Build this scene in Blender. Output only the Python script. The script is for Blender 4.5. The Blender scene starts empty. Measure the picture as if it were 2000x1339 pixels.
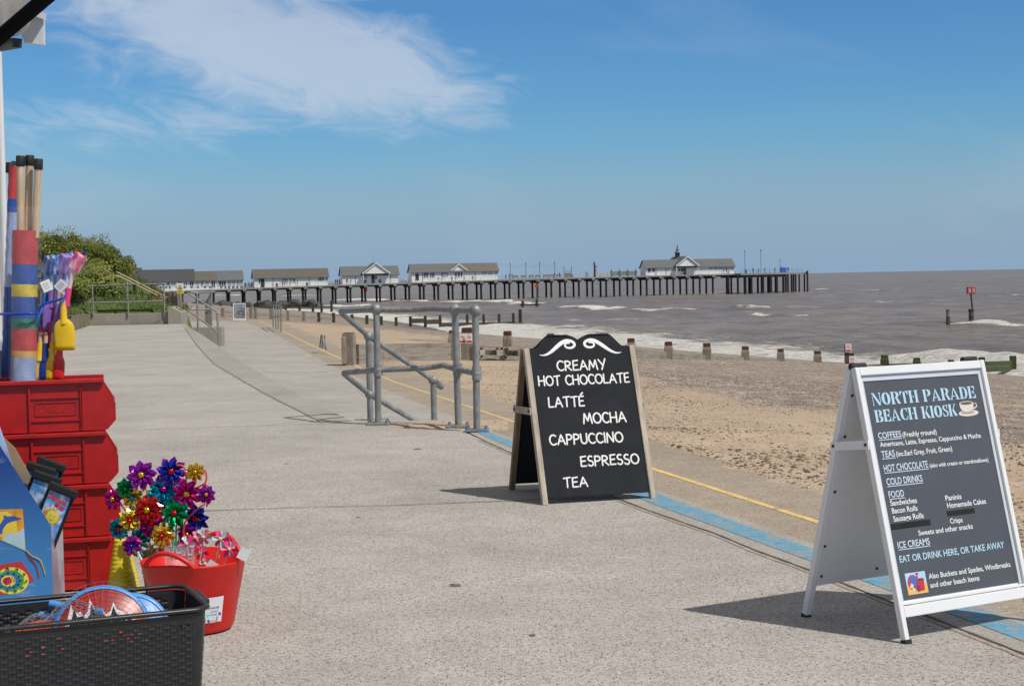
import bpy, bmesh, math, random
import numpy as np
from mathutils import Vector, Matrix, Euler
from mathutils.geometry import tessellate_polygon
random.seed(7); np.random.seed(7)
SC = bpy.context.scene
COL = SC.collection
PI = math.pi
# ------------------------------------------------------------------ camera
F = 3100.0; CX, CY = 1000.0, 669.5          # focal length and centre in photo pixels
HZ, HS = 540.6, -0.02                       # horizon height at the centre and its slope
CAMZ = 1.32
def _ray(x, y): return Vector(((x-CX)/F, (y-CY)/F, 1.0))
_dn = _ray(2000, HZ+1000*HS).cross(_ray(0, HZ-1000*HS)).normalized()
if _dn.y < 0: _dn = -_dn
_fw = (Vector((0, 0, 1)) - _dn*_dn.z).normalized()
_rt = _dn.cross(_fw)
if _rt.x < 0: _rt = -_rt
def _w(v): return Vector((v.dot(_rt), v.dot(_fw), -v.dot(_dn)))
cam = bpy.data.cameras.new('camera'); camo = bpy.data.objects.new('camera', cam); COL.objects.link(camo)
cx, cy, cz = _w(Vector((1, 0, 0))), _w(Vector((0, -1, 0))), _w(Vector((0, 0, -1)))
camo.matrix_world = Matrix(((cx.x, cy.x, cz.x, 0), (cx.y, cy.y, cz.y, 0), (cx.z, cy.z, cz.z, CAMZ), (0, 0, 0, 1)))
cam.sensor_width = 36; cam.lens = F/2000*36; cam.clip_start = .1; cam.clip_end = 20000
SC.camera = camo
# ------------------------------------------------------------------ light
SUNV = Vector((.578, -.41, .97)).normalized()
EL = math.asin(SUNV.z); ROT = math.atan2(SUNV.x, SUNV.y)
W = bpy.data.worlds.new('World'); SC.world = W; W.use_nodes = True
nt = W.node_tree; N = nt.nodes; L = nt.links
for n in list(N): N.remove(n)
out = N.new('ShaderNodeOutputWorld'); bg = N.new('ShaderNodeBackground')
sky = N.new('ShaderNodeTexSky'); sky.sky_type = 'NISHITA'; sky.sun_disc = False
sky.sun_elevation = EL; sky.sun_rotation = ROT
sky.altitude = 0; sky.air_density = 1.0; sky.dust_density = 0.6; sky.ozone_density = 3.2
bg.inputs['Strength'].default_value = 0.105
# thin cirrus: noise in the direction of view, stretched along the wind
tc = N.new('ShaderNodeTexCoord'); sep = N.new('ShaderNodeSeparateXYZ'); L.new(tc.outputs['Generated'], sep.inputs[0])
def wm(op, a, b=None, c=None):
    n = N.new('ShaderNodeMath'); n.operation = op
    for i, v in enumerate((a, b, c)):
        if v is None: continue
        if isinstance(v, (int, float)): n.inputs[i].default_value = v
        else: L.new(v, n.inputs[i])
    return n.outputs[0]
zz = wm('MAXIMUM', sep.outputs['Z'], .015)
yy = wm('MAXIMUM', wm('ABSOLUTE', sep.outputs['Y']), .05)
az = wm('DIVIDE', sep.outputs['X'], yy); elv = wm('DIVIDE', zz, yy)
cmb = N.new('ShaderNodeCombineXYZ'); L.new(az, cmb.inputs[0]); L.new(elv, cmb.inputs[1])
def wmap(src, loc, rot, scl):
    m = N.new('ShaderNodeMapping'); m.vector_type = 'TEXTURE'
    m.inputs['Location'].default_value = (*loc, 0); m.inputs['Rotation'].default_value = (0, 0, rot); m.inputs['Scale'].default_value = (*scl, 1)
    L.new(src, m.inputs[0]); return m.outputs[0]
def wnoise(src, scale, det, rough, dist=0):
    n = N.new('ShaderNodeTexNoise'); n.inputs['Scale'].default_value = scale; n.inputs['Detail'].default_value = det
    n.inputs['Roughness'].default_value = rough; n.inputs['Distortion'].default_value = dist; L.new(src, n.inputs['Vector']); return n.outputs['Fac']
def blob(cxp, cyp, rx, ry, rot):       # photo-pixel sized cloud, at its bearing and elevation
    a = (cxp-1000)/F; e = (HZ + (cxp-1000)*HS - cyp)/F
    g = N.new('ShaderNodeTexGradient'); g.gradient_type = 'SPHERICAL'
    L.new(wmap(cmb.outputs[0], (a, e), rot, (rx/F, ry/F)), g.inputs[0]); return g.outputs['Fac']
fine = wnoise(wmap(cmb.outputs[0], (0, 0), -.2, (1.9, .75)), 42, 9, .6, .9)
big = wnoise(wmap(cmb.outputs[0], (.3, .1), -.2, (2.6, .8)), 12, 5, .55, .4)
def ss(x, a, b):
    n = N.new('ShaderNodeMapRange'); n.interpolation_type = 'SMOOTHSTEP'; L.new(x, n.inputs[0])
    n.inputs[1].default_value = a; n.inputs[2].default_value = b; return n.outputs[0]
b1 = blob(420, 50, 600, 210, -.26); b1b = blob(740, 150, 460, 150, -.22); b2 = blob(200, 245, 560, 85, -.08); b3 = blob(300, -190, 900, 190, -.12)
tot = wm('ADD', wm('ADD', wm('MULTIPLY', b1, 1.35), wm('MULTIPLY', b1b, 1.15)), wm('ADD', wm('MULTIPLY', b2, .75), wm('MULTIPLY', b3, .9)))
nz = wm('ADD', wm('MULTIPLY', fine, 1.5), wm('MULTIPLY', big, .6))
cl = wm('MULTIPLY', ss(wm('SUBTRACT', wm('ADD', wm('MULTIPLY', tot, .72), nz), 1.16), .0, .85), ss(tot, .02, .5))
veil = wm('MULTIPLY', ss(big, .5, .75), .10)
msk = wm('MINIMUM', wm('ADD', wm('MULTIPLY', cl, .60), veil), .8)
mix = N.new('ShaderNodeMix'); mix.data_type = 'RGBA'
tint = N.new('ShaderNodeMix'); tint.data_type = 'RGBA'; tint.blend_type = 'MULTIPLY'; tint.inputs[0].default_value = 1
tr = N.new('ShaderNodeValToRGB'); L.new(sep.outputs['Z'], tr.inputs[0]); te = tr.color_ramp.elements
te[0].position = 0.0; te[0].color = (.75, .86, .97, 1); te[1].position = .16; te[1].color = (.36, .67, .95, 1); t2 = te.new(.08); t2.color = (.40, .74, .99, 1)
L.new(tr.outputs[0], tint.inputs[7]); L.new(sky.outputs[0], tint.inputs[6])
low = N.new('ShaderNodeMix'); low.data_type = 'RGBA'; L.new(ss(sep.outputs['Z'], .12, -.02), low.inputs[0]); L.new(tint.outputs[2], low.inputs[6]); low.inputs[7].default_value = (2.5, 3.7, 5.25, 1)
L.new(msk, mix.inputs[0]); L.new(low.outputs[2], mix.inputs[6]); mix.inputs[7].default_value = (6.0, 6.5, 7.2, 1)
hi = N.new('ShaderNodeMix'); hi.data_type = 'RGBA'; L.new(wm('MULTIPLY', ss(sep.outputs['Z'], .24, .42), .9), hi.inputs[0])   # unseen pale grey upper sky, added to brighten and neutralise the shadow fill
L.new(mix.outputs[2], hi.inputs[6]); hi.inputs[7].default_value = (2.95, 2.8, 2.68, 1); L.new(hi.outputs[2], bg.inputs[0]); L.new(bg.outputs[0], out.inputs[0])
sl = bpy.data.lights.new('sun', 'SUN'); sl.energy = 3.6; sl.angle = math.radians(.55); sl.color = (1, .95, .87)
so = bpy.data.objects.new('sun', sl); COL.objects.link(so)
so.rotation_euler = SUNV.to_track_quat('Z', 'Y').to_euler(); so.location = (20, -20, 40)
SC.view_settings.view_transform = 'Standard'; SC.view_settings.look = 'None'
SC.view_settings.exposure = 0.0; SC.view_settings.gamma = 1
SC.cycles.max_bounces = 6; SC.cycles.transparent_max_bounces = 12
# ------------------------------------------------------------------ measuring helpers
def at(x, y, z=0.0):                        # point on the level z seen at photo pixel x, y
    d = _w(_ray(x, y)); t = (z-CAMZ)/d.z; return Vector((d.x*t, d.y*t, z))
def dep(x, y, Y):                           # point at distance Y seen at photo pixel x, y
    d = _w(_ray(x, y)); t = Y/d.y; return Vector((d.x*t, Y, CAMZ+d.z*t))
def sst(a, b, x):
    t = min(1, max(0, (x-a)/(b-a))); return t*t*(3-2*t)
def zr(Y): return -.60*sst(13.4, 18.8, Y) - .12*sst(20, 80, Y)     # lower walk and apron
def zu(Y): return -.13*sst(14, 57, Y)                              # upper promenade
def on(x, y, zf):                           # point on the surface z = zf(Y)
    d = _w(_ray(x, y)); lo, hi = 1.5, 400.0
    for _ in range(50):
        m = (lo+hi)/2
        if CAMZ+d.z/d.y*m > zf(m): lo = m
        else: hi = m
    return Vector((d.x/d.y*lo, lo, zf(lo)))
# ------------------------------------------------------------------ object helpers
def tag(o, label=None, cat=None, group=None, kind=None):
    if label: o['label'] = label
    if cat: o['category'] = cat
    if group: o['group'] = group
    if kind: o['kind'] = kind
    return o
def empty(name, loc=(0, 0, 0), rz=0.0, label=None, cat=None, group=None):
    o = bpy.data.objects.new(name, None); COL.objects.link(o); o.location = loc; o.rotation_euler = (0, 0, rz)
    o.empty_display_size = .1
    return tag(o, label, cat, group)
class MB:
    def __init__(s): s.v = []; s.f = []; s.m = []; s.sm = []
    def add(s, vs, fs, m=0, smooth=False, M=None):
        b = len(s.v)
        for p in vs:
            p = Vector(p)
            s.v.append(M @ p if M is not None else p)
        for q in fs:
            s.f.append([b+i for i in q]); s.m.append(m); s.sm.append(smooth)
        return s
    def box(s, c, size, m=0, M=None, taper=1.0):
        x, y, z = size[0]/2, size[1]/2, size[2]/2; c = Vector(c)
        vs = [c+Vector((sx*x*(taper if sz > 0 else 1), sy*y*(taper if sz > 0 else 1), sz*z)) for sz in (-1, 1) for sy in (-1, 1) for sx in (-1, 1)]
        return s.add(vs, [(0, 2, 3, 1), (4, 5, 7, 6), (0, 1, 5, 4), (2, 6, 7, 3), (0, 4, 6, 2), (1, 3, 7, 5)], m, False, M)
    def bbox(s, c, size, bev=.004, m=0, M=None):     # bevelled box
        x, y, z = size[0]/2, size[1]/2, size[2]/2; b = min(bev, x*.45, y*.45, z*.45); c = Vector(c)
        bm = bmesh.new(); bmesh.ops.create_cube(bm, size=1)
        for v in bm.verts: v.co = c + Vector((v.co.x*2*x, v.co.y*2*y, v.co.z*2*z))
        bmesh.ops.bevel(bm, geom=bm.edges[:], offset=b, segments=2, affect='EDGES', profile=.5)
        bm.verts.index_update()
        s.add([v.co.copy() for v in bm.verts], [[v.index for v in f.verts] for f in bm.faces], m, False, M); bm.free(); return s
    def tube(s, pts, r, n=10, m=0, caps=True, smooth=True, M=None, flat=1.0):
        pts = [Vector(p) for p in pts]; rs = r if isinstance(r, (list, tuple)) else [r]*len(pts)
        rings = []; up = None
        for i, p in enumerate(pts):
            a = pts[max(0, i-1)]; b = pts[min(len(pts)-1, i+1)]; t = (b-a)
            t = t.normalized() if t.length > 1e-9 else Vector((0, 0, 1))
            if up is None: up = t.orthogonal().normalized()
            up = (up - t*up.dot(t)); up = up.normalized() if up.length > 1e-6 else t.orthogonal().normalized()
            sd = t.cross(up)
            rings.append([p + (up*math.cos(2*PI*k/n)*flat + sd*math.sin(2*PI*k/n))*rs[i] for k in range(n)])
        vs = [q for ring in rings for q in ring]; fs = []
        for i in range(len(pts)-1):
            for k in range(n):
                fs.append((i*n+k, i*n+(k+1) % n, (i+1)*n+(k+1) % n, (i+1)*n+k))
        s.add(vs, fs, m, smooth, M)
        if caps: s.add(rings[0], [tuple(range(n))[::-1]], m, False, M); s.add(rings[-1], [tuple(range(n))], m, False, M)
        return s
    def lathe(s, prof, n=24, m=0, c=(0, 0, 0), smooth=True, M=None, cap=False):
        c = Vector(c); vs = [c+Vector((r*math.cos(2*PI*k/n), r*math.sin(2*PI*k/n), z)) for r, z in prof for k in range(n)]
        fs = [(i*n+k, i*n+(k+1) % n, (i+1)*n+(k+1) % n, (i+1)*n+k) for i in range(len(prof)-1) for k in range(n)]
        s.add(vs, fs, m, smooth, M)
        if cap:
            s.add(vs[:n], [tuple(range(n))[::-1]], m, False, M); s.add(vs[-n:], [tuple(range(n))], m, False, M)
        return s
    def ball(s, c, r, m=0, n=12, M=None, sc=(1, 1, 1)):
        c = Vector(c); k = n//2
        vs = [c+Vector((0, 0, -r*sc[2]))]
        for i in range(1, k):
            a = -PI/2+PI*i/k
            for j in range(n): vs.append(c+Vector((r*sc[0]*math.cos(a)*math.cos(2*PI*j/n), r*sc[1]*math.cos(a)*math.sin(2*PI*j/n), r*sc[2]*math.sin(a))))
        vs.append(c+Vector((0, 0, r*sc[2]))); fs = []
        for j in range(n): fs.append((0, 1+(j+1) % n, 1+j))
        for i in range(k-2):
            for j in range(n): fs.append((1+i*n+j, 1+i*n+(j+1) % n, 1+(i+1)*n+(j+1) % n, 1+(i+1)*n+j))
        t = len(vs)-1; b = 1+(k-2)*n
        for j in range(n): fs.append((t, b+j, b+(j+1) % n))
        return s.add(vs, fs, m, True, M)
    def prism(s, poly, t0, t1, m=0, M=None, back=True):      # polygon in local x, z extruded along y from t0 to t1
        n = len(poly); area = sum(poly[i][0]*poly[(i+1) % n][1]-poly[(i+1) % n][0]*poly[i][1] for i in range(n))
        if area < 0: poly = poly[::-1]
        vs = [Vector((p[0], t0, p[1])) for p in poly]+[Vector((p[0], t1, p[1])) for p in poly]
        tri = tessellate_polygon([[Vector((p[0], p[1], 0)) for p in poly]])
        fs = []
        for a, b, c in tri:
            A = (poly[b][0]-poly[a][0])*(poly[c][1]-poly[a][1])-(poly[c][0]-poly[a][0])*(poly[b][1]-poly[a][1])
            if A < 0: a, c = c, a
            fs.append((a, b, c))
            if back: fs.append((n+c, n+b, n+a))
        for i in range(n): j = (i+1) % n; fs.append((j, i, n+i, n+j))
        return s.add(vs, fs, m, False, M)
    def build(s, name, mats, parent=None, M=None):
        me = bpy.data.meshes.new(name); me.from_pydata([tuple(p) for p in s.v], [], s.f)
        if not isinstance(mats, (list, tuple)): mats = [mats]
        for q in mats: me.materials.append(q)
        me.polygons.foreach_set('material_index', s.m); me.polygons.foreach_set('use_smooth', s.sm)
        me.update()
        o = bpy.data.objects.new(name, me); COL.objects.link(o)
        if parent is not None: o.parent = parent
        if M is not None: o.matrix_basis = M
        return o
def copy_tree(o, parent=None):
    c = o.copy(); COL.objects.link(c); c.parent = parent
    for ch in list(o.children): copy_tree(ch, c)
    return c
def grid_mesh(name, P, mat, attr=None):       # P: (rows, cols, 3) array
    r, c, _ = P.shape
    me = bpy.data.meshes.new(name)
    idx = np.arange(r*c).reshape(r, c)
    q = np.stack([idx[:-1, :-1], idx[:-1, 1:], idx[1:, 1:], idx[1:, :-1]], -1).reshape(-1, 4)
    me.vertices.add(r*c); me.vertices.foreach_set('co', P.reshape(-1).astype(np.float32))
    me.loops.add(q.size); me.loops.foreach_set('vertex_index', q.reshape(-1).astype(np.int32))
    me.polygons.add(len(q)); me.polygons.foreach_set('loop_start', np.arange(0, q.size, 4, dtype=np.int32))
    me.polygons.foreach_set('use_smooth', np.ones(len(q), dtype=bool))
    me.update(calc_edges=True); me.validate()
    if attr:
        for k, v in attr.items():
            a = me.attributes.new(k, 'FLOAT', 'POINT'); a.data.foreach_set('value', v.reshape(-1).astype(np.float32))
    me.materials.append(mat)
    o = bpy.data.objects.new(name, me); COL.objects.link(o); return o
# ------------------------------------------------------------------ material helpers
class NT:
    def __init__(s, name):
        s.mat = bpy.data.materials.new(name); s.mat.use_nodes = True; s.t = s.mat.node_tree; s.N = s.t.nodes; s.L = s.t.links
        s.b = s.N['Principled BSDF']; s.tc = None
    def co(s, kind='Object'):
        if s.tc is None: s.tc = s.N.new('ShaderNodeTexCoord')
        return s.tc.outputs[kind]
    def pos(s):
        g = s.N.new('ShaderNodeNewGeometry'); return g.outputs['Position']
    def map(s, v, scale=(1, 1, 1), rot=(0, 0, 0), loc=(0, 0, 0)):
        m = s.N.new('ShaderNodeMapping'); m.inputs['Scale'].default_value = scale; m.inputs['Rotation'].default_value = rot; m.inputs['Location'].default_value = loc
        s.L.new(v, m.inputs[0]); return m.outputs[0]
    def noise(s, v, scale, det=4, rough=.55, dist=0, out='Fac'):
        n = s.N.new('ShaderNodeTexNoise'); n.inputs['Scale'].default_value = scale; n.inputs['Detail'].default_value = det
        n.inputs['Roughness'].default_value = rough; n.inputs['Distortion'].default_value = dist
        s.L.new(v, n.inputs['Vector']); return n.outputs[out]
    def voro(s, v, scale, out='Distance', feat='F1', rnd=1):
        n = s.N.new('ShaderNodeTexVoronoi'); n.feature = feat; n.inputs['Scale'].default_value = scale; n.inputs['Randomness'].default_value = rnd
        s.L.new(v, n.inputs['Vector']); return n.outputs[out]
    def math(s, op, a, b=None, c=None):
        n = s.N.new('ShaderNodeMath'); n.operation = op
        for i, x in enumerate((a, b, c)):
            if x is None: continue
            if isinstance(x, (int, float)): n.inputs[i].default_value = x
            else: s.L.new(x, n.inputs[i])
        return n.outputs[0]
    def ss(s, x, a, b, lo=0, hi=1):
        n = s.N.new('ShaderNodeMapRange'); n.interpolation_type = 'SMOOTHSTEP'; s.L.new(x, n.inputs[0])
        for i, q in enumerate((a, b, lo, hi)): n.inputs[i+1].default_value = q
        return n.outputs[0]
    def ramp(s, x, stops):
        n = s.N.new('ShaderNodeValToRGB'); e = n.color_ramp.elements
        while len(e) < len(stops): e.new(.5)
        for i, (p, c) in enumerate(stops): e[i].position = p; e[i].color = (*c, 1)
        s.L.new(x, n.inputs[0]); return n.outputs[0]
    def mix(s, f, a, b, mode='MIX'):
        n = s.N.new('ShaderNodeMix'); n.data_type = 'RGBA'; n.blend_type = mode
        for i, x in ((0, f), (6, a), (7, b)):
            if isinstance(x, (int, float)): n.inputs[i].default_value = x
            elif isinstance(x, tuple): n.inputs[i].default_value = (*x[:3], 1)
            else: s.L.new(x, n.inputs[i])
        return n.outputs[2]
    def hsv(s, col, val=None, hue=None, sat=None):
        n = s.N.new('ShaderNodeHueSaturation'); s.L.new(col, n.inputs['Color'])
        for k, x in (('Value', val), ('Hue', hue), ('Saturation', sat)):
            if x is None: continue
            if isinstance(x, (int, float)): n.inputs[k].default_value = x
            else: s.L.new(x, n.inputs[k])
        return n.outputs[0]
    def sepxyz(s, v):
        n = s.N.new('ShaderNodeSeparateXYZ'); s.L.new(v, n.inputs[0]); return n.outputs
    def attr(s, name):
        n = s.N.new('ShaderNodeAttribute'); n.attribute_name = name; return n.outputs['Fac']
    def bump(s, h, dist=.01, strength=1.0, nrm=None):
        n = s.N.new('ShaderNodeBump'); n.inputs['Distance'].default_value = dist; n.inputs['Strength'].default_value = strength
        s.L.new(h, n.inputs['Height'])
        if nrm is not None: s.L.new(nrm, n.inputs['Normal'])
        return n.outputs[0]
    def fin(s, col=None, rough=None, nrm=None, **kw):
        for k, x in (('Base Color', col), ('Roughness', rough), ('Normal', nrm)):
            if x is None: continue
            if isinstance(x, tuple): s.b.inputs[k].default_value = (*x[:3], 1)
            elif isinstance(x, (int, float)): s.b.inputs[k].default_value = x
            else: s.L.new(x, s.b.inputs[k])
        for k, x in kw.items():
            i = s.b.inputs[k.replace('_', ' ')]
            if isinstance(x, (int, float, tuple)): i.default_value = x
            else: s.L.new(x, i)
        return s.mat
_mc = {}
def M_(name, col, rough=.5, metal=0.0, var=.12, scale=9, bump=0.0, bscale=60, **kw):
    if name in _mc: return _mc[name]
    t = NT(name); v = t.co(); n = t.noise(v, scale, 5, .6)
    c = t.hsv(t.mix(0.0, tuple(col), tuple(col)), val=t.ss(n, .25, .75, 1-var, 1+var))
    nr = t.bump(t.noise(v, bscale, 4), .003*bump, .7) if bump else None
    _mc[name] = t.fin(c, t.ss(t.noise(v, scale*2.3, 3), .3, .7, max(.02, rough-.07), min(1, rough+.07)), nr, Metallic=metal, **kw); return _mc[name]
def poly_dist(X, Y, pts):                     # signed distance to a polyline; positive on its right
    best = np.full(X.shape, 1e9); sg = np.ones(X.shape)
    for (ax, ay), (bx, by) in zip(pts[:-1], pts[1:]):
        dx, dy = bx-ax, by-ay; l2 = dx*dx+dy*dy
        t = np.clip(((X-ax)*dx+(Y-ay)*dy)/l2, 0, 1)
        d = np.hypot(X-ax-t*dx, Y-ay-t*dy); cr = (X-ax)*dy-(Y-ay)*dx
        m = d < best; best = np.where(m, d, best); sg = np.where(m, np.where(cr >= 0, 1, -1), sg)
    return best*sg
def vnoise(X, Y, seed=0):                     # smooth value noise
    xi = np.floor(X); yi = np.floor(Y); fx = X-xi; fy = Y-yi
    def h(a, b):
        q = np.sin(a*127.1+b*311.7+seed*74.7)*43758.5453; return q-np.floor(q)
    fx = fx*fx*(3-2*fx); fy = fy*fy*(3-2*fy)
    return (h(xi, yi)*(1-fx)+h(xi+1, yi)*fx)*(1-fy)+(h(xi, yi+1)*(1-fx)+h(xi+1, yi+1)*fx)*fy
def fbm(X, Y, o=4, seed=0):
    s = 0; a = .5
    for k in range(o): s = s+a*vnoise(X*2**k, Y*2**k, seed+k); a *= .5
    return s
# ================================================================== the setting
SEA = -5.2
# --- materials of the ground
def concrete(name, base, speck, coarse, seam=False, seed=0.0):
    t = NT(name); v = t.map(t.pos(), loc=(seed, seed*.7, 0))
    big = t.noise(v, .55, 5, .6, .3); mid = t.noise(v, 3.1, 6, .65); fine = t.noise(v, 46, 4, .7)
    c = t.hsv(t.mix(t.ss(big, .3, .7), tuple(x*.88 for x in base), tuple(x*1.08 for x in base)), val=t.ss(mid, .25, .75, .90, 1.10))
    c = t.hsv(c, val=t.ss(fine, .3, .7, .80, 1.16))
    # exposed aggregate: brown, dark and pale stones
    d = t.voro(v, coarse); rc = t.voro(v, coarse, 'Color'); sx = t.sepxyz(rc)
    near = t.ss(d, .30, .42, 1, 0)
    pick = t.ss(t.math('ADD', sx[0], t.math('MULTIPLY', t.noise(v, 11, 3, .6), .7)), .62, .78, 0, speck)
    stone = t.ramp(sx[1], [(0, (.055, .045, .04)), (.35, (.15, .105, .08)), (.6, (.24, .17, .12)), (.8, (.3, .27, .25)), (1, (.62, .58, .52))])
    c = t.mix(t.math('MULTIPLY', near, pick), c, stone)
    d2 = t.voro(v, coarse*2.3); r2 = t.sepxyz(t.voro(v, coarse*2.3, 'Color'))
    c = t.mix(t.math('MULTIPLY', t.ss(d2, .26, .4, 1, 0), t.ss(r2[0], .45, .6, 0, speck)), c, t.ramp(r2[1], [(0, (.05, .045, .045)), (.6, (.2, .15, .11)), (1, (.55, .52, .48))]))
    d4 = t.voro(v, coarse*.5); r4 = t.sepxyz(t.voro(v, coarse*.5, 'Color')); c = t.mix(t.math('MULTIPLY', t.ss(d4, .22, .30, 1, 0), t.ss(r4[0], .80, .84, 0, speck*.9)), c, t.ramp(r4[1], [(0, (.05, .04, .035)), (.5, (.22, .13, .075)), (1, (.60, .55, .48))]))
    st = t.noise(v, 1.7, 6, .7, .6); c = t.mix(t.ss(st, .62, .74, 0, .28), c, tuple(x*.55 for x in base))
    g = t.voro(v, 1.7); gr = t.sepxyz(t.voro(v, 1.7, 'Color')); c = t.mix(t.math('MULTIPLY', t.ss(g, .022, .034, 1, 0), t.ss(gr[0], .45, .5, 0, .6)), c, (.10, .09, .085))
    h = t.math('ADD', t.math('MULTIPLY', t.math('MULTIPLY', near, pick), .6), fine)
    return t.fin(c, .88, t.bump(h, .003, .5))
mProm = concrete('concrete_aggregate', (.445, .418, .388), 1.0, 95)
mUp = concrete('concrete_smooth', (.415, .392, .362), .35, 70, seed=3.3)
mLow = concrete('concrete_lower', (.405, .378, .347), .45, 70, seed=6.1)
mKerb = concrete('concrete_kerb', (.39, .37, .335), .5, 75, seed=9.2)
mEdge = concrete('concrete_edge', (.35, .332, .30), .4, 70, seed=7.7)
mApron = concrete('sandy_apron', (.37, .305, .235), .8, 70, seed=5.5)
def worn(name, col, under, thr):
    t = NT(name); v = t.pos(); n = t.math('ADD', t.math('MULTIPLY', t.noise(v, 8, 6, .7), .6), t.math('MULTIPLY', t.noise(v, 70, 4, .7), .4))
    c = t.hsv(t.mix(0.0, col, col), val=t.ss(t.noise(v, 20, 4), .3, .7, .85, 1.12))
    d = t.voro(v, 75); c2 = t.mix(t.ss(d, .3, .45, .5, 0), under, (.12, .1, .08))
    return t.fin(t.mix(t.ss(n, thr, thr+.06), c, c2), .8, t.bump(t.noise(v, 60, 4), .002, .5))
mBlue = worn('worn_blue_paint', (.10, .33, .50), (.33, .32, .29), .488)
mYel = worn('worn_yellow_paint', (.74, .52, .19), (.33, .28, .22), .535)
mGroove = M_('dark_joint', (.12, .095, .075), .9, var=.4, scale=14)
mStain = M_('joint_sand', (.34, .285, .22), .95, var=.3, scale=20)
# --- plan lines, measured on the surfaces
def fine_px(P, step=14):
    r = []
    for (a, b), (c, d) in zip(P[:-1], P[1:]):
        k = max(1, int(math.hypot(c-a, d-b)/step)); r += [(a+(c-a)*i/k, b+(d-b)*i/k) for i in range(k)]
    return r+[P[-1]]
PJ = [on(x, y, zr) for x, y in fine_px(((2000, 1274), (1880, 1227), (1696, 1156), (1584, 1112), (1480, 1074), (1400, 1041), (1272, 997), (1200, 969), (1100, 925), (1000, 884), (930, 852)))]
PJ2 = [on(x, y, zr) for x, y in fine_px(((664, 734), (600, 699), (545, 663), (500, 642), (470, 629)))]
KO = [on(x, y, zr) for x, y in fine_px(((2000, 1204), (1928, 1178), (1592, 1062), (1284, 956), (1000, 856), (800, 780), (745, 757), (664, 722), (600, 689), (545, 655), (500, 636), (472, 626)))]
YL = [on(x, y, zr) for x, y in fine_px(((1600, 1020), (1276, 916), (1000, 822), (740, 735), (600, 670), (545, 643), (520, 632), (508, 626.5)))]
SB = [on(x, y, zr) for x, y in fine_px(((1604, 978), (1450, 930), (1280, 876), (1000, 795), (850, 747), (690, 693), (640, 671), (570, 641), (527, 624)))]
def ext(P, Y0):                                # carry a line back towards and behind the viewer
    a, b = P[0], P[1]; t = (Y0-a.y)/(a.y-b.y); x = a.x+(a.x-b.x)*t
    return [Vector((x, Y0, zr(Y0)))]+P
PJ = ext(PJ, -4); KO = ext(KO, -4); YL = ext(YL, -4); SB = ext(SB, -4)
def fX(P):
    ys = [p.y for p in P]; xs = [p.x for p in P]; o = np.argsort(ys); ys = np.array(ys)[o]; xs = np.array(xs)[o]
    def f(Y):
        if Y > ys[-1]: return xs[-1]+(Y-ys[-1])*(xs[-1]-xs[-9])/(ys[-1]-ys[-9])
        return float(np.interp(Y, ys, xs))
    return f
fK = fX(PJ+PJ2); fO = fX(KO); fY = fX(YL); fS = fX(SB)
PL = fX([q for q in PJ if q.y < 12.6])
AE = [on(x, y, zu) for x, y in fine_px(((690, 824), (680, 818), (616, 789), (535, 743), (478, 711), (432, 679), (409, 663), (386, 648), (368, 637)))]
AJ = [on(x, y, zu) for x, y in fine_px(((625, 824), (615, 818), (520, 770), (478, 746), (420, 712), (398, 690), (380, 668), (362, 643)))]
fA = fX(AE)
def band(name, fa, fb, ys, dz, mat, n=3, zf=zr, kind='structure', thick=0.0):
    m = MB(); R = []
    for Y in ys:
        a, b = fa(Y), fb(Y)
        R.append([(a+(b-a)*k/n, Y, zf(Y)+dz) for k in range(n+1)])
    vs = [p for r in R for p in r]; w = n+1
    m.add(vs, [(i*w+k, i*w+k+1, (i+1)*w+k+1, (i+1)*w+k) for i in range(len(R)-1) for k in range(n)])
    if thick:
        for k in (0, n):
            e = [r[k] for r in R]; e2 = [(p[0], p[1], p[2]-thick) for p in e]
            m.add(e+e2, [(i, i+1, len(e)+i+1, len(e)+i) for i in range(len(e)-1)])
    o = m.build(name, mat); o['kind'] = kind; return o
YS = [-4, 0, 3, 5, 7, 9, 11, 12] + [12.5+.4*i for i in range(20)] + [21, 23, 26, 30, 35, 40, 46, 52, 58, 64, 70, 76, 82, 86]
YN = [y for y in YS if y <= 14.55]+[14.8]; YF = [14.8]+[y for y in YS if y > 14.8]
# upper promenade: near platform (aggregate) and the smooth walk beyond it
wallX = lambda Y: -15.0+(56-Y)*.19
band('promenade', lambda Y: wallX(Y)-.15, lambda Y: PL(Y), YN, 0, mProm, 6, lambda Y: 0.0, thick=.8)
# far part of the platform top: ends against the drop to the lower walk
yu = [14.8]+[y for y in YS if 14.8 < y < 57]+[57.1]
fJ = fX(AJ)
band('promenade_walk', lambda Y: wallX(Y)-.15, fJ, yu, 0.0, mUp, 6, zu)
band('promenade_edge', fJ, fA, yu, 0.0, mEdge, 2, zu, thick=.9)
mm = MB(); mm.add([(fA(14.8), 14.8, 0), (PL(14.8), 14.8, 0), (PL(14.8), 14.8, -.9), (fA(14.8), 14.8, -.9)], [(0, 1, 2, 3)]); o = mm.build('promenade_end_face', mKerb); o['kind'] = 'structure'
band('lower_walk', fA, fK, [y for y in YF if y < 84]+[84], 0, mLow, 4)
band('kerb_strip', fK, fO, YS, .0, mKerb, 2)
band('apron', fO, lambda Y: fS(Y)+.28, YS, 0, mApron, 3)
bw = lambda Y: (.40*(1-sst(9.2, 12.9, Y)*.25))
def blu(u): return lambda Y: fK(Y)+(fO(Y)-fK(Y))*u
band('blue_line', blu(.30), blu(.78), [y for y in YS if y < 13.4]+[13.6], .002, mBlue)
band('yellow_line', lambda Y: fY(Y)-.026, lambda Y: fY(Y)+.026, [y for y in YS if y < 84], .002, mYel, 1)
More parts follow.
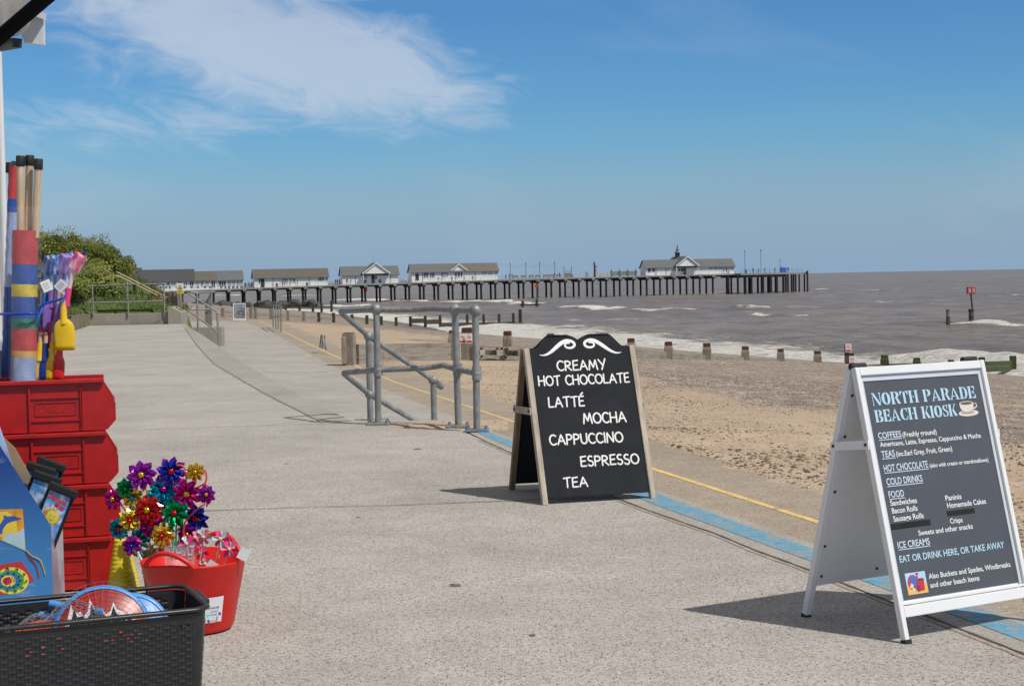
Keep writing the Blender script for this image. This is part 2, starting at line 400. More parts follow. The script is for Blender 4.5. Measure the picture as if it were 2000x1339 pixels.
def ribbon(name, pts, w, mat, dz=.004, jit=.0):
    m = MB(); vs = []; P = []
    for a, b in zip(pts[:-1], pts[1:]):
        a, b = Vector(a), Vector(b); k = max(1, int((b-a).length/.12))
        for i in range(k): P.append(a.lerp(b, i/k))
    P.append(Vector(pts[-1]))
    for i, p in enumerate(P):
        t = (P[min(i+1, len(P)-1)]-P[max(0, i-1)]); n = Vector((t.y, -t.x, 0)).normalized()
        ww = w*(.55+.9*random.random() if jit else 1); s = (random.random()-.5)*jit
        vs += [p+n*(s-ww/2)+Vector((0, 0, dz)), p+n*(s+ww/2)+Vector((0, 0, dz))]
    m.add(vs, [(2*i, 2*i+1, 2*i+3, 2*i+2) for i in range(len(P)-1)])
    o = m.build(name, mat); o['kind'] = 'structure'; return o
PJv = [Vector((p.x-.012, p.y, max(p.z, -.02) if p.y < 12.8 else 0)) for p in PJ if p.y < 13.0]
ribbon('expansion_joint', PJv, .013, mGroove, .003, .002)
ribbon('expansion_joint', [p+Vector((-.03, 0, 0)) for p in PJv], .018, mStain, .002, .003)
ribbon('expansion_joint', AJ, .03, mStain, .002, .02); ribbon('expansion_joint', AJ, .010, mGroove, .004, .012)
z0 = lambda Y: 0.0
for pts, w in ((((0, 852), (215, 842), (400, 834), (690, 826)), .012), (((300, 1003), (420, 997), (560, 992), (800, 986), (1000, 978), (1190, 971)), .012), (((180, 698), (300, 697), (402, 696)), .02)):
    P = [on(x, y, zu if pts[0][1] < 750 else z0) for x, y in pts]; ribbon('expansion_joint', P, w, mGroove, .005, .01)
P = [on(x, y, zr) for x, y in fine_px(((512, 727), (640, 727)))]; ribbon('expansion_joint', P, .03, mGroove, .005, .012)
for (px, py), r in (((888, 1143), .035), ((815, 877), .05), ((700, 1010), .02), ((1040, 1240), .018), ((560, 905), .02)):
    c_ = at(px, py); m = MB(); n = 17; m.add([c_+Vector((0, 0, .0015))]+[c_+Vector((r*random.uniform(.35, 1.2)*math.cos(2*PI*k/n)*.8, r*random.uniform(.35, 1.2)*math.sin(2*PI*k/n)*1.3, .0015)) for k in range(n)], [(0, 1+k, 1+(k+1) % n) for k in range(n)])
    o = m.build('stain', M_('dark_gum_stain', (.13, .12, .11), .8, 0, .3, 40)); o['kind'] = 'structure'
# --- beach
EP = [(p.x, p.y) for p in SB if p.y < 80]+[(-14.6, 85), (-30, 90), (-58, 180), (-84, 300), (-116, 350), (-210, 420), (-420, 560)]
EP = [(EP[0][0]+6, -30)]+EP
SH = [(120, -90), (78, 0), (60, 32), (45, 62), (32, 86), (16, 118), (4.5, 150), (-6, 188), (-12, 222), (-38, 325), (-60, 368), (-76, 392), (-92, 418), (-145, 470), (-320, 600)]
def beach_z(X, Y):
    s = poly_dist(X, Y, EP); w = -poly_dist(X, Y, SH)
    zrv = np.vectorize(zr)(Y)
    v = s/np.maximum(s+w, 1e-3); v = np.where(w < 0, 1-w/22.0, v)
    v = np.clip(v, -.2, 2.0)
    z = zrv*(1-np.clip(v, 0, 1))+SEA*np.where(v > 0, np.clip(v, 0, 2)**1.12, 0)
    z = z+.10*(fbm(X*.11, Y*.11, 3, 5)-.45)*np.clip(s*.25, 0, 1)+.05*(fbm(X*.5, Y*.5, 3, 9)-.45)*np.clip(s*.5, 0, 1)
    z = z-.012*np.clip(s, 0, 1)+.05*(fbm(X*2.6, Y*2.6, 4, 2)-.45)*np.clip(1-np.abs(s-.08)/.42, 0, 1)+.05*np.clip((s-.10)/.35, -1, .4)
    z = z+.05*np.clip(s*1.2, -.4, .06)
    return np.where(s < -.45, zrv-.6, z), s, v
th = np.radians(np.linspace(-34, 40, 640)); rr = np.geomspace(5.0, 640, 420)
R_, T_ = np.meshgrid(rr, th, indexing='ij'); X = R_*np.sin(T_); Y = R_*np.cos(T_)
Z, S_, V_ = beach_z(X, Y)
def zb(x, y): return float(beach_z(np.array([[x]]), np.array([[y]]))[0][0, 0])
t = NT('sand_and_shingle'); v = t.pos()
ns = t.noise(v, .16, 5, .6, .5); n2 = t.noise(v, .9, 5, .6, .4); fine = t.noise(v, 60, 4, .7)
sand = t.hsv(t.mix(t.ss(n2, .3, .7), (.42, .315, .215), (.51, .395, .285)), val=t.ss(t.noise(v, 5, 6, .7), .25, .75, .86, 1.12))
sand = t.hsv(sand, val=t.ss(fine, .3, .7, .9, 1.1))
dist = t.attr('seaward')
shingle = t.math('ADD', t.ss(dist, 1.2, 7.5, -.62, -.10), t.math('ADD', t.math('MULTIPLY', ns, 1.5), t.math('MULTIPLY', n2, .35)))
shm = t.ss(t.math('ADD', shingle, t.math('MULTIPLY', t.noise(v, 6, 4, .7), .25)), .66, .80)
def stones(sc):
    d = t.voro(v, sc); r = t.sepxyz(t.voro(v, sc, 'Color'))
    col = t.ramp(r[1], [(0, (.045, .038, .034)), (.22, (.17, .115, .08)), (.5, (.29, .21, .15)), (.72, (.235, .205, .185)), (.88, (.40, .34, .28)), (.95, (.55, .50, .44)), (1, (.75, .70, .62))])
    return d, r, col
d1, r1, c1 = stones(19); d2_, r2_, c2 = stones(42); d3, r3, c3 = stones(6.5)
stone_c = t.mix(t.ss(r1[2], .35, .45), c2, c1); stone_c = t.mix(t.ss(r3[0], .5, .8, 0, .45), stone_c, c3); stone_c = t.hsv(stone_c, val=t.ss(n2, .3, .7, .85, 1.25))
# scattered pebbles on the sand
sp = t.math('MULTIPLY', t.ss(d2_, .30, .40, 1, 0), t.ss(t.math('ADD', r2_[0], t.math('MULTIPLY', n2, 1.5)), .98, 1.06))
sp2 = t.math('MULTIPLY', t.ss(d1, .26, .36, 1, 0), t.ss(t.math('ADD', r1[0], t.math('MULTIPLY', n2, 1.2)), 1.22, 1.30))
sp = t.math('MULTIPLY', sp, t.ss(t.noise(v, .38, 4, .6, .8), .42, .58, .12, 1)); c = t.mix(sp, sand, t.hsv(c2, val=.62)); c = t.mix(sp2, c, t.hsv(c1, val=.55))
c = t.mix(shm, c, stone_c)
wet = t.ss(t.attr('wet'), .78, .99); c = t.mix(t.math('MULTIPLY', wet, .75), c, (.10, .075, .055))
hh = t.math('ADD', t.math('MULTIPLY', t.math('SUBTRACT', 1.0, d1), t.math('MAXIMUM', shm, sp2)), t.math('ADD', t.math('MULTIPLY', t.math('SUBTRACT', 1.0, d2_), t.math('MULTIPLY', sp, .12)), t.math('MULTIPLY', t.noise(v, 14, 5, .65), .8)))
mBeach = t.fin(c, t.math('SUBTRACT', .95, t.math('MULTIPLY', wet, .55)), t.bump(hh, .016, .8))
ob = grid_mesh('beach', np.stack([X, Y, Z], -1), mBeach, {'seaward': S_, 'wet': np.clip(V_, 0, 2)}); ob['kind'] = 'structure'
# loose pebbles lying on the near beach
rg = np.random.default_rng(5); NP = 60000
ang = np.radians(rg.uniform(-10, 24, NP)); rad = 7.5+30*rg.random(NP)**1.25; Xp = rad*np.sin(ang); Yp = rad*np.cos(ang)
Zp, Sp, _v = beach_z(Xp[None], Yp[None]); Zp, Sp = Zp[0], Sp[0]
dn_ = fbm(Xp*.55+7, Yp*.55, 4, 71)+.35*fbm(Xp*2.3, Yp*2.3, 3, 72)
keep = (Sp > .12) & (dn_+.30*rg.random(NP) > .74); Xp, Yp, Zp = Xp[keep], Yp[keep], Zp[keep]; NP = len(Xp)
sz = rg.lognormal(math.log(.0082), .40, NP).clip(.0035, .024); ro = rg.uniform(0, PI, NP)
oct_ = np.array([(1, 0, 0), (0, 1, 0), (-1, 0, 0), (0, -1, 0), (0, 0, 1), (0, 0, -1)], float); of_ = np.array([(0, 1, 4), (1, 2, 4), (2, 3, 4), (3, 0, 4), (1, 0, 5), (2, 1, 5), (3, 2, 5), (0, 3, 5)])
V_p = oct_[None]*np.stack([sz*rg.uniform(.9, 1.6, NP), sz*rg.uniform(.7, 1.1, NP), sz*rg.uniform(.45, .8, NP)], -1)[:, None, :]
cr, sr = np.cos(ro)[:, None], np.sin(ro)[:, None]; xx = V_p[..., 0]*cr-V_p[..., 1]*sr; yy_ = V_p[..., 0]*sr+V_p[..., 1]*cr
V_p = np.stack([xx+Xp[:, None], yy_+Yp[:, None], V_p[..., 2]+Zp[:, None]+sz[:, None]*.15], -1).reshape(-1, 3); F_p = (of_[None]+6*np.arange(NP)[:, None, None]).reshape(-1, 3)
me = bpy.data.meshes.new('pebbles'); me.vertices.add(len(V_p)); me.vertices.foreach_set('co', V_p.reshape(-1).astype(np.float32)); me.loops.add(F_p.size); me.loops.foreach_set('vertex_index', F_p.reshape(-1).astype(np.int32))
me.polygons.add(len(F_p)); me.polygons.foreach_set('loop_start', np.arange(0, F_p.size, 3, dtype=np.int32)); me.polygons.foreach_set('use_smooth', np.ones(len(F_p), dtype=bool)); me.update(calc_edges=True); me.validate()
a_ = me.attributes.new('tone', 'FLOAT', 'POINT'); a_.data.foreach_set('value', np.repeat(rg.random(NP), 6).astype(np.float32))
t = NT('pebble_stone'); me.materials.append(t.fin(t.ramp(t.attr('tone'), [(0, (.06, .05, .045)), (.3, (.17, .115, .075)), (.55, (.26, .175, .11)), (.75, (.17, .155, .145)), (.92, (.32, .27, .21)), (1, (.62, .58, .52))]), .75))
o = bpy.data.objects.new('pebbles', me); COL.objects.link(o); tag(o, 'loose brown and grey pebbles scattered over the near sand', 'pebbles', kind='stuff')
# --- sea
th = np.radians(np.linspace(-36, 42, 900)); rr = np.geomspace(46, 4600, 620)
R_, T_ = np.meshgrid(rr, th, indexing='ij'); X = R_*np.sin(T_); Y = R_*np.cos(T_)
wsh = poly_dist(X, Y, SH)                       # metres offshore
warp = fbm(X*.02, Y*.02, 3, 31)
Z = np.full(X.shape, SEA)
cellr = R_*.0075
for i, (wl, amp, ang) in enumerate(((34, .10, -.30), (21, .08, -.75), (13, .09, .10), (8.3, .085, -.45), (5.1, .065, .35), (3.3, .045, -.9))):
    k = 2*PI/wl; ph = k*(X*math.cos(ang)+Y*math.sin(ang))+(fbm(X*.6/wl, Y*.6/wl, 3, 40+i)-.5)*7
    fade = np.clip(2.2-cellr*4/wl, 0, 1); sn = np.sin(ph); Z = Z+amp*fade*np.clip(wsh/25+.15, .1, 1)*(sn+.25*np.cos(2*ph))
FO = np.zeros(X.shape)
along = fbm(X*.045, Y*.045, 3, 3); fnz = fbm(X*.55, Y*.55, 4, 12); fn2 = fbm(X*.16, Y*.16, 4, 22)
lw = np.interp(Y, [0, 86, 118, 150, 190, 230, 340], [4, 6, 17, 24, 30, 16, 10])   # width of the wash
wash = np.clip(1.25-np.clip(wsh, 0, 99)/(lw*(.55+1.0*along)), 0, 1.2)*np.clip((wsh+2.5)/1.5, 0, 1)
FO = np.maximum(FO, wash*(.50+.9*fnz))
Z = Z+.28*np.clip(wash, 0, 1)*(fnz-.35)+.10*np.clip(wash, 0, 1)
def crest(p0, p1, h, wid, foam, back=2.2, seed=1):
    a = at(*p0, SEA); b = at(*p1, SEA); global Z, FO
    dx, dy = b.x-a.x, b.y-a.y; l = math.hypot(dx, dy); ux, uy = dx/l, dy/l
    s_ = (X-a.x)*ux+(Y-a.y)*uy; q = (X-a.x)*(-uy)+(Y-a.y)*ux
    q = q+(fbm(s_*.12, q*0+seed, 3, seed)-.45)*wid*2.2
    t_ = s_/l; env = np.clip(np.minimum(t_, 1-t_)*4.0, 0, 1); env = env*env*(3-2*env)
    env = env*(.45+1.1*fbm(s_*.22, q*0, 3, seed+5))
    prof = np.where(q < 0, np.exp(-(q/wid)**2), np.exp(-(q/(wid*back))**2))
    Z = Z+.6*h*env*prof; wid = wid*.62; foam = foam*.74
    fm = env*np.where(q < 0, np.exp(-(q/(wid*1.7))**2), np.exp(-(q/(wid*.5))**2))*foam*(.35+1.35*fbm(s_*.35, q*.8, 4, seed+9))
    FO = np.maximum(FO, fm)
for i, c_ in enumerate((((1690, 707), (2060, 742), 1.25, 2.3, 1.5), ((1790, 712), (2100, 735), .7, 2.6, 1.9), ((1100, 601), (1260, 604), 1.0, 5, 1.5), ((1170, 606), (1410, 607), .5, 4, 1.2),
        ((1420, 605), (1520, 603), 1.1, 4.0, 1.45), ((1450, 613), (1530, 616), .8, 3, 1.3), ((1530, 618), (1590, 618), .4, 3, 1.2), ((840, 590), (1000, 592), .8, 5, 1.5), ((640, 584), (860, 590), .7, 6, 1.6),
        ((980, 588), (1080, 596), .6, 4, 1.5), ((540, 578), (640, 577), .6, 6, 1.5), ((400, 577), (500, 576), .6, 6, 1.4), ((1925, 580), (2000, 578), .5, 5, 1.2), ((1850, 628), (2030, 640), .6, 3, 1.1),
        ((1580, 567), (1625, 566), .6, 6, 1.4), ((1890, 633), (1990, 640), .25, 2.5, 1.3), ((620, 600), (720, 600), .9, 4, 1.9), ((580, 610), (660, 607), .8, 4, 1.9), ((480, 606), (600, 605), .7, 4, 1.8),
        ((1000, 655), (1240, 664), .5, 3, 1.4), ((1700, 590), (1760, 590), .3, 4, 1.1), ((1180, 628), (1240, 628), .3, 3, 1.1), ((1080, 640), (1210, 641), .4, 3, 1.3), ((1640, 566), (1800, 568), .3, 5, .9))):
    crest(*c_, seed=3+i*7)
t = NT('sea_water'); v = t.pos()
vm = t.map(v, (1, 1, 1), (0, 0, .25)); vs = t.map(vm, (.42, 1, 1))
w1 = t.noise(vs, .55, 6, .62, .4); w2 = t.noise(vs, 2.3, 5, .6, .3); w3 = t.noise(t.map(vm, (.22, .7, 1)), .12, 4, .6)
murk = t.mix(t.ss(w3, .35, .65), (.18, .136, .097), (.255, .20, .148))
murk = t.hsv(murk, val=t.ss(w1, .3, .7, .8, 1.2))
fo = t.attr('foam')
wc = t.math('MULTIPLY', t.ss(t.noise(t.map(vm, (.30, .85, 1)), .085, 6, .68), .62, .68), t.ss(t.noise(vs, .8, 5, .7), .42, .6))
ftex = t.math('ADD', t.noise(t.map(vm, (.55, 1, 1)), 1.1, 8, .72, 1.2), 0.0)
fm = t.math('MAXIMUM', t.ss(t.math('ADD', t.math('MULTIPLY', fo, .75), ftex), .80, 1.02), t.math('MULTIPLY', wc, .75))
fcol = t.mix(t.ss(t.noise(v, 2.2, 6, .7), .35, .65), (.62, .58, .52), (.86, .86, .84))
h = t.math('ADD', t.math('MULTIPLY', w1, 1.4), t.math('ADD', t.math('MULTIPLY', w2, .32), t.math('MULTIPLY', t.math('MULTIPLY', fm, ftex), .6)))
mSea = t.fin(t.mix(fm, murk, fcol), t.math('ADD', .27, t.math('MULTIPLY', fm, .65)), t.bump(h, .85, 1.0), IOR=1.33, Specular_IOR_Level=.33)
os_ = grid_mesh('sea', np.stack([X, Y, Z], -1), mSea, {'foam': FO}); os_['kind'] = 'structure'
# ================================================================== lettering
def txt_mesh(s, bold=.0):
    c = bpy.data.curves.new('t', 'FONT'); c.body = s; c.offset = bold; c.resolution_u = 4; c.extrude = .004
    o = bpy.data.objects.new('t', c); COL.objects.link(o); bpy.context.view_layer.update()
    me = bpy.data.meshes.new_from_object(o.evaluated_get(bpy.context.evaluated_depsgraph_get()))
    bpy.data.objects.remove(o); bpy.data.curves.remove(c); return me
_h = txt_mesh('H'); CAP = max(v.co.y for v in _h.vertices)-min(v.co.y for v in _h.vertices)
def lettering(s, x0, x1, base, cap, mat, parent, Mx, y=-.002, bold=.012, under=0.0, slope=0.0, name='lettering'):
    me = txt_mesh(s, bold); xs = [v.co.x for v in me.vertices]; a, b = min(xs), max(xs); kx = (x1-x0)/(b-a); kz = cap/CAP
    m = MB(); vs = [(x0+(v.co.x-a)*kx, y-v.co.z*.1, base+v.co.y*kz+slope*(v.co.x-a)*kx) for v in me.vertices]
    m.add(vs, [tuple(p.vertices) for p in me.polygons])
    if under: m.box(((x0+x1)/2, y, base-.0055+slope*(x1-x0)/2), (x1-x0, .0012, .0028))
    bpy.data.meshes.remove(me)
    return m.build(name, mat, parent, Mx)
def arc(cx_, cy_, rx, ry, a0, a1, n=9):
    return [(cx_+rx*math.cos(math.radians(a0+(a1-a0)*i/n)), cy_+ry*math.sin(math.radians(a0+(a1-a0)*i/n))) for i in range(n+1)]
HAND = {
 'A': (.80, [[(0, 0), (.40, 1.0), (.78, -.02)], [(.14, .33), (.66, .36)]]), 'C': (.68, [arc(.40, .5, .40, .52, 48, 312)]),
 'E': (.58, [[(.06, 1), (.02, 0)], [(.04, .98), (.56, 1.04)], [(.04, .52), (.48, .55)], [(.02, .0), (.56, .02)]]),
 'H': (.72, [[(.03, 1.02), (.0, 0)], [(.68, 1.04), (.66, -.02)], [(.0, .50), (.68, .52)]]), 'I': (.12, [[(.06, 1.02), (.04, 0)]]),
 'L': (.54, [[(.05, 1.02), (.0, .02)], [(.0, .02), (.52, .03)]]), 'M': (.92, [[(0, -.02), (.16, 1.0), (.46, .22), (.74, 1.02), (.9, -.02)]]),
 'N': (.74, [[(0, -.02), (.06, 1.0), (.66, .0), (.72, 1.03)]]), 'O': (.82, [arc(.41, .49, .41, .51, 95, 458, 16)]),
 'P': (.60, [[(.05, 1.0), (.0, -.04)], [(.03, .96)]+arc(.22, .72, .36, .27, 80, -85, 9)+[(.02, .45)]]),
 'R': (.66, [[(.05, 1.0), (.0, -.02)], [(.03, .97)]+arc(.22, .74, .34, .25, 80, -85, 9)+[(.04, .48)], [(.16, .48), (.64, -.02)]]),
 'S': (.56, [arc(.30, .76, .25, .26, 50, 255, 9)+arc(.27, .25, .27, .27, 85, -150, 9)]), 'T': (.68, [[(0, .97), (.68, 1.04)], [(.36, 1.0), (.32, -.02)]]),
 'U': (.68, [[(.02, 1.0), (.03, .35)]+arc(.33, .33, .30, .34, 190, 350, 8)+[(.66, 1.02)]]), 'Y': (.74, [[(0, 1.02), (.38, .46)], [(.74, 1.08), (.28, -.06)]]),
 'É': (.58, [[(.06, 1), (.02, 0)], [(.04, .98), (.56, 1.04)], [(.04, .52), (.48, .55)], [(.02, .0), (.56, .02)], [(.26, 1.18), (.52, 1.40)]]), ' ': (.34, [])}
def hand_text(s, x0, x1, base, cap, mat, parent, Mx, y):
    gap = .17; tot = sum(HAND[c][0]+gap for c in s)-gap; k = (x1-x0)/tot; x = x0; m = MB(); r = cap*.088
    def cut(P):
        r = [[P[0]]]
        for i in range(1, len(P)):
            r[-1].append(P[i])
            if i < len(P)-1:
                u = Vector((P[i][0]-P[i-1][0], P[i][1]-P[i-1][1])).normalized(); w_ = Vector((P[i+1][0]-P[i][0], P[i+1][1]-P[i][1])).normalized()
                if u.dot(w_) < .6: r.append([P[i]])
        return r
    for i, c in enumerate(s):
        w, st = HAND[c]; st = [k_ for q_ in st for k_ in cut(q_)]; dz = (random.random()-.5)*.04*cap
        for q in st:
            P = [(x+a*k, y, base+dz+b*cap) for a, b in q]
            m.tube(P, [r*.92]+[r]*(len(P)-2)+[r*.92], 8, smooth=False, flat=1.0)
            for e in (P[0], P[-1]): m.ball(e, r*.97, n=8)
        x += (w+gap)*k
    for p in m.v: p.y = y+(p.y-y)*.22
    return m.build('lettering', mat, parent, Mx)
def cres(cx_, rx, ri, sgn, y0=0, y1=1):        # half of a stencil bowl
    n = 12; h = (y1-y0)/2; c = (y0+y1)/2; g = .035
    o = [(cx_+sgn*(g+(rx-g)*math.cos(a)), c+h*math.sin(a)) for a in [-PI/2+PI*i/n for i in range(n+1)]]
    i_ = [(cx_+sgn*(g+ri*math.cos(a)), c+h*.80*math.sin(a)) for a in [PI/2-PI*i/n for i in range(n+1)]]
    return o+i_
def R4(a, b, c, d): return [(a, b), (c, b), (c, d), (a, d)]
def stem_(x, w=.25): return [(x-.07, 0), (x+w+.07, 0), (x+w+.07, .05), (x+w, .09), (x+w, .91), (x+w+.07, .95), (x+w+.07, 1), (x-.07, 1), (x-.07, .95), (x, .91), (x, .09), (x-.07, .05)]
STEN = {
 'N': (.98, [[(.06, 0), (.20, 0), (.20, .04), (.16, .08), (.16, .72), (.10, .80), (.10, .08), (.06, .04)], [(0, 1), (.30, 1), (.86, .10), (.86, 0), (.68, 0), (.12, .92), (0, .96)], [(.74, 1), (.98, 1), (.98, .96), (.91, .92), (.91, .12), (.83, .26), (.83, .92), (.74, .96)]]),
 'O': (.92, [cres(.46, .46, .14, -1), cres(.46, .46, .14, 1)]), 'C': (.84, [cres(.46, .46, .14, -1), [(.50, 1), (.62, .97), (.78, 1), (.80, .66), (.75, .66), (.66, .84), (.50, .93)], [(.50, 0), (.70, .04), (.84, .22), (.84, .34), (.78, .34), (.70, .16), (.50, .07)]]),
 'D': (.90, [stem_(.07), [(.44, 1), (.66, .95), (.83, .78), (.90, .5), (.83, .22), (.66, .05), (.44, 0), (.44, .07), (.55, .12), (.62, .3), (.64, .5), (.62, .7), (.55, .88), (.44, .93)]]),
 'R': (.92, [stem_(.07), [(.44, 1), (.66, .98), (.82, .88), (.85, .74), (.80, .60), (.66, .52), (.92, .06), (.92, 0), (.68, 0), (.48, .46), (.44, .46), (.44, .53), (.54, .58), (.58, .74), (.54, .90), (.44, .94)]]),
 'P': (.86, [stem_(.07), [(.44, 1), (.66, .98), (.82, .88), (.86, .73), (.82, .58), (.66, .47), (.44, .45), (.44, .52), (.54, .57), (.58, .73), (.54, .89), (.44, .94)]]),
 'B': (.88, [stem_(.07), [(.44, 1), (.66, .98), (.80, .88), (.82, .76), (.78, .62), (.66, .54), (.44, .53), (.44, .58), (.53, .63), (.56, .76), (.53, .89), (.44, .94)], [(.44, .49), (.68, .48), (.84, .38), (.88, .25), (.84, .11), (.68, .01), (.44, 0), (.44, .06), (.55, .11), (.60, .25), (.55, .39), (.44, .44)]]),
 'T': (.86, [[(.30, 0), (.58, 0), (.58, .04), (.55, .08), (.55, .93), (.33, .93), (.33, .08), (.30, .04)], [(0, 1), (.27, 1), (.27, .94), (.14, .84), (.06, .68), (0, .68)], [(.61, 1), (.86, 1), (.86, .68), (.80, .68), (.73, .84), (.61, .94)]]),
 'H': (1.0, [stem_(.07), stem_(.68), R4(.43, .46, .57, .55)]), 'I': (.40, [stem_(.07)]), 'E': (.82, [stem_(.07), [(.44, 1), (.78, 1), (.78, .70), (.73, .70), (.64, .88), (.44, .93)], [(.44, 0), (.80, 0), (.82, .32), (.76, .32), (.66, .12), (.44, .07)], [(.44, .47), (.56, .42), (.62, .34), (.66, .34), (.66, .68), (.62, .68), (.56, .58), (.44, .54)]]),
 'A': (1.0, [[(.0, 0), (.24, 0), (.24, .04), (.19, .08), (.45, .80), (.42, .92), (.07, .08), (0, .04)], [(.44, .97), (.52, 1), (.92, .08), (1, .04), (1, 0), (.62, 0), (.62, .04), (.68, .08)], [(.25, .24), (.54, .24), (.51, .32), (.28, .32)]]),
 'K': (.94, [stem_(.07), [(.62, 1), (.88, 1), (.88, .96), (.80, .92), (.58, .60), (.92, .06), (.94, 0), (.66, 0), (.44, .40), (.44, .50), (.70, .92), (.62, .96)]]),
 'S': (.68, [[(.38, 1), (.50, .96), (.60, 1), (.64, .68), (.58, .68), (.50, .86), (.38, .93)], [(.32, 1), (.12, .92), (.04, .74), (.12, .58), (.46, .36), (.50, .24), (.44, .12), (.36, .07), (.36, 0), (.56, .08), (.68, .28), (.60, .46), (.26, .68), (.24, .82), (.32, .93)], [(.30, 0), (.18, .04), (.04, 0), (0, .34), (.06, .34), (.14, .15), (.30, .07)]]), ' ': (.42, [])}
def stencil(s, x0, x1, base, cap, mat, parent, Mx, y=-.002):
    gap = .06; tot = sum(STEN[c][0]+gap for c in s)-gap; k = (x1-x0)/tot; x = x0; m = MB(); j = 0
    for c in s:
        w, pol = STEN[c]
        for q in pol: m.prism([(x+a*k, base+b*cap) for a, b in q], y-.0003*(j % 4), y+.001, back=False); j += 1
        x += (w+gap)*k
    return m.build('lettering', mat, parent, Mx)
# ================================================================== the two A-boards
mWhite = M_('white_enamel', (.80, .80, .80), .28, 0, .03, 5, coat := 0)
mGreyP = M_('white_back_panel', (.80, .80, .80), .40, 0, .04, 7)
mRub = M_('black_rubber', (.018, .018, .018), .6)
mPoster = M_('printed_charcoal_poster', (.082, .087, .100), .42, 0, .04, 4)
mInkW = M_('white_ink', (.80, .80, .80), .5, 0, .02); mInkB = M_('pale_blue_ink', (.46, .68, .80), .5, 0, .02); mInkK = M_('black_tape', (.006, .006, .007), .75); mInkH = M_('heading_ink', (.60, .69, .80), .5, 0, .02)
mScrew = M_('dark_screw', (.06, .06, .06), .4, .8)
def RX(a): return Matrix.Rotation(a, 4, 'X')
wb = empty('pavement_sign', (1.3674, 5.5439, 0), math.radians(29.79), 'white framed A-board with the grey printed menu, standing across the blue line', 'sign')
tW, LW, WW = .2507, .998, .652
RUN = math.sin(tW)*LW; SP = 2*RUN+.07
Mf = RX(-tW); Mb = Matrix.Translation((0, SP, 0)) @ RX(tW+.02)
m = MB()
for x in (.0105, WW-.0105): m.bbox((x, .012, LW/2+.006), (.021, .026, LW-.012), .003)
m.bbox((WW/2, .012, LW-.016), (WW-.043, .025, .031), .003); m.bbox((WW/2, .012, .111), (WW-.043, .024, .040), .003); m.bbox((WW/2, .010, .139), (WW-.043, .017, .010), .002)
ff = m.build('front_frame', mWhite, wb, Mf)
m = MB(); m.bbox((WW/2, .0195, .555), (WW-.043, .006, .835), .001); bk = m.build('backing_panel', mGreyP, wb, Mf)
m = MB(); pl = .029                           # snap-open lip round the poster
m.bbox((.0285, .0130, .555), (.015, .006, .82), .002); m.bbox((WW-.0285, .0130, .555), (.015, .006, .82), .002); m.bbox((WW/2, .0130, LW-.042), (WW-.072, .006, .020), .002)
m.build('snap_lip', M_('grey_white_lip', (.66, .67, .70), .35, .1, .03), wb, Mf)
m = MB(); m.bbox((.326, .0150, .5535), (.590, .0018, .806), .0007); po = m.build('poster', mPoster, wb, Mf)
I4 = Matrix.Translation((.0135, 0, 0))
y0_ = .0138
stencil('NORTH PARADE', .049, .571, .855, .046, mInkB, po, I4, y0_-.001); stencil('BEACH KIOSK', .050, .458, .793, .045, mInkB, po, I4, y0_-.001)
for s_, a, b, z, c, mt, u in (('COFFEES', .048, .160, .733, .022, mInkB, 1), ('(Freshly ground)', .166, .335, .731, .018, mInkW, 0), ('Americano, Latte, Espresso, Cappuccino & Mocha', .049, .556, .703, .017, mInkW, 0),
        ('TEAS', .047, .112, .664, .023, mInkB, 1), ('(inc.Earl Grey, Fruit, Green)', .118, .397, .663, .018, mInkW, 0), ('HOT CHOCOLATE', .046, .262, .612, .024, mInkB, 1), ('(also with cream or marshmallows)', .270, .570, .610, .0145, mInkW, 0),
        ('COLD DRINKS', .047, .222, .563, .024, mInkB, 1), ('FOOD', .046, .120, .517, .023, mInkB, 1), ('Sandwiches', .046, .175, .488, .019, mInkW, 0), ('Bacon Rolls', .047, .171, .460, .019, mInkW, 0), ('Sausage Rolls', .047, .194, .431, .019, mInkW, 0),
        ('Paninis', .316, .397, .483, .019, mInkW, 0), ('Homemade Cakes', .318, .516, .455, .019, mInkW, 0), ('Crisps', .318, .380, .398, .018, mInkW, 0), ('Sweets and other snacks', .153, .425, .370, .018, mInkW, 0),
        ('ICE CREAMS', .044, .200, .334, .023, mInkB, 1), ('EAT OR DRINK HERE, OR TAKE AWAY', .041, .566, .284, .023, mInkB, 0), ('Also Buckets and Spades, Windbreaks', .163, .577, .212, .018, mInkW, 0), ('and other beach items', .163, .408, .180, .018, mInkW, 0)):
    lettering(s_, a, b, z, c, mInkH if u else mt, po, I4, y0_-.0006, .014, u)
for c_, s_ in (((.126, y0_, .413), (.190, .0016, .021)), ((.381, y0_, .435), (.140, .0016, .019))): m = MB(); m.box(c_, s_); m.build('blanked_line', mInkK, po, I4)
# the cup and the seaside picture printed on the poster
mCup = M_('printed_cup_cream', (.72, .66, .58), .5, 0, .1, 30); mCupS = M_('printed_cup_shade', (.42, .36, .31), .5); mCof = M_('printed_coffee', (.16, .10, .07), .5)
m = MB(); e = lambda cx_, cz_, rx, rz, n=20: [(cx_+rx*math.cos(2*PI*i/n), cz_+rz*math.sin(2*PI*i/n)) for i in range(n)]
m.prism(e(.518, .800, .052, .012), y0_, y0_+.001, 0, back=False); m.prism(e(.514, .803, .035, .007), y0_-.0004, y0_+.001, 1, back=False)
m.prism([(.478, .838)]+[(.478+.072*(1-math.cos(PI*i/10))/2, .838-.034*math.sin(PI*i/10)**.6) for i in range(1, 10)]+[(.550, .838)], y0_-.0008, y0_+.001, 0, back=False)
m.prism(e(.514, .838, .036, .0075), y0_-.0012, y0_, 0, back=False); m.prism(e(.514, .8375, .031, .0055), y0_-.0016, y0_, 2, back=False)
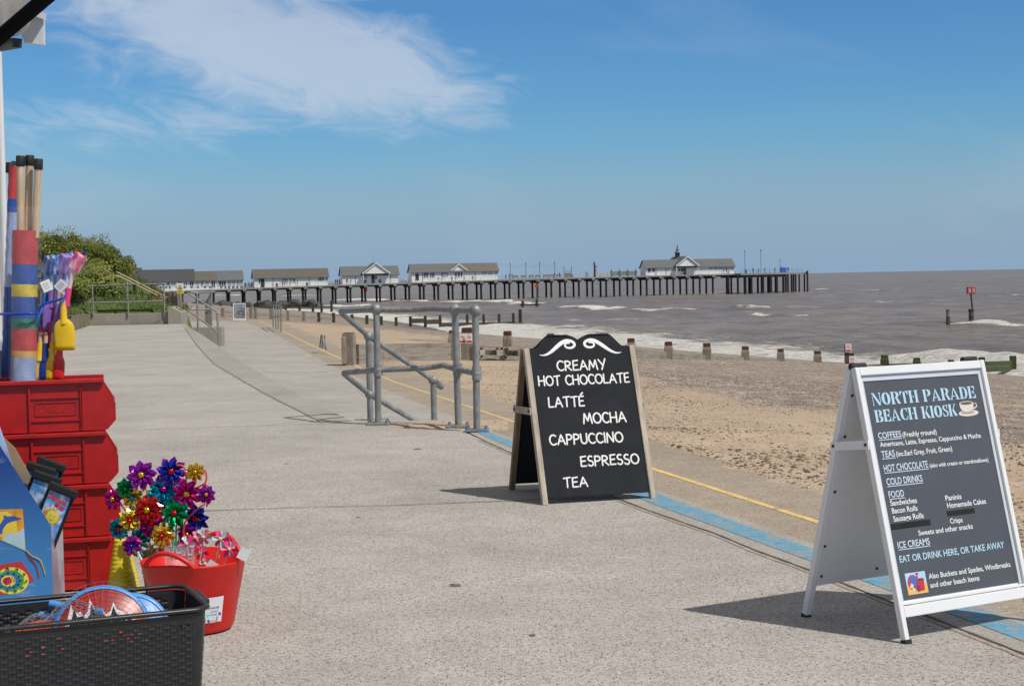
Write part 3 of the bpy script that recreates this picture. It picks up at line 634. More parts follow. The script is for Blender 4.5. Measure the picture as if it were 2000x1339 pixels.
m.tube([(.549, y0_-.0006, .834), (.563, y0_-.0006, .834), (.566, y0_-.0006, .824), (.556, y0_-.0006, .817), (.544, y0_-.0006, .815)], .003, 6, 0, flat=.3); m.build('printed_cup', [mCup, mCupS, mCof], po, I4)
pc = [M_('print_sky', (.42, .66, .82), .5), M_('print_sand', (.82, .50, .16), .5), M_('print_red', (.55, .04, .05), .5), M_('print_blue', (.10, .14, .50), .5), M_('print_yellow', (.80, .68, .25), .5), M_('print_dark_red', (.33, .03, .06), .5), M_('print_white', (.75, .75, .72), .5), M_('print_green', (.12, .40, .16), .5)]
m = MB(); m.prism(R4(.053, .166, .150, .243), y0_, y0_+.001, 0, back=False); m.prism([(.053, .166), (.150, .166), (.150, .198), (.11, .206), (.053, .20)], y0_-.0003, y0_+.001, 1, back=False)
m.prism(e(.085, .208, .026, .028), y0_-.0006, y0_+.001, 2, back=False); m.prism(e(.089, .212, .020, .021), y0_-.0009, y0_+.001, 3, back=False); m.prism([(.066, .192), (.08, .186), (.085, .20), (.074, .206)], y0_-.0010, y0_, 4, back=False)
m.prism([(.084, .178), (.098, .182), (.094, .19)], y0_-.001, y0_, 7, back=False); m.prism([(.074, .180), (.085, .177), (.09, .186), (.08, .188)], y0_-.0011, y0_, 6, back=False)
m.prism([(.104, .214), (.138, .216), (.134, .176), (.110, .174)], y0_-.0012, y0_, 2, back=False); m.prism(e(.121, .215, .017, .005), y0_-.0015, y0_, 5, back=False)
m.prism([(.108, .24), (.112, .24), (.106, .196), (.102, .196)], y0_-.0018, y0_, 2, back=False); m.prism([(.098, .196), (.112, .197), (.114, .180), (.104, .172), (.097, .180)], y0_-.0021, y0_, 5, back=False); m.prism([(.103, .240), (.117, .240), (.117, .236), (.103, .236)], y0_-.0021, y0_, 2, back=False); m.build('printed_picture', pc, po, I4)
# rear leg frame with its sheet-metal panel
m = MB()
for x in (.014, WW-.014): m.bbox((x, -.012, LW/2+.006), (.028, .026, LW-.012), .003)
m.bbox((WW/2, -.012, LW-.016), (WW-.057, .025, .031), .003); m.bbox((WW/2, -.012, .146), (WW-.057, .024, .024), .003); m.build('rear_frame', M_('white_rear_frame', (.82, .82, .83), .35, 0, .03), wb, Mb)
m = MB(); m.bbox((WW/2, -.026, .555), (WW-.03, .003, .80), .001); rp = m.build('rear_panel', mGreyP, wb, Mb)
for x, z in ((.04, .175), (.32, .175), (.60, .175), (.03, .30), (.03, .52), (.03, .74), (.03, .90)): m = MB(); m.ball((x, -.0285, z), .006, n=8); m.build('screw', mScrew, rp)
for x in (-.003, WW+.003):
    a = Mf @ Vector((x, .014, .715)); b = Mb @ Vector((x, -.014, .70)); m = MB(); d = (b-a); n = d.cross(Vector((1, 0, 0))).normalized()*.016; t_ = Vector((.0025, 0, 0))
    A, B = a-d.normalized()*.014, b+d.normalized()*.014
    m.add([A-n-t_, A+n-t_, B+n-t_, B-n-t_, A-n+t_, A+n+t_, B+n+t_, B-n+t_], [(0, 1, 2, 3), (7, 6, 5, 4), (0, 4, 5, 1), (1, 5, 6, 2), (2, 6, 7, 3), (3, 7, 4, 0)]); st_ = m.build('spreader_bar', M_('white_rear_frame', (0, 0, 0)), wb)
    for q in (a, b): m = MB(); m.ball(q+Vector((math.copysign(.003, x-.1), 0, 0)), .0065, n=8); m.build('rivet', mScrew, st_)
for Mx, yy_ in ((Mf, .012), (Mb, -.012)):
    for x in (.014, WW-.014): m = MB(); m.bbox((x, yy_, .006), (.031, .029, .022), .004); m.build('foot_cap', mRub, wb, Mx)
for x in (.045, WW-.045): m = MB(); m.tube([(x-.04, RUN+.03, .968), (x+.03, RUN+.03, .968)], .012, 10); m.build('hinge', mRub, wb)
# ---- chalkboard
tB, LB, WB = .3644, .955, .697
bb = empty('chalkboard_sign', (.1593, 9.1168, 0), math.radians(15.4), 'black A-board with a scrolled top and white hand-lettered drinks list on wooden legs', 'sign')
RUNB = math.sin(tB)*LB; SPB = 2*RUNB+.065
Mf = RX(-tB); Mb = Matrix.Translation((0, SPB, 0)) @ RX(tB)
def wood(name, a, b, grain=(1, 1, .06), rough=.75, sc=60):
    t = NT(name); v = t.map(t.co(), grain); n = t.noise(v, sc, 6, .65, .6); n2 = t.noise(t.co(), 6, 4)
    c = t.hsv(t.mix(t.ss(n, .3, .7), a, b), val=t.ss(n2, .3, .7, .82, 1.12)); return t.fin(c, rough, t.bump(n, .002, .4))
mLeg = wood('weathered_leg_wood', (.33, .27, .21), (.52, .46, .38)); mLegR = wood('brown_leg_wood', (.17, .10, .06), (.30, .20, .13))
t = NT('matt_blackboard'); v = t.co(); n = t.noise(v, 5, 6, .7, .5); d = t.noise(t.map(v, (1, 1, .15)), 90, 3, .8)
mBB = t.fin(t.mix(t.ss(d, .70, .82, 0, .35), t.mix(t.ss(n, .3, .75), (.009, .011, .015), (.017, .020, .026)), (.06, .06, .06)), .75, t.bump(n, .002, .2), Specular_IOR_Level=.25)
mPaint = M_('white_brush_paint', (.82, .82, .80), .55, 0, .05, 20)
def legs(Mx, sgn, mat, name):
    for x in (.0165, WB-.0165):
        m = MB(); m.bbox((x, sgn*.014, LB/2), (.033, .040, LB), .003); m.build(name, mat, bb, Mx)
def scroll(w0, w1, z0, z1, zp, zn):             # panel outline with the double-hump top
    xc = (w0+w1)/2; hw = (w1-w0)/2; top = []
    for i in range(41):
        u = i/40
        if u < .10: z = z1
        elif u < .42: q = (u-.10)/.32; z = z1+(zp-z1)*(q*q*(3-2*q))**.92
        elif u < .72: z = zp-(zp-zp+.002)*((u-.57)/.15)**2
        else: q = (u-.72)/.28; z = zp-(zp-zn)*q**1.9
        top.append((u*hw, z))
    l = [(w0+a, z) for a, z in top]; r = [(w1-a, z) for a, z in top[::-1]][1:]
    return [(w0, z0)]+l+r+[(w1, z0)]
PT = scroll(.034, WB-.034, .044, .953, 1.037, 1.000)
legs(Mf, 1, mLeg, 'leg'); legs(Mb, -1, mLegR, 'leg')
m = MB(); m.prism(PT, .004, .014); pan = m.build('front_panel', mBB, bb, Mf)
m = MB(); m.prism(PT, -.014, -.004); m.build('rear_panel', mBB, bb, Mb)
for s_, a, b, z, c in (('CREAMY', .195, .499, .811, .058), ('HOT CHOCOLATE', .068, .636, .722, .056), ('LATTÉ', .113, .333, .587, .058), ('MOCHA', .314, .580, .478, .060), ('CAPPUCCINO', .091, .543, .357, .058), ('ESPRESSO', .263, .624, .220, .057), ('TEA', .145, .288, .099, .055)):
    hand_text(s_, a, b, z, c, mPaint, pan, None, .0035)
for sg in (-1, 1):
    xc = .352; P = []; Rr = []
    for i in range(19): u = i/18; P.append((.250-.250*u if 0 else xc+sg*(.258-.185*u), .914+(.996-.914)*(u*u*(3-2*u))-.014*math.sin(u*PI)*(1-u)*1.6)); Rr.append(.0015+.0105*math.sin(min(1, u*1.15)*PI*.55))
    for i in range(1, 25): a = PI/2+i/24*PI*2.15; q = .034*(1-.62*i/24); P.append((xc+sg*(.068-.0+q*1.25*math.cos(a)*1.0-.0), .970+q*math.sin(a)*.80)); Rr.append(.0095-.0055*i/24)
    m = MB(); m.tube([(x, .0035, z) for x, z in P], Rr, 8, smooth=False)
    for p in m.v: p.y = .0035+(p.y-.0035)*.12
    m.build('painted_scroll', mPaint, pan)
for x in (-.006, WB+.006):
    a = Mf @ Vector((x, .014, .57)); b = Mb @ Vector((x, -.014, .56)); d = (b-a).normalized(); n = d.cross(Vector((1, 0, 0))).normalized()*.021; t_ = Vector((.005, 0, 0)); A, B = a-d*.02, b+d*.03
    m = MB(); m.add([A-n-t_, A+n-t_, B+n-t_, B-n-t_, A-n+t_, A+n+t_, B+n+t_, B-n+t_], [(0, 1, 2, 3), (7, 6, 5, 4), (0, 4, 5, 1), (1, 5, 6, 2), (2, 6, 7, 3), (3, 7, 4, 0)]); s1 = m.build('spreader_slat', mLeg, bb)
    for q in (a, b): m = MB(); m.ball(q+Vector((math.copysign(.006, x-.1), 0, 0)), .009, n=8); m.build('bolt', mScrew, s1)
# ================================================================== guard rail at the end of the platform
t = NT('weathered_galvanised_pipe'); v = t.co(); n = t.noise(v, 7, 6, .7, .4); n2 = t.noise(t.map(v, (1, 1, .25)), 24, 5, .7)
mGalv = t.fin(t.mix(t.ss(n2, .45, .7), t.mix(t.ss(n, .3, .7), (.19, .205, .215), (.30, .315, .32)), (.40, .375, .32)), t.ss(n, .3, .7, .45, .7), t.bump(n2, .0015, .3), Metallic=.35)
gr = empty('guard_rail', (-.6, 14.2, 0), 0, 'grey tube guard rail with rounded knuckle joints left of the chalkboard', 'railing')
O = Vector((-.6, 14.2, 0)); rel = lambda p: Vector(p)-O
pr = .030
P1, P2, P3 = at(739, 829), at(895.5, 834), at(931.5, 842)
tops = []
for p, yt in ((P1, 604), (P2, 605), (P3, 607)): tops.append(dep(*((735, yt) if p is P1 else (888.5, yt) if p is P2 else (928.5, yt)), p.y))
mids = [dep(738.5, 722, P1.y), dep(893.5, 721, P2.y), dep(931, 729, P3.y)]
for p, tp, md in zip((P1, P2, P3), tops, mids):
    m = MB(); m.tube([rel(p), rel(tp)], pr, 16); m.ball(rel(tp), .052, n=16, sc=(1, 1, 1.05))
    m.tube([rel(md)-Vector((0, 0, .055)), rel(md)+Vector((0, 0, .055))], pr+.011, 16); m.ball(rel(md), .045, n=14)
    post = m.build('post', mGalv, gr)
    m = MB(); m.bbox(rel(p)+Vector((.0, 0, .012)), (.21, .15, .022), .004)
    for sx in (-.08, .08): m.tube([rel(p)+Vector((sx, -.045, .02)), rel(p)+Vector((sx, -.045, .045))], .013, 6); m.tube([rel(p)+Vector((sx, .045, .02)), rel(p)+Vector((sx, .045, .045))], .013, 6)
    m.build('base_plate', mGalv if p is not P3 else M_('base_plate_blue_edge', (.20, .26, .32), .6, .2, .4, 12), post)
Ct, Cm = dep(663, 607.5, 14.95), dep(669, 727.5, 14.9)
Q1b, Q2b = dep(724, 838, 15.35), dep(848.5, 835, 15.6); Q1b.z = Q2b.z = zr(15.4)
Q1t, Q2t = dep(719.5, 656, 15.35), dep(846, 742, 15.6)
Q1m, Q2e = dep(722, 770, 15.35), dep(880, 860, 15.7)
def curve3(P, k=6):
    r = []
    P = [P[0]]+list(P)+[P[-1]]
    for i in range(1, len(P)-2):
        for j in range(k):
            u = j/k; a, b, c, d = P[i-1], P[i], P[i+1], P[i+2]
            r.append(.5*((2*b)+(-a+c)*u+(2*a-5*b+4*c-d)*u*u+(-a+3*b-3*c+d)*u**3))
    return r+[P[-2]]
def rail(name, P, r=.0265):
    m = MB(); m.tube([rel(p) for p in P], r, 14); m.build(name, mGalv, gr)
bend = lambda A, C, B, r=.05: [A, C+(A-C).normalized()*r*1.2, C+(A-C).normalized()*r*.35+(B-C).normalized()*r*.2, C+(B-C).normalized()*r*.35+(A-C).normalized()*r*.2, C+(B-C).normalized()*r*1.2, B]
Bt, Bm = dep(850, 602.5, 14.35), dep(866, 713, 14.3)
rail('top_rail', [tops[0], dep(800, 604.5, 14.45), Bt, tops[1], tops[2]]); rail('middle_rail', [mids[0], dep(830, 718.5, 14.4), Bm, mids[1], mids[2]])
rail('sloping_rail', bend(tops[0], Ct, Q1t)+[Q2t, dep(862, 754, 15.65)]); rail('sloping_rail', bend(mids[0], Cm, Q1m)+[dep(812, 822, 15.55), Q2e])
for b, tp, extra in ((Q1b, Q1t, Q1m), (Q2b, Q2t, None)):
    m = MB(); m.tube([rel(b), rel(tp)], pr, 14); m.ball(rel(tp), .048, n=14)
    if extra is not None: m.ball(rel(extra), .046, n=14)
    else: m.tube([rel(dep(853, 748, 15.6)), rel(dep(863, 755, 15.65))], .034, 12)
    m.build('stair_post', mGalv, gr)
# sand blown against the rail feet
xs_ = np.linspace(-1.55, -.05, 120); ys_ = np.linspace(13.1, 14.78, 110); Xd, Yd = np.meshgrid(xs_, ys_)
md_ = np.exp(-((Xd+.72)/.42)**2-((Yd-14.25)/.34)**2); zd_ = .030*(md_*1.15*(fbm(Xd*4, Yd*4, 4, 61)+.35)-.36)+.008*(fbm(Xd*22, Yd*22, 3, 62)-.5)*md_
o = grid_mesh('sand_drift', np.stack([Xd, Yd, zd_], -1), mBeach, {'seaward': np.full(Xd.shape, 3.6), 'wet': Xd*0}); o['kind'] = 'structure'
# a few steps going down behind the platform
m = MB()
for i in range(4): zt = -.04-.15*i; m.box((-1.55+.32*i+.16, 15.25, (zt-.9)/2), (.32, .72, zt+.9))
o = m.build('beach_steps', mKerb); tag(o, 'short flight of concrete steps behind the guard rail', 'steps')
# ================================================================== goods outside the kiosk
def leanM(p, ax, ang): return Matrix.Translation(p) @ Matrix.Rotation(ang, 4, ax)
# ---- red stacking bins
t = NT('red_bin_plastic'); v = t.co(); n = t.noise(v, 12, 5)
mBin = t.fin(t.hsv(t.mix(0, (.43, .011, .010), (0, 0, 0)), val=t.ss(n, .3, .7, .88, 1.1)), .38, t.bump(t.noise(v, 160, 3), .001, .25))
BH = .2285; BX = -1.716; BY = 6.86
def make_bin():
    o = empty('storage_bin', (0, 0, 0)); W_ = .60
    # side profile in x (right is the open front) and z
    prof = [(-W_, .004), (-.042, .004), (-.036, .006), (-.002, .044), (0, .050), (0, .118), (-.003, .124), (-.050, .204), (-.053, BH-.003), (-W_, BH-.003)]
    m = MB(); m.prism(prof, 0, .004); m.prism(prof, .296, .300)
    m.box((-W_/2-.03, .15, .007), (W_-.07, .292, .006)); m.box((-W_+.003, .15, BH/2), (.005, .292, BH-.01)); m.box((-.004, .15, .092), (.004, .292, .06))
    m.build('body', mBin, o)
    m = MB()
    for y in (-.006, .306): m.bbox((-W_/2-.024, y-.004*(1 if y < 0 else -1), BH-.010), (W_-.044, .024, .018), .003)
    m.box((-W_+.0, .15, BH-.012), (.012, .30, .020)); m.build('rim', mBin, o)
    m = MB()
    for x in (-.143, -.357): m.box((x, -.005, BH/2-.01), (.008, .012, BH-.034))
    for z in (.052, .095 if 0 else .150): m.box((-.25, -.003, z), (.206, .008, .005))
    m.box((-.143+.001, -.005, BH/2), (.004, .012, BH-.03))
    for x in (-.115, -.085): m.tube([(x, -.001, BH-.045), (x, .002, BH-.045)], .008, 8)
    m.build('rib', mBin, o)
    m = MB()
    for a, b, c, d in ((-.335, .073, -.165, .076), (-.335, .128, -.165, .131)): m.box(((a+c)/2, -.002, (b+d)/2), (c-a, .003, .003))
    for x in (-.335, -.165): m.box((x, -.002, .102), (.003, .003, .055))
    pn = m.build('embossed_panel', mBin, o)
    lettering('XL6', -.31, -.19, .086, .030, mBin, pn, None, -.001, .02)
    return o
binp = make_bin()
lab = ('lowest of four stacked red plastic bins, half hidden by the kite box', 'red plastic bin second from the bottom of the stack', 'red plastic bin third from the bottom, just below the top one', 'topmost red plastic bin of the stack, in front of the hanging spades')
for i in range(4):
    o = binp if i == 0 else copy_tree(binp)
    o.location = (BX+(.006, .002, -.001, -.006)[i], BY, .006+i*BH); tag(o, lab[i], 'storage bin', 'stacked red storage bins'); o.rotation_euler = (0, 0, math.radians(14.5))
# ---- red tub
mTub = M_('red_tub_plastic', (.66, .012, .009), .45, 0, .06, 6, .15, 90)
tb = empty('flexible_tub', (-1.232, 6.02, 0), 0, 'bright red flexible tub with a white label holding small pink windmills', 'tub')
n_ = 64; prof = [(.0, .004), (.128, .004), (.140, .010), (.147, .022), (.196, .262), (.200, .268), (.196, .272), (.190, .266), (.142, .030), (.0, .022)]
vs = []; m = MB()
hz_ = lambda a: .010*math.exp(-((a+PI*.56)/.40)**2)+.012*math.exp(-((a-PI*.44)/.40)**2)
for r, z in prof:
    for k in range(n_):
        a = -PI+2*PI*k/n_; up = hz_(a) if z > .2 else 0; rip = .0012*math.sin(z*260) if .03 < z < .25 else 0
        vs.append(((r+rip+up*.15)*math.cos(a), (r+rip+up*.15)*math.sin(a), z+up))
fs = []
for i in range(len(prof)-1):
    for k in range(n_):
        a = -PI+2*PI*(k+.5)/n_
        fs.append((i*n_+k, i*n_+(k+1) % n_, (i+1)*n_+(k+1) % n_, (i+1)*n_+k))
m.add(vs, fs, 0, True)
# ring courses so the wall is not one flat band
m.build('tub_body', mTub, tb)
for a0, hh in ((-PI*.60, .046), (PI*.40, .056)):
    P = []
    for i in range(17): u = (i/16-.5)*1.05; a = a0+u; P.append((.206*math.cos(a), .206*math.sin(a), .268+(hh+.012)*(math.cos(u/1.05*PI))**.8 if abs(u) < .524 else .268))
    m = MB(); m.tube(P, .009, 10); m.build('handle', mTub, tb)
m = MB(); mLab = M_('white_label_card', (.78, .80, .82), .45, 0, .03); ii = 8; vs = []
ra = lambda z: .1475+(.196-.147)*(z-.022)/.24+.003
for z in (.052, .150):
    for k in range(ii+1): a = math.radians(-68+27*k/ii); vs.append((ra(z)*math.cos(a), ra(z)*math.sin(a), z))
m.add(vs, [(k, k+1, ii+2+k, ii+1+k) for k in range(ii)], 0, True); lb = m.build('label', mLab, tb)
a = math.radians(-54.5); c_ = Vector((ra(.1)*math.cos(a), ra(.1)*math.sin(a), .1)); Mx = Matrix.Translation(c_) @ Matrix.Rotation(a+PI/2, 4, 'Z') @ RX(-.20)
lettering('flexi', -.022, .022, .008, .016, M_('label_navy_ink', (.03, .05, .30), .5), lb, Mx, -.004, .03)
m = MB()
for x, z, c in ((-.006, .036, 0), (.008, .036, 0), (-.026, -.018, 0), (-.026, -.038, 1), (.022, -.016, 1)): m.box((x, -.0035, z), (.009, .001, .011), c)
for z in (0, -.006, -.020, -.028): m.box((.004, -.0035, z), (.030, .001, .0018), 2)
m.build('label_print', [M_('label_cyan_ink', (.10, .42, .72), .5), M_('label_navy_ink', (0, 0, 0)), M_('label_grey_ink', (.3, .33, .4), .5)], lb, Mx)
# ---- foil windmills
def foil(name, col): return M_('foil_'+name, col, .17, .85, .25, 40)
FC = {'purple': (.34, .02, .42), 'magenta': (.55, .01, .26), 'blue': (.02, .05, .55), 'cyan': (.0, .34, .55), 'gold': (.75, .48, .04), 'red': (.55, .02, .02), 'green': (.0, .33, .10), 'teal': (.0, .28, .36)}
mStk = {k: M_('stick_'+k, c, .4) for k, c in (('red', (.62, .03, .02)), ('yellow', (.75, .55, .03)), ('green', (.10, .55, .22)), ('white', (.8, .8, .78)), ('wood', (.62, .47, .30)))}
def windmill(p, base, c1, c2, hub, facing, R, stick, label, group='foil windmills in the pot', name='windmill', petals=8, leaf=True):
    o = empty(name, base, 0, label, 'windmill', group); h = p-base
    d = Vector(facing).normalized(); Q = d.to_track_quat('Z', 'Y').to_matrix().to_4x4(); Q = Matrix.Translation(h+d*.012) @ Q
    m = MB(); m.tube([(0, 0, 0), h*.5+Vector((.002, .001, 0)), h-d*.004], .0034, 7); m.build('stick', mStk[stick], o)
    for ring, (cc, rr_, zz, off) in enumerate(((c1, 1.0, 0.0, 0), (c2, .80, .008, .4))):
        m = MB(); off += random.random()
        for k in range(petals):
            a = 2*PI*(k+off)/petals; w = 2*PI/petals*.95; r = R*rr_*random.uniform(.93, 1.06)
            f = lambda q, b, z: (q*math.cos(a+b), q*math.sin(a+b), z+zz)
            vs = [f(r*.10, -w*.5, .001), f(r*.12, w*.4, .004), f(r*.52, -w*.52, .004), f(r*.55, w*.08, .017), f(r*.50, w*.60, .010), f(r*.80, -w*.40, .006), f(r*.82, w*.05, .013), f(r*.74, w*.5, .016), f(r, -w*.10+.05, .004)]
            m.add(vs, [(0, 2, 3), (0, 3, 1), (1, 3, 4), (2, 5, 6, 3), (3, 6, 7, 4), (5, 8, 6), (6, 8, 7)], 0, False)
        m.build('petals', foil(cc, FC[cc]), o, Q)
    m = MB(); m.ball((0, 0, .020), R*.21, n=10, sc=(1, 1, .6)); m.tube([(0, 0, -.012), (0, 0, .02)], .003, 6); m.build('hub', foil(hub, FC[hub]), o, Q)
    if leaf:
        m = MB(); q = h*.72
        for s in (-1, 1):
            e_ = Vector((s*.022, -.004, .020)); m.add([q, q+e_*.5+Vector((0, 0, .008)), q+e_, q+e_*.5-Vector((0, 0, .006))], [(0, 1, 2, 3), (3, 2, 1, 0)])
        m.build('leaf', M_('leaf_plastic', (.05, .50, .18), .4), o)
    return o
POT = Vector((-1.40, 6.38, 0))
wm_spec = [((278, 928), 'purple', 'purple', 'gold', 24, 'large purple foil windmill with a gold hub at the upper left of the bunch'), ((334, 919), 'purple', 'blue', 'red', 25, 'blue and purple foil windmill with a red hub at the top of the bunch'),
 ((317, 957), 'cyan', 'cyan', 'magenta', 25, 'turquoise foil windmill with a pink hub near the middle top'), ((367, 963), 'magenta', 'magenta', 'gold', 25, 'magenta foil windmill with a gold hub left of the heart wire'),
 ((265, 970), 'gold', 'gold', 'cyan', 21, 'gold foil windmill with a turquoise hub below the large purple one'), ((293, 997), 'red', 'red', 'gold', 25, 'red foil windmill with a gold hub in the middle of the bunch'),
 ((344, 1004), 'green', 'green', 'red', 24, 'green foil windmill with a red hub in the middle right of the bunch'), ((390, 1008), 'blue', 'blue', 'red', 23, 'deep blue foil windmill at the right edge of the bunch'),
 ((255, 1012), 'gold', 'gold', 'red', 19, 'gold foil windmill with a red hub on the left above the yellow castle moulds'), ((228, 975), 'magenta', 'magenta', 'gold', 19, 'magenta foil windmill at the far left touching the red bins'),
 ((246, 951), 'green', 'green', 'green', 16, 'small dark green foil windmill at the left behind the gold one'), ((237, 1030), 'cyan', 'teal', 'red', 19, 'turquoise foil windmill lowest on the left edge, in front of the red bins'),
 ((322, 1046), 'gold', 'gold', 'red', 21, 'gold foil windmill low in the bunch above the red tub'), ((298, 1026), 'purple', 'magenta', 'purple', 21, 'dark purple foil windmill under the red one'),
 ((372, 1042), 'purple', 'purple', 'gold', 20, 'purple foil windmill low on the right above the pink windmills'), ((262, 1064), 'magenta', 'purple', 'blue', 18, 'magenta foil windmill on a yellow stick leaning over the tub rim'),
 ((277, 1050), 'teal', 'teal', 'gold', 18, 'dark teal foil windmill low on the left of the black pot'), ((300, 975), 'green', 'teal', 'green', 18, 'green foil windmill half hidden behind the turquoise one'),
 ((330, 985), 'purple', 'green', 'red', 18, 'dark windmill half hidden between the red and the green ones'), ((305, 1012), 'red', 'magenta', 'gold', 17, 'small dark red windmill tucked under the red one')]
for i, ((x, y), c1, c2, hb, rpx, lb_) in enumerate(wm_spec):
    Y = 6.20 if i < 17 else 6.32
    if i in (15,): Y = 6.12
    p = dep(x, y, Y+random.uniform(-.03, .05)); b = POT+Vector((random.uniform(-.05, .05), random.uniform(-.05, .04), .14))
    if i == 15: b = Vector((-1.40, 6.02, .20))
    windmill(p, b, c1, c2, hb, (random.uniform(-.45, .45), -1, random.uniform(-.2, .35)), rpx*Y/F*1.3, ('yellow', 'red', 'green', 'white')[i % 4], lb_)
# heart-shaped wire frame with two windmills
hb0 = POT+Vector((.05, -.03, .14)); hw = empty('heart_windmill', hb0, 0, 'red heart-shaped wire windmill holder with a gold and a purple windmill', 'windmill')
P = [dep(x, y, 6.18)-hb0 for x, y in ((348, 908), (360, 910), (366, 925), (366, 945), (378, 952))]; m = MB()
H_ = [dep(x, y, 6.17)-hb0 for x, y in ((360, 1060), (361, 1020), (390, 990), (399, 985), (400, 975), (408, 982), (413, 972), (411, 955), (400, 945), (384, 952), (401, 942), (402, 922), (388, 911), (372, 914), (364, 928), (364, 945))]
m.tube([Vector((0, 0, 0))]+curve3(H_, 4), .0035, 8); m.tube(curve3([dep(x, y, 6.17)-hb0 for x, y in ((345, 908), (356, 909), (363, 918))], 4), .0035, 8); m.build('wire', M_('red_wire', (.70, .06, .03), .35), hw)
for (x, y), c, r in (((382, 921), 'gold', 21), ((404, 965), 'purple', 20)):
    w_ = windmill(dep(x, y, 6.16)-hb0, dep(x, y+24, 6.17)-hb0, c, c, 'gold', (.1, -1, .1), r*6.16/F, 'red', None, None, 'small_windmill', 8, False); w_.parent = hw
    for k in ('label', 'category', 'group'):
        if k in w_: del w_[k]
# black pot with white bands holding the sticks
pot = empty('windmill_pot', POT, 0, 'black pot with white hoops behind the red tub, holding the windmill sticks', 'pot')
m = MB(); m.lathe([(.0, .004), (.092, .004), (.118, .235), (.123, .24), (.114, .238), (.09, .03), (0, .03)], 28); m.build('pot_body', M_('black_pot_plastic', (.015, .015, .016), .35), pot)
for z in (.165, .192, .219): m = MB(); r = .0935+.026*z/.235*1.0; m.lathe([(r-.001, z-.008), (r+.0025, z-.006), (r+.0035, z+.006), (r-.0005, z+.008)], 28); m.build('white_band', mInkW, pot)
# ---- pink butterfly windmills in the tub
pf = [M_('pink_print', (.74, .03, .22), .6, 0, .35, 120), M_('pale_pink_print', (.78, .20, .36), .6, 0, .3, 110), M_('grey_flower_print', (.45, .52, .52), .45, 0, .4, 120)]
pk = [((368, 1063), 2, 18, 'grey and pink butterfly windmill on the left of the red tub'), ((398, 1046), 1, 17, 'pink star windmill tallest in the red tub'), ((396, 1078), 0, 16, 'pink spotted windmill in front at the middle of the red tub'), ((432, 1052), 2, 17, 'grey and pink butterfly windmill at the back right of the red tub'),
      ((450, 1071), 0, 19, 'bright pink round windmill at the right of the red tub'), ((440, 1050), 1, 15, 'pale pink windmill behind the bright pink one'), ((404, 1098), 1, 13, 'pink windmill lowest in the red tub beside a white tag'), ((383, 1051), 0, 14, 'pink windmill between the butterfly and the star')]
for i, ((x, y), k, r, lb_) in enumerate(pk):
    Y = 5.98+.03*(i % 3); p = dep(x, y, Y); b = Vector((-1.232+(p.x+1.15)*.45, 6.03, .06)); o = empty('butterfly_windmill', b, 0, lb_, 'windmill', 'pink windmills in the red tub'); h = p-b
    m = MB(); m.tube([(0, 0, 0), h], .0026, 7); m.build('stick', mStk['wood'], o)
    d = Vector((random.uniform(-.4, .4), -1, random.uniform(-.1, .4))).normalized(); Q = Matrix.Translation(h+d*.006) @ d.to_track_quat('Z', 'Y').to_matrix().to_4x4()
    m = MB(); R = r*Y/F
    for q in range(6):
        a = 2*PI*q/6+i; f = lambda rr_, bb_, z: (rr_*math.cos(a+bb_), rr_*math.sin(a+bb_), z)
        m.add([f(0, 0, 0), f(R*.6, -.42, .004), f(R*.95, -.22, .002), f(R, .1, .006), f(R*.85, .36, .012), f(R*.5, .35, .010)], [(0, 1, 2, 3), (0, 3, 4, 5)], (k+(q % 2)*(1 if k != 2 else 1)) % 3)
    m.build('petals', pf, o, Q); m = MB(); m.ball((0, 0, .014), .009, n=8); m.build('wooden_bead', mStk['wood'], o, Q)
for i, ((x, y), (w, h_), rot, lb_) in enumerate((((476, 1082), (.040, .044), .5, 'white price tag hanging at the right rim of the red tub'), ((414, 1104), (.038, .034), .6, 'white price tag leaning in the middle of the red tub'))):
    p = dep(x, y, 5.93); m = MB(); m.bbox((0, 0, 0), (w, .0012, h_), .0005); o = m.build('price_tag', mInkW, None, Matrix.Translation(p) @ Matrix.Rotation(rot, 4, 'Y')); tag(o, lb_, 'tag')
# cellophane packet of little flags
pk0 = dep(345, 1098, 5.95); fp = empty('flag_packet', pk0, 0, 'clear packet of small paper Union flags standing in the red tub', 'packet')
t = NT('clear_cellophane'); t.b.inputs['Transmission Weight'].default_value = 0
mClear = t.fin((.85, .87, .9), .12, None, Alpha=.22, Coat_Weight=.6)
fl = [M_('flag_navy', (.02, .03, .20), .6), M_('flag_white', (.78, .78, .76), .6), M_('flag_red', (.55, .02, .03), .6)]
def union_flag(m, x0, z0, w, h, y):
    m.prism(R4(x0, z0, x0+w, z0+h), y, y+.001, 0, back=False); X_ = lambda u: x0+w*u; Z_ = lambda u: z0+h*u
    for a, b, k, yy_ in ((.10, .10, 1, .0004), (.04, .04, 2, .0008)):
        m.prism([(X_(0), Z_(0)), (X_(a), Z_(0)), (X_(1), Z_(1-b)), (X_(1), Z_(1)), (X_(1-a), Z_(1)), (X_(0), Z_(b))], y-yy_, y, k, back=False)
        m.prism([(X_(1), Z_(0)), (X_(1), Z_(b)), (X_(a), Z_(1)), (X_(0), Z_(1)), (X_(0), Z_(1-b)), (X_(1-a), Z_(0))], y-yy_-.0002, y, k, back=False)
    for a, b, k, yy_ in ((.16, .24, 1, .0013), (.09, .13, 2, .0017)):
        m.prism(R4(X_(.5-a), z0, X_(.5+a), z0+h), y-yy_, y, k, back=False); m.prism(R4(x0, Z_(.5-b), x0+w, Z_(.5+b)), y-yy_-.0002, y, k, back=False)
m = MB(); union_flag(m, -.030, .012, .052, .036, 0); union_flag(m, .012, .004, .050, .034, .008); m.build('paper_flag', fl, fp)
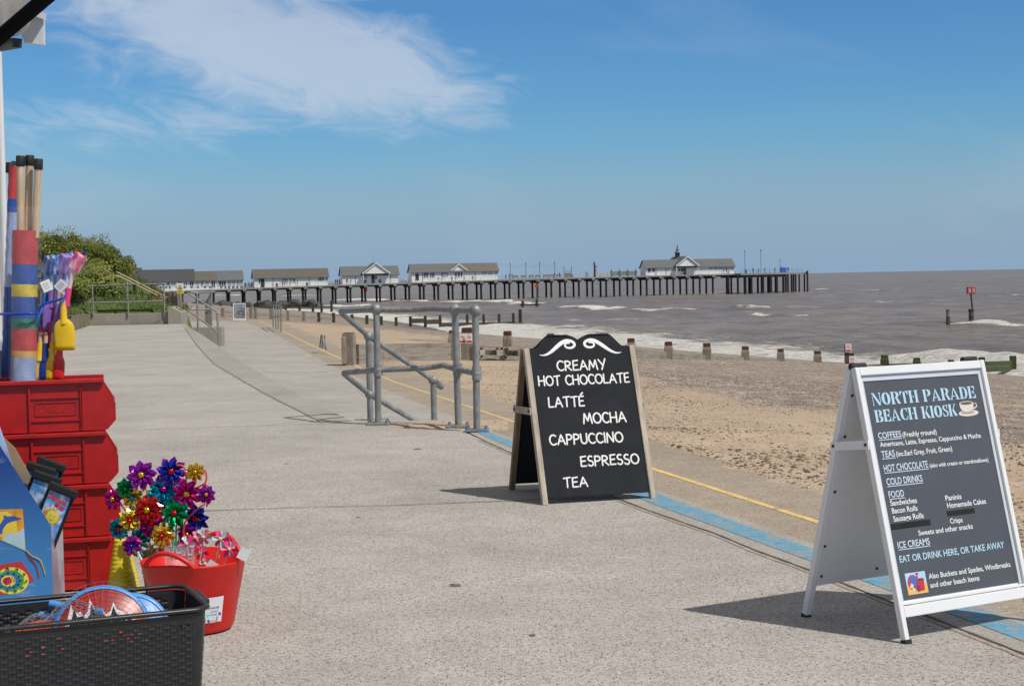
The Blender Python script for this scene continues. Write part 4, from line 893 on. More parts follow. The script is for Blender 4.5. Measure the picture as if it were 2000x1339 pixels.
m = MB(); m.add([(-.040, -.008, -.06), (.062, -.008, -.06), (.066, -.010, .062), (-.044, -.010, .058), (-.040, .014, -.06), (.062, .014, -.06), (.066, .012, .066), (-.044, .012, .062)], [(0, 1, 2, 3), (7, 6, 5, 4), (0, 3, 7, 4), (1, 5, 6, 2)]); m.build('wrapper', mClear, fp)
# ---- yellow castle moulds on a blue tray
mYp = M_('yellow_mould_plastic', (.72, .56, .02), .35, 0, .08, 12)
for i, (x, yb, Yd, ht, r, lb_) in enumerate(((238, 1141, 6.46, .250, .068, 'tall ribbed yellow castle mould beside the red bins'), (248, 1141, 6.62, .18, .058, 'short ribbed yellow castle mould behind the tall one'))):
    b = dep(x, yb, Yd); b.z = .030; pr_ = [(r, 0)]
    k = 14
    for j in range(k): f = j/k; q = r*(1-.62*f); pr_ += [(q, ht*f+.002), (q-.0025, ht*f+ht/k*.6), (q-.0005, ht*f+ht/k*.9)]
    pr_ += [(r*.36, ht), (.0, ht+.004)]
    m = MB(); m.lathe(pr_, 18); o = m.build('castle_mould', mYp, None, Matrix.Translation(b)); tag(o, lb_, 'mould')
b = dep(240, 1150, 6.52); m = MB(); m.bbox((0, 0, .014), (.15, .16, .026), .006); o = m.build('plastic_tray', M_('blue_tray_plastic', (.01, .06, .36), .35), None, Matrix.Translation((b.x, 6.54, .001))); tag(o, 'blue plastic tray under the yellow castle moulds', 'tray')
b = dep(222, 1040, 6.62); m = MB(); m.lathe([(.07, 0), (.012, .27), (0, .275)], 20); o = m.build('toy_cone', M_('red_cone_plastic', (.60, .03, .02), .4), None, Matrix.Translation((b.x-.02, 6.78-.0, .003))); o.location = (b.x+.01, 6.70, .003); tag(o, 'red plastic cone standing behind the yellow castle moulds', 'toy')
# ---- windbreaks
FABC = {'red': (.46, .045, .05), 'blue': (.025, .085, .33), 'yellow': (.58, .45, .06), 'green': (.02, .20, .12), 'ochre': (.55, .33, .08), 'pale': (.30, .38, .60)}
def fabric(n):
    t = NT('windbreak_'+n); v = t.map(t.co(), (1, 1, .5)); nn = t.noise(v, 26, 5, .6, .5); w = t.noise(t.map(t.co(), (1, 1, 14)), 22, 3)
    return t.fin(t.hsv(t.mix(0, FABC[n], FABC[n]), val=t.ss(nn, .3, .7, .85, 1.15)), .5, t.bump(t.math('ADD', nn, t.math('MULTIPLY', w, .5)), .006, .5))
FM = {k: fabric(k) for k in FABC}
mPole = wood('pale_pole_wood', (.50, .36, .22), (.66, .50, .33), rough=.55)
t = NT('clear_sleeve'); v = t.map(t.co(), (1, 1, .4)); nn = t.noise(v, 30, 5, .7, 1.2)
mSleeve = t.fin((.82, .85, .9), .14, t.bump(nn, .01, .6), Alpha=.05, Coat_Weight=.4)
def windbreak(Y, bx, tx, base_z, bands, poles, label, r):
    p0 = dep(bx, 700, Y); p1 = dep(tx, 450, Y); ax = (p1-p0).normalized(); b = p0+ax*((base_z-p0.z)/ax.z)
    o = empty('windbreak', b, 0, label, 'windbreak'); q = ax.to_track_quat('Z', 'Y').to_matrix().to_4x4()
    hz = lambda y: (dep(tx, y, Y).z-b.z)/ax.z
    for y0, y1, c in bands:
        z1, z0 = hz(y0), hz(y1) if y1 else 0; m = MB(); n = 26; k = max(2, int((z1-z0)/.03)); vs = []
        for i in range(k+1):
            z = z0+(z1-z0)*i/k
            for j in range(n):
                a = 2*PI*j/n; rr_ = r*(1+.04*math.sin(3*a+1.2)+.02*math.sin(7*a+z*9))+.0015*math.sin(z*90+a*2); vs.append((rr_*math.cos(a)*1.06, rr_*math.sin(a)*.9, z))
        m.add(vs, [(i*n+j, i*n+(j+1) % n, (i+1)*n+(j+1) % n, (i+1)*n+j) for i in range(k) for j in range(n)], 0, True); m.add(vs[-n:], [tuple(range(n))]); m.build('rolled_fabric', FM[c], o, q)
    for (px, yt, dy) in poles:
        t_ = dep(px, yt, Y+dy); l = q.inverted() @ (t_-b); m = MB(); m.tube([(l.x*.6, l.y*.8, hz(bands[0][0]+14)), (l.x, l.y, l.z)], .0165, 14); pp = m.build('pole', mPole, o, q)
        m = MB(); m.lathe([(.0180, l.z-.045), (.0195, l.z-.043), (.0195, l.z-.002), (.017, l.z+.002), (0, l.z+.003)], 14, c=(l.x, l.y, 0)); m.build('end_cap', mRub, pp)
    return o, q, hz
wb1, q, hz = windbreak(6.98, 47, 50, .03, ((450, 516, 'red'), (516, 555, 'blue'), (555, 579, 'yellow'), (579, 622, 'blue'), (622, 641, 'green'), (641, 684, 'red'), (684, 697, 'ochre'), (697, 0, 'pale')), ((40, 305, -.01), (58, 304, .025), (75, 311, -.015)), 'striped windbreak rolled round three wooden poles with black caps in a clear sleeve', .060)
m = MB(); n = 24; vs = []
for i in range(13):
    z = .02+(hz(405)-.02)*i/12
    for j in range(n): a = 2*PI*j/n; rr_ = .071+.004*math.sin(a*5+i*1.7)+.003*math.sin(a*9+i); vs.append((rr_*math.cos(a)*1.06+.004, rr_*math.sin(a)*.95, z))
m.add(vs, [(i*n+j, i*n+(j+1) % n, (i+1)*n+(j+1) % n, (i+1)*n+j) for i in range(12) for j in range(n)], 0, True); m.build('clear_sleeve', mSleeve, wb1, q)
windbreak(7.15, 14, 23, .03, ((325, 388, 'red'), (388, 415, 'blue'), (415, 560, 'pale'), (560, 0, 'blue')), ((20, 318, 0), (30, 316, .02)), 'second windbreak in red and blue behind the striped one beside the kiosk wall', .025)
# ---- spades on a hook
SPC = {'blue': (.03, .20, .62), 'purple': (.24, .13, .46), 'pink': (.80, .05, .22), 'red': (.65, .02, .02), 'yellow': (.80, .52, .01), 'navy': (.015, .04, .33), 'magenta': (.72, .01, .13)}
def marb(n, a, b):
    t = NT('marbled_'+n); v = t.map(t.co(), (1, 1, .5)); nn = t.noise(v, 14, 3, .5, 1.5); return t.fin(t.mix(t.ss(nn, .42, .58), a, b), .32)
mMar = {'blue': marb('blue', (.02, .12, .60), (.45, .68, .85)), 'purple': marb('purple', (.22, .12, .45), (.46, .38, .68)), 'pink': marb('pink', (.75, .04, .18), (.85, .55, .62))}
def blade(m, w, l, M):
    n = 8; vs = []; prof = [(0, .16), (.06, .40), (.16, .78), (.30, .97), (.55, 1), (.85, .97), (1.0, .93)]
    for s in (0, .003):
        for u, ww in prof:
            for j in range(n+1): q = (j/n-.5)*2; vs.append((q*w/2*ww, -.012*(1-q*q)*(1-u*.4)-s, -l*u))
    k = n+1; c = len(prof); fs = []
    for i in range(c-1):
        for j in range(n): fs += [(i*k+j, i*k+j+1, (i+1)*k+j+1, (i+1)*k+j), (c*k+i*k+j, c*k+(i+1)*k+j, c*k+(i+1)*k+j+1, c*k+i*k+j+1)]
    for i in range(c-1): fs += [(i*k, (i+1)*k, c*k+(i+1)*k, c*k+i*k), (i*k+n, c*k+i*k+n, c*k+(i+1)*k+n, (i+1)*k+n)]
    for j in range(n): fs.append(((c-1)*k+j, (c-1)*k+j+1, c*k+(c-1)*k+j+1, c*k+(c-1)*k+j))
    m.add(vs, fs, 0, True, M)
def spade(px0, py0, px1, py1, Y, shaft, bl, yaw, label, bw=.085, blen=.13, wooden=False, grip=True):
    a = dep(px0, py0, Y); b = dep(px1, py1, Y); ax = (b-a); ln = ax.length; ax.normalize()
    o = empty('beach_spade', a, 0, label, 'spade', 'spades hanging by the kiosk'); z = -ax; y = Vector((math.sin(yaw), -math.cos(yaw), 0)); y = -(y-z*y.dot(z)).normalized(); x = y.cross(z)
    R = Matrix((x, y, z)).transposed().to_4x4()
    sm = mPole if wooden else mMar[shaft]; cl = ln-blen
    m = MB(); m.tube([(0, 0, -.02), (0, 0, -cl+.01)], .0095, 12); m.build('shaft', sm, o, R)
    bm = M_('spade_'+bl, SPC[bl], .3, 0, .06, 12)
    m = MB(); blade(m, bw, blen, Matrix.Translation((0, 0, -cl))); m.tube([(0, 0, -cl+.05), (0, 0, -cl+.004), (0, -.004, -cl-.03)], [.0125, .015, .016], 12); m.build('blade', bm, o, R)
    if grip:
        m = MB(); m.bbox((0, -.018, -.024), (.026, .056, .080), .011, 0, Matrix.Rotation(.28, 4, 'X')); m.build('grip', mMar.get(shaft, bm), o, R)
    return o
sp = [(92, 506, 84, 652, 7.06, 'blue', 'blue', .9, 'blue marbled spade nearest the striped windbreak', .07), (103, 505, 97, 645, 7.04, 'blue', 'purple', .7, 'blue marbled spade with a purple blade, second from the windbreak', .075), (113, 505, 95, 668, 7.08, 'blue', 'blue', 1.0, 'blue spade in the middle of the row with its blade edge on', .06),
      (121, 502, 107, 672, 7.02, 'purple', 'purple', 1.1, 'purple spade in the middle of the row', .06), (129, 502, 114, 655, 7.05, 'purple', 'purple', 1.1, 'purple spade with a white tag towards the right', .055), (137, 500, 118, 640, 7.12, 'blue', 'blue', 1.2, 'blue marbled spade behind the pink one at the right end', .05), (150, 499, 117, 640, 6.98, 'pink', 'pink', 1.2, 'pink marbled spade leaning at the right end of the row', .045)]
for s_ in sp: spade(*s_[:9], bw=s_[9])
low_ = [(122, 560, 127, 684, 6.96, 'yellow', .15, 'wooden spade with a large yellow blade turned to the viewer', .090, .145), (110, 560, 108, 678, 7.04, 'red', .9, 'wooden spade with a red blade behind the yellow one', .075, .13), (101, 560, 93, 680, 7.06, 'magenta', .5, 'wooden spade with a magenta blade left of the red one', .10, .13), (84, 560, 79, 686, 7.10, 'yellow', .9, 'wooden spade with a yellow blade beside the windbreak sleeve', .06, .13)]
for x0, y0, x1, y1, Y, bl, yw, lb_, bw_, bln in low_: spade(x0, y0, x1, y1, Y, 'pink', bl, yw, lb_, bw_, bln, True, False)
for x0, x1, bl, lb_ in ((90, 87, 'navy', 'wooden spade with a navy blade low down behind the top bin'), (104, 100, 'yellow', 'wooden spade with a yellow blade low down behind the top bin'), (118, 114, 'red', 'wooden spade with a red blade low down behind the top bin'), (79, 76, 'yellow', 'wooden spade with a yellow blade lowest by the windbreak')):
    spade(x0, 640, x1, 742, 7.0, 'pink', bl, .4, lb_, .05, .115, True, False)
# tags on the spades
for x, y, r_, lb_ in ((119, 558, .8, 'white square tag on the purple spade'), (91, 558, -.4, 'white tag on the blue spade by the windbreak')):
    p = dep(x, y, 6.93); m = MB(); m.bbox((0, 0, 0), (.042, .001, .048), .0004)
    for k in range(4): m.box((-.002, -.0011, .012-.008*k), (.024, .0004, .0022), 1)
    o = m.build('price_tag', [mInkW, M_('label_grey_ink', (0, 0, 0))], None, Matrix.Translation(p) @ Matrix.Rotation(r_, 4, 'Y') @ Matrix.Rotation(.2, 4, 'Z')); tag(o, lb_, 'tag')
# hook rail and stretch cord
mBlueRod = M_('blue_coated_wire', (.01, .05, .42), .35)
k0 = dep(20, 560, 7.25); hk = empty('display_hook', k0, 0, 'pair of long blue coated hooks holding the spades by the kiosk', 'hook'); m = MB()
for y0, y1, dy in ((520, 493, 0), (538, 511, .0)): m.tube(curve3([dep(10, 560+(y0-520)*.6, 7.32)-k0, dep(60, 535+(y0-520)*.8, 7.2)-k0, dep(140, y0-15, 7.06)-k0, dep(168, y1, 7.02)-k0], 5), .0062, 8)
m.build('hook_wire', mBlueRod, hk)
c0 = dep(40, 612, 6.90); cd = empty('stretch_cord', c0, 0, 'blue stretch cord tied round the windbreak and the spades', 'cord'); m = MB()
m.tube(curve3([dep(x, y, Y)-c0 for x, y, Y in ((-40, 613, 7.1), (0, 613, 6.95), (30, 613, 6.90), (60, 612, 6.90), (74, 611, 6.93), (80, 598, 6.93), (90, 592, 6.93), (112, 586, 6.93), (124, 581, 6.93), (128, 576, 6.97), (122, 572, 7.10))], 5), .0055, 8); m.build('cord_strand', mBlueRod, cd)
# ---- kite display box
KB = empty('display_box', (0, 0, 0), 0, 'blue printed card box of kites standing before the red bins', 'display box')
kY = 6.12; kr = dep(103, 1150, kY); kr.z = 0; KB.location = (kr.x, kr.y, 0); KB.rotation_euler = (0, 0, math.radians(3))
t = NT('printed_sky_card'); v = t.co(); n = t.noise(t.map(v, (1, 1, 1.6)), 7, 6, .6, .6); s_ = t.sepxyz(v); 
cc = t.mix(t.ss(s_[2], .15, .75), (.05, .24, .56), (.012, .05, .26)); mCard = t.fin(t.mix(t.ss(n, .60, .74, 0, .75), cc, (.55, .66, .78)), .3)
mCardIn = M_('brown_card', (.36, .26, .17), .85)
LBX, DBX = .42, .20; zt = lambda x: .345+(-x)*1.10 if -x < .27 else .642
prof = [(-LBX, .003), (0, .003), (0, .393), (-.25, .822), (-LBX, .822)]
m = MB(); m.prism(prof, 0, .004); fr = m.build('front_wall', mCard, KB)
m = MB(); m.prism([(-LBX, .003), (0, .003), (0, .393), (-.20, .70), (-LBX, .80)], DBX-.004, DBX); m.build('back_wall', mCardIn, KB)
m = MB(); m.box((-.002, DBX/2, .197), (.004, DBX-.01, .388)); m.build('side_wall', M_('shiny_side_film', (.50, .50, .62), .12, .3, .3, 8), KB); m = MB(); m.box((-LBX/2, DBX/2, .006), (LBX-.01, DBX-.01, .004)); m.build('floor_panel', mCardIn, KB)
m = MB(); m.prism([(-.33, .60), (-.14, .58), (-.205, .80), (-.30, .84)], .06, .064); m.build('header_flap', M_('pale_sky_print', (.40, .55, .78), .35, 0, .3, 12), KB)
m = MB(); m.prism([(-.20, .55), (-.08, .55), (-.15, .69), (-.22, .76)], .09, .094); m.build('divider', mCardIn, KB)
px2 = lambda x, y: ((x-104)*kY/F, (1226-y)*kY/F)
kp = [M_('print_orange', (.75, .32, .04), .35, 0, .25, 25), M_('print_golden', (.80, .58, .06), .35), M_('print_dolphin', (.03, .10, .42), .35), M_('print_pale_wave', (.45, .62, .68), .35), M_('print_red', (0, 0, 0)), M_('print_lemon', (.80, .70, .10), .35), M_('print_kgreen', (.05, .35, .12), .35), M_('print_kblue', (.03, .18, .5), .35), M_('print_black', (.02, .02, .02), .35)]
m = MB(); PX_ = lambda L_: [px2(x, y) for x, y in L_]
m.prism(PX_([(-40, 992), (51, 992), (54, 1075), (-20, 1040)]), -.001, .002, 0, back=False); m.prism(PX_([(-10, 1000), (20, 996), (38, 1010), (40, 1040), (20, 1052), (-10, 1038)]), -.0016, .002, 1, back=False)
m.prism(PX_([(3, 1040), (6, 1022), (14, 1010), (14, 1003), (22, 1006), (34, 1005), (40, 1008), (48, 1010), (40, 1014), (30, 1016), (20, 1020), (12, 1030), (10, 1040)]), -.0022, .002, 2, back=False); m.prism(PX_([(8, 1052), (20, 1038), (36, 1040), (52, 1030), (54, 1075)]), -.0019, .002, 3, back=False)
dk = m.build('dolphin_print', kp, fr)
m = MB()
for pts, c in ((((54, 1075), (62, 1090), (72, 1102), (78, 1128)), 4), (((54, 1074), (66, 1086), (82, 1096), (90, 1124)), 5)):
    P = curve3([Vector((px2(*p)[0], -.001, px2(*p)[1])) for p in pts], 5); m.tube(P, .006, 6, c, flat=.15)
m.build('kite_tail_print', kp, fr)
m = MB(); m.prism(PX_([(-30, 1105), (45, 1095), (69, 1132), (24, 1160), (-40, 1160)]), -.001, .002, 4, back=False)
cs = px2(25, 1133)
for j, (rr_, c) in enumerate(((.066, 5), (.052, 6), (.040, 7), (.028, 5), (.018, 4))):
    ee = [(cs[0]-.004*j+rr_*math.cos(2*PI*i/22), cs[1]+rr_*(.8)*math.sin(2*PI*i/22)) for i in range(22)]
    m.prism(ee, -.0014-.0004*j, .002, c, back=False)
for k in range(26): a = k*.62; r0 = .006+k*.0022; m.prism([(cs[0]+r0*math.cos(a), cs[1]+r0*.8*math.sin(a)), (cs[0]+(r0+.010)*math.cos(a+.06), cs[1]+(r0+.010)*.8*math.sin(a+.06)), (cs[0]+(r0+.009)*math.cos(a+.22), cs[1]+(r0+.009)*.8*math.sin(a+.22))], -.0044-.00005*k, .002, 8, back=False)
m.build('spiral_print', kp, fr)
# kite packets standing in the box
mNyl = M_('black_nylon_sleeve', (.010, .010, .011), .7, 0, .4, 30, .6, 40)
t = NT('kite_packet_print'); v = t.co(); n = t.noise(v, 16, 5, .6, .5); mPkt = t.fin(t.mix(t.ss(n, .45, .62), (.10, .30, .66), (.68, .76, .86)), .16)
kit = [((118, 985), 0, .24, 'kite packet in front with a smiling sun kite printed on it', True), ((88, 962), .035, .20, 'kite packet behind the sun one, only its white edge and red mark showing', False), ((78, 945), .06, .16, 'kite packet third back with a bright blue edge', False), ((96, 935), .085, .22, 'kite packet at the back of the box with its black sleeve raised', False)]
for (x, y), dy, rot, lb_, face in kit:
    p = dep(x-8, y, kY+.05+dy); kk = empty('kite_packet', p, 0, lb_, 'kite', 'kites in the display box'); R = Matrix.Rotation(rot+.16, 4, 'Y')
    m = MB(); m.bbox((0, 0, -.10), (.088, .012, .30), .004); pk_ = m.build('printed_sleeve', mPkt, kk, R)
    m = MB(); m.bbox((0, .004, -.10), (.112, .008, .31), .003); m.bbox((.004, -.002, .064), (.116, .026, .034), .009); m.build('black_sleeve', mNyl, kk, R)
    if face:
        lettering('Diamond', -.040, .036, .018, .020, M_('packet_red_ink', (.65, .03, .04), .4), pk_, None, -.0075, .03, slope=-.08)
        lettering('Mico', -.004, .036, -.008, .020, M_('packet_red_ink', (0, 0, 0)), pk_, None, -.0075, .03, slope=-.08)
        m = MB(); m.prism([(-.036, -.036), (.000, -.012), (.036, -.044), (.006, -.112)], -.0075, -.005, 0, back=False); m.prism(e(.004, -.050, .024, .027), -.0081, -.005, 1, back=False)
        for sx in (-.006, .012): m.prism(e(sx, -.044, .0022, .0022, 8), -.0088, -.005, 0, back=False)
        m.prism([(-.004, -.058), (.004, -.063), (.012, -.058), (.004, -.060)], -.0088, -.005, 0, back=False); m.build('sun_print', [kp[0], kp[5]], pk_)
# ---- black woven basket
FR = Vector((-.985, 5.02, 0)); rzB = math.radians(22.5)
bk_ = empty('woven_basket', FR, rzB, 'black woven plastic basket with bat sets inside at the bottom left', 'basket')
mBas = M_('black_woven_plastic', (.020, .020, .022), .36, 0, .15, 20)
LB_, DB_, HB_ = .66, .43, .285
def hsh(a, b): q = math.sin(a*12.9+b*78.2)*43758.5; return q-math.floor(q)
def wall(m, p0, p1, out_, nu, nv, rows, cols, holes, th=.0035):
    p0, p1, out_ = Vector(p0), Vector(p1), Vector(out_); L_ = (p1-p0).length; vs = []; fs = []
    for j in range(nv+1):
        v_ = j/nv
        for i in range(nu+1):
            u_ = i/nu; row = v_*rows; ph = (math.floor(row) % 2)*.5
            s1 = abs(math.sin(PI*(row % 1))); w_ = math.sin(2*PI*(u_*cols/2+ph)); d_ = th*(s1**.5)*(.55+.45*w_)+.0012*math.sin(u_*cols*4*PI)
            if v_ > .9: d_ = .001
            vs.append(p0.lerp(p1, u_)+out_*(d_+(1-v_)*-.022)+Vector((0, 0, .004+v_*(HB_-.016))))
    for j in range(nv):
        v_ = (j+.5)/nv
        for i in range(nu):
            u_ = (i+.5)/nu; row = v_*rows; cu = (u_*cols+(math.floor(row) % 2)*.5) % 1
            if holes and .68 < v_ < .88 and (row % 1) > .72 and .2 < cu < .55 and hsh(math.floor(row), math.floor(u_*cols+(math.floor(row) % 2)*.5)) < .16: continue
            fs.append((j*(nu+1)+i, j*(nu+1)+i+1, (j+1)*(nu+1)+i+1, (j+1)*(nu+1)+i))
    m.add(vs, fs, 0, True)
m = MB(); c = .05
wall(m, (-LB_, 0, 0), (-c, 0, 0), (0, -1, 0), 330, 130, 24, 26, True); wall(m, (0, c, 0), (0, DB_-c, 0), (1, 0, 0), 150, 110, 24, 14, True)
wall(m, (-c, DB_, 0), (-LB_, DB_, 0), (0, 1, 0), 200, 90, 24, 26, True); wall(m, (-LB_, DB_-c, 0), (-LB_, c, 0), (-1, 0, 0), 60, 50, 24, 14, False)
for cx_, cy_, a0 in ((-c, c, -90), (-c, DB_-c, 0), (-LB_, DB_-c, 90), (-LB_, c, 180)):
    vs = []
    for z, inn in ((.004, .022), (HB_-.012, 0)):
        for k in range(9): a = math.radians(a0+90*k/8); vs.append((cx_+(c-inn)*math.cos(a) if cx_ > -LB_ else cx_+(.01)*math.cos(a), cy_+(c-inn)*math.sin(a), z))
    m.add(vs, [(k, k+1, 10+k, 9+k) for k in range(8)], 0, True)
m.box((-LB_/2, DB_/2, .008), (LB_-.06, DB_-.06, .006)); m.build('woven_body', mBas, bk_)
loop = []
for cx_, cy_, a0 in ((-c, c, -90), (-c, DB_-c, 0), (-LB_, DB_-c, 90), (-LB_, c, 180)):
    for k in range(7): a = math.radians(a0+15*k); loop.append(Vector((cx_+(c+.004)*math.cos(a), cy_+(c+.004)*math.sin(a), HB_)))
loop = loop+[loop[0], loop[1]]
m = MB(); m.tube(loop, .011, 10, caps=False); 
for p in m.v: p.z = HB_+(p.z-HB_)*.75
m.bbox((.014, DB_/2, HB_-.004), (.036, .17, .018), .006); m.build('rim', mBas, bk_)
# bat sets in net bags
def in_b(x, y, z): return Matrix.Translation(FR) @ Matrix.Rotation(rzB, 4, 'Z') @ Matrix.Translation((x, y, z))
t = NT('flame_print'); v = t.co(); sx = t.sepxyz(v); chk = t.noise(v, 40, 3)
mBatR = t.fin(t.hsv(t.mix(t.ss(sx[2], -.02, .10), (.50, .07, .02), (.33, .015, .012)), val=t.ss(chk, .3, .7, .8, 1.2)), .35)
mBatB = M_('blue_bat_edge', (.07, .28, .68), .4, 0, .1, 20); mNet = M_('white_net_thread', (.26, .27, .31), .6)
def disc(m, r, th, mi, me_, sc=1.0): 
    n = 40; m.lathe([(0, -th/2), (r-.003, -th/2), (r, -th/2+.003), (r, th/2-.003), (r-.003, th/2), (0, th/2)], n, mi, M=Matrix.Rotation(PI/2, 4, 'X'))
def batset(Mx, label, front, rr_=.145):
    o = empty('bat_set', Mx.translation, 0, label, 'beach toy', 'bat sets in the basket'); R = Mx.to_3x3().to_4x4()
    m = MB(); disc(m, rr_, .012, 0, 0); b_ = m.build('bat_blade', front, o, R)
    m = MB(); m.lathe([(rr_-.001, -.008), (rr_+.010, -.007), (rr_+.011, .007), (rr_-.001, .008)], 40, M=Matrix.Rotation(PI/2, 4, 'X')); m.build('bat_edge', mBatB if front is mBatR else front, o, R)
    m = MB(); m.bbox((0, 0, -rr_-.055), (.032, .022, .12), .007); m.build('bat_handle', mBatB, o, R)
    return o, b_, R
o, b_, R = batset(in_b(-.31, .155, .205) @ Matrix.Rotation(math.radians(-12), 4, 'Z') @ RX(math.radians(-22)), 'round beach bat with red and white flames and a blue edge in a net', mBatR)
m = MB()
fl_ = lambda dx, dz, k: [(-.118+dx, .02)]+[(x*k+dx, z+dz) for x, z in ((-.108, .050), (-.098, .098), (-.086, .070), (-.066, .074), (-.058, .058), (-.044, .076), (-.040, .112), (-.024, .082), (.0, .078), (.012, .060), (.026, .072), (.034, .100), (.046, .074), (.066, .066), (.078, .050), (.092, .070), (.098, .044))]+[(.112+dx, .02)]
m.prism(fl_(0, 0, 1.0), -.0068, -.005, 0, back=False); m.prism([(x*.96, z) for x, z in fl_(.003, -.014, .97)], -.0076, -.005, 1, back=False)
m.build('flame_print', [mInkW, mInkK], b_)
o2, b2, R2 = batset(in_b(-.215, .20, .190) @ Matrix.Rotation(math.radians(-12), 4, 'Z') @ RX(math.radians(-20)), 'blue beach bat behind the flame one', mBatB, .118)
o3, b3, R3 = batset(in_b(-.475, .13, .155) @ Matrix.Rotation(math.radians(10), 4, 'Z') @ RX(math.radians(-48)), 'plain red beach bat lying at the left of the basket', M_('plain_red_bat', (.55, .06, .03), .4, 0, .1, 30), .13)
nb = empty('net_bag', in_b(-.40, .27, .27).translation, rzB, 'white net bag bunched up over blue bat handles at the back of the basket', 'net bag'); m = MB()
for k, (x0, x1, z) in enumerate(((-.06, .10, .012), (-.09, .07, -.028))): m.tube([(x0, -.02+.03*k, z+.018), (x1, -.09+.02*k, z-.012)], .012, 10)
m.build('bat_handle', mBatB, nb)
m = MB(); U, V2 = 22, 13
def netp(u, v): x = -.17+.34*u; y = .02-.14*v; hump = math.sin(PI*min(1, max(0, u)))**.7; return Vector((x+.02*math.sin(v*5), y, -.05+hump*(.085+.02*math.sin(u*9+v*3))*math.sin(PI*(.25+.65*(1-v)))+.012*math.sin(u*17)))
for i in range(U+1): m.tube([netp(i/U+.02*j/V2*(1 if j % 2 else -1)*.8, j/V2) for j in range(V2+1)], .0006, 4)
for j in range(V2+1): m.tube([netp(i/U, j/V2+.012*(1 if i % 2 else -1)) for i in range(U+1)], .0006, 4)
m.build('netting', mNet, nb)
# netting over the front bats
m = MB(); U, V2 = 20, 9
Mn = in_b(-.30, .155, .205) @ Matrix.Rotation(math.radians(-12), 4, 'Z') @ RX(math.radians(-22))
def n2(u, v): a = (u-.5)*PI*1.05; r = .03+.135*v; return Vector((r*math.sin(a)*1.05, -.018-.006*math.sin(u*14)*v, r*math.cos(a)))
for i in range(U+1): m.tube([n2(i/U+.010*(j % 2), j/V2) for j in range(V2+1)], .0004, 4)
for j in range(V2+1): m.tube([n2(i/U, j/V2) for i in range(U+1)], .0004, 4)
m.build('netting', mNet, o, R)
# ================================================================== kiosk corner
kw = empty('beach_kiosk', (-2.46, 7.75, 0), 0, 'white painted kiosk with gutter, only its corner showing at the left edge', 'kiosk')
mKW = M_('white_kiosk_paint', (.72, .72, .71), .45, 0, .06, 4); mKD = M_('dark_blue_grey_wall', (.05, .065, .085), .6, 0, .2, 6)
m = MB(); m.box((-1.5, -1.6, 1.85), (2.98, 3.2, 1.65)); m.build('upper_wall', mKW, kw)
m = MB(); m.box((-1.5, -1.6, .51), (2.96, 3.18, 1.02)); m.build('lower_wall', mKD, kw)
m = MB(); m.bbox((-.02, -.03, 1.86), (.07, .07, 1.62), .006); m.tube([(.022, -.07, 1.12), (.022, -.07, 2.45)], .014, 12); m.build('corner_trim', mKW, kw)
m = MB(); m.bbox((-.05, -.9, 1.045), (.22, 1.7, .05), .008); m.build('counter_shelf', M_('grey_counter', (.34, .35, .36), .5), kw)
m = MB(); m.add([(-3.2, -3.4, 2.70), (.16, -3.4, 2.70), (.16, .12, 2.70), (-3.2, .12, 2.70), (-1.5, -3.4, 3.4), (-1.5, .12, 3.4)], [(0, 3, 2, 1), (1, 2, 5, 4), (3, 0, 4, 5), (0, 1, 4), (2, 3, 5)]); m.build('roof', M_('grey_roof_felt', (.10, .10, .11), .85), kw)
gy = 7.1-7.75
def kp_(x, y, Y=7.15): return dep(x, y, Y)-Vector((-2.46, 7.75, 0))
m = MB(); A = [kp_(56, 22), kp_(84, 38), kp_(85, 87), kp_(48, 84), kp_(38, 60)]; B = [p+Vector((0, .03, 0)) for p in A]
m.add(A+B, [(0, 1, 2, 3, 4), (9, 8, 7, 6, 5)]+[(i, 5+i, 5+(i+1) % 5, (i+1) % 5) for i in range(5)]); m.build('barge_board', mKW, kw)
m = MB(); A = [kp_(60, 18), kp_(91, 28), kp_(90, 40), kp_(62, 24)]; B = [p+Vector((-.25, -2.0, .0)) for p in A]; m.add(A+B, [(0, 1, 2, 3), (7, 6, 5, 4)]+[(i, 4+i, 4+(i+1) % 4, (i+1) % 4) for i in range(4)]); m.build('roof_edge', M_('pale_roof_edge', (.58, .56, .54), .5), kw)
# half-round gutter along the front, seen from below
n = 14; m = MB(); gp0, gp1 = kp_(28, 36, 7.05), kp_(10, -160, 5.4)
vs = []
for g in (gp0, gp1):
    for rr_ in (.072, .066):
        for k in range(n+1): a = PI+PI*k/n; vs.append(g+Vector((rr_*math.cos(a), 0, rr_*math.sin(a))))
w = n+1
m.add(vs, [(k, k+1, 2*w+k+1, 2*w+k) for k in range(n)]+[(w+k+1, w+k, 3*w+k, 3*w+k+1) for k in range(n)]+[(k+1, k, w+k, w+k+1) for k in range(n)], 0, True); m.build('gutter', M_('white_gutter', (.62, .61, .60), .35), kw)
m = MB()
for g in (gp0+Vector((0, -.04, 0)),): m.tube([g+Vector((.078*math.cos(PI+PI*k/12), 0, .078*math.sin(PI+PI*k/12))) for k in range(13)], .008, 6)
m.build('gutter_bracket', M_('white_gutter', (0, 0, 0)), kw)
m = MB(); a, b = kp_(-10, 92, 7.3), kp_(34, 84, 7.0); m.tube([a, b], .028, 4); m.build('floodlight', mRub, kw)
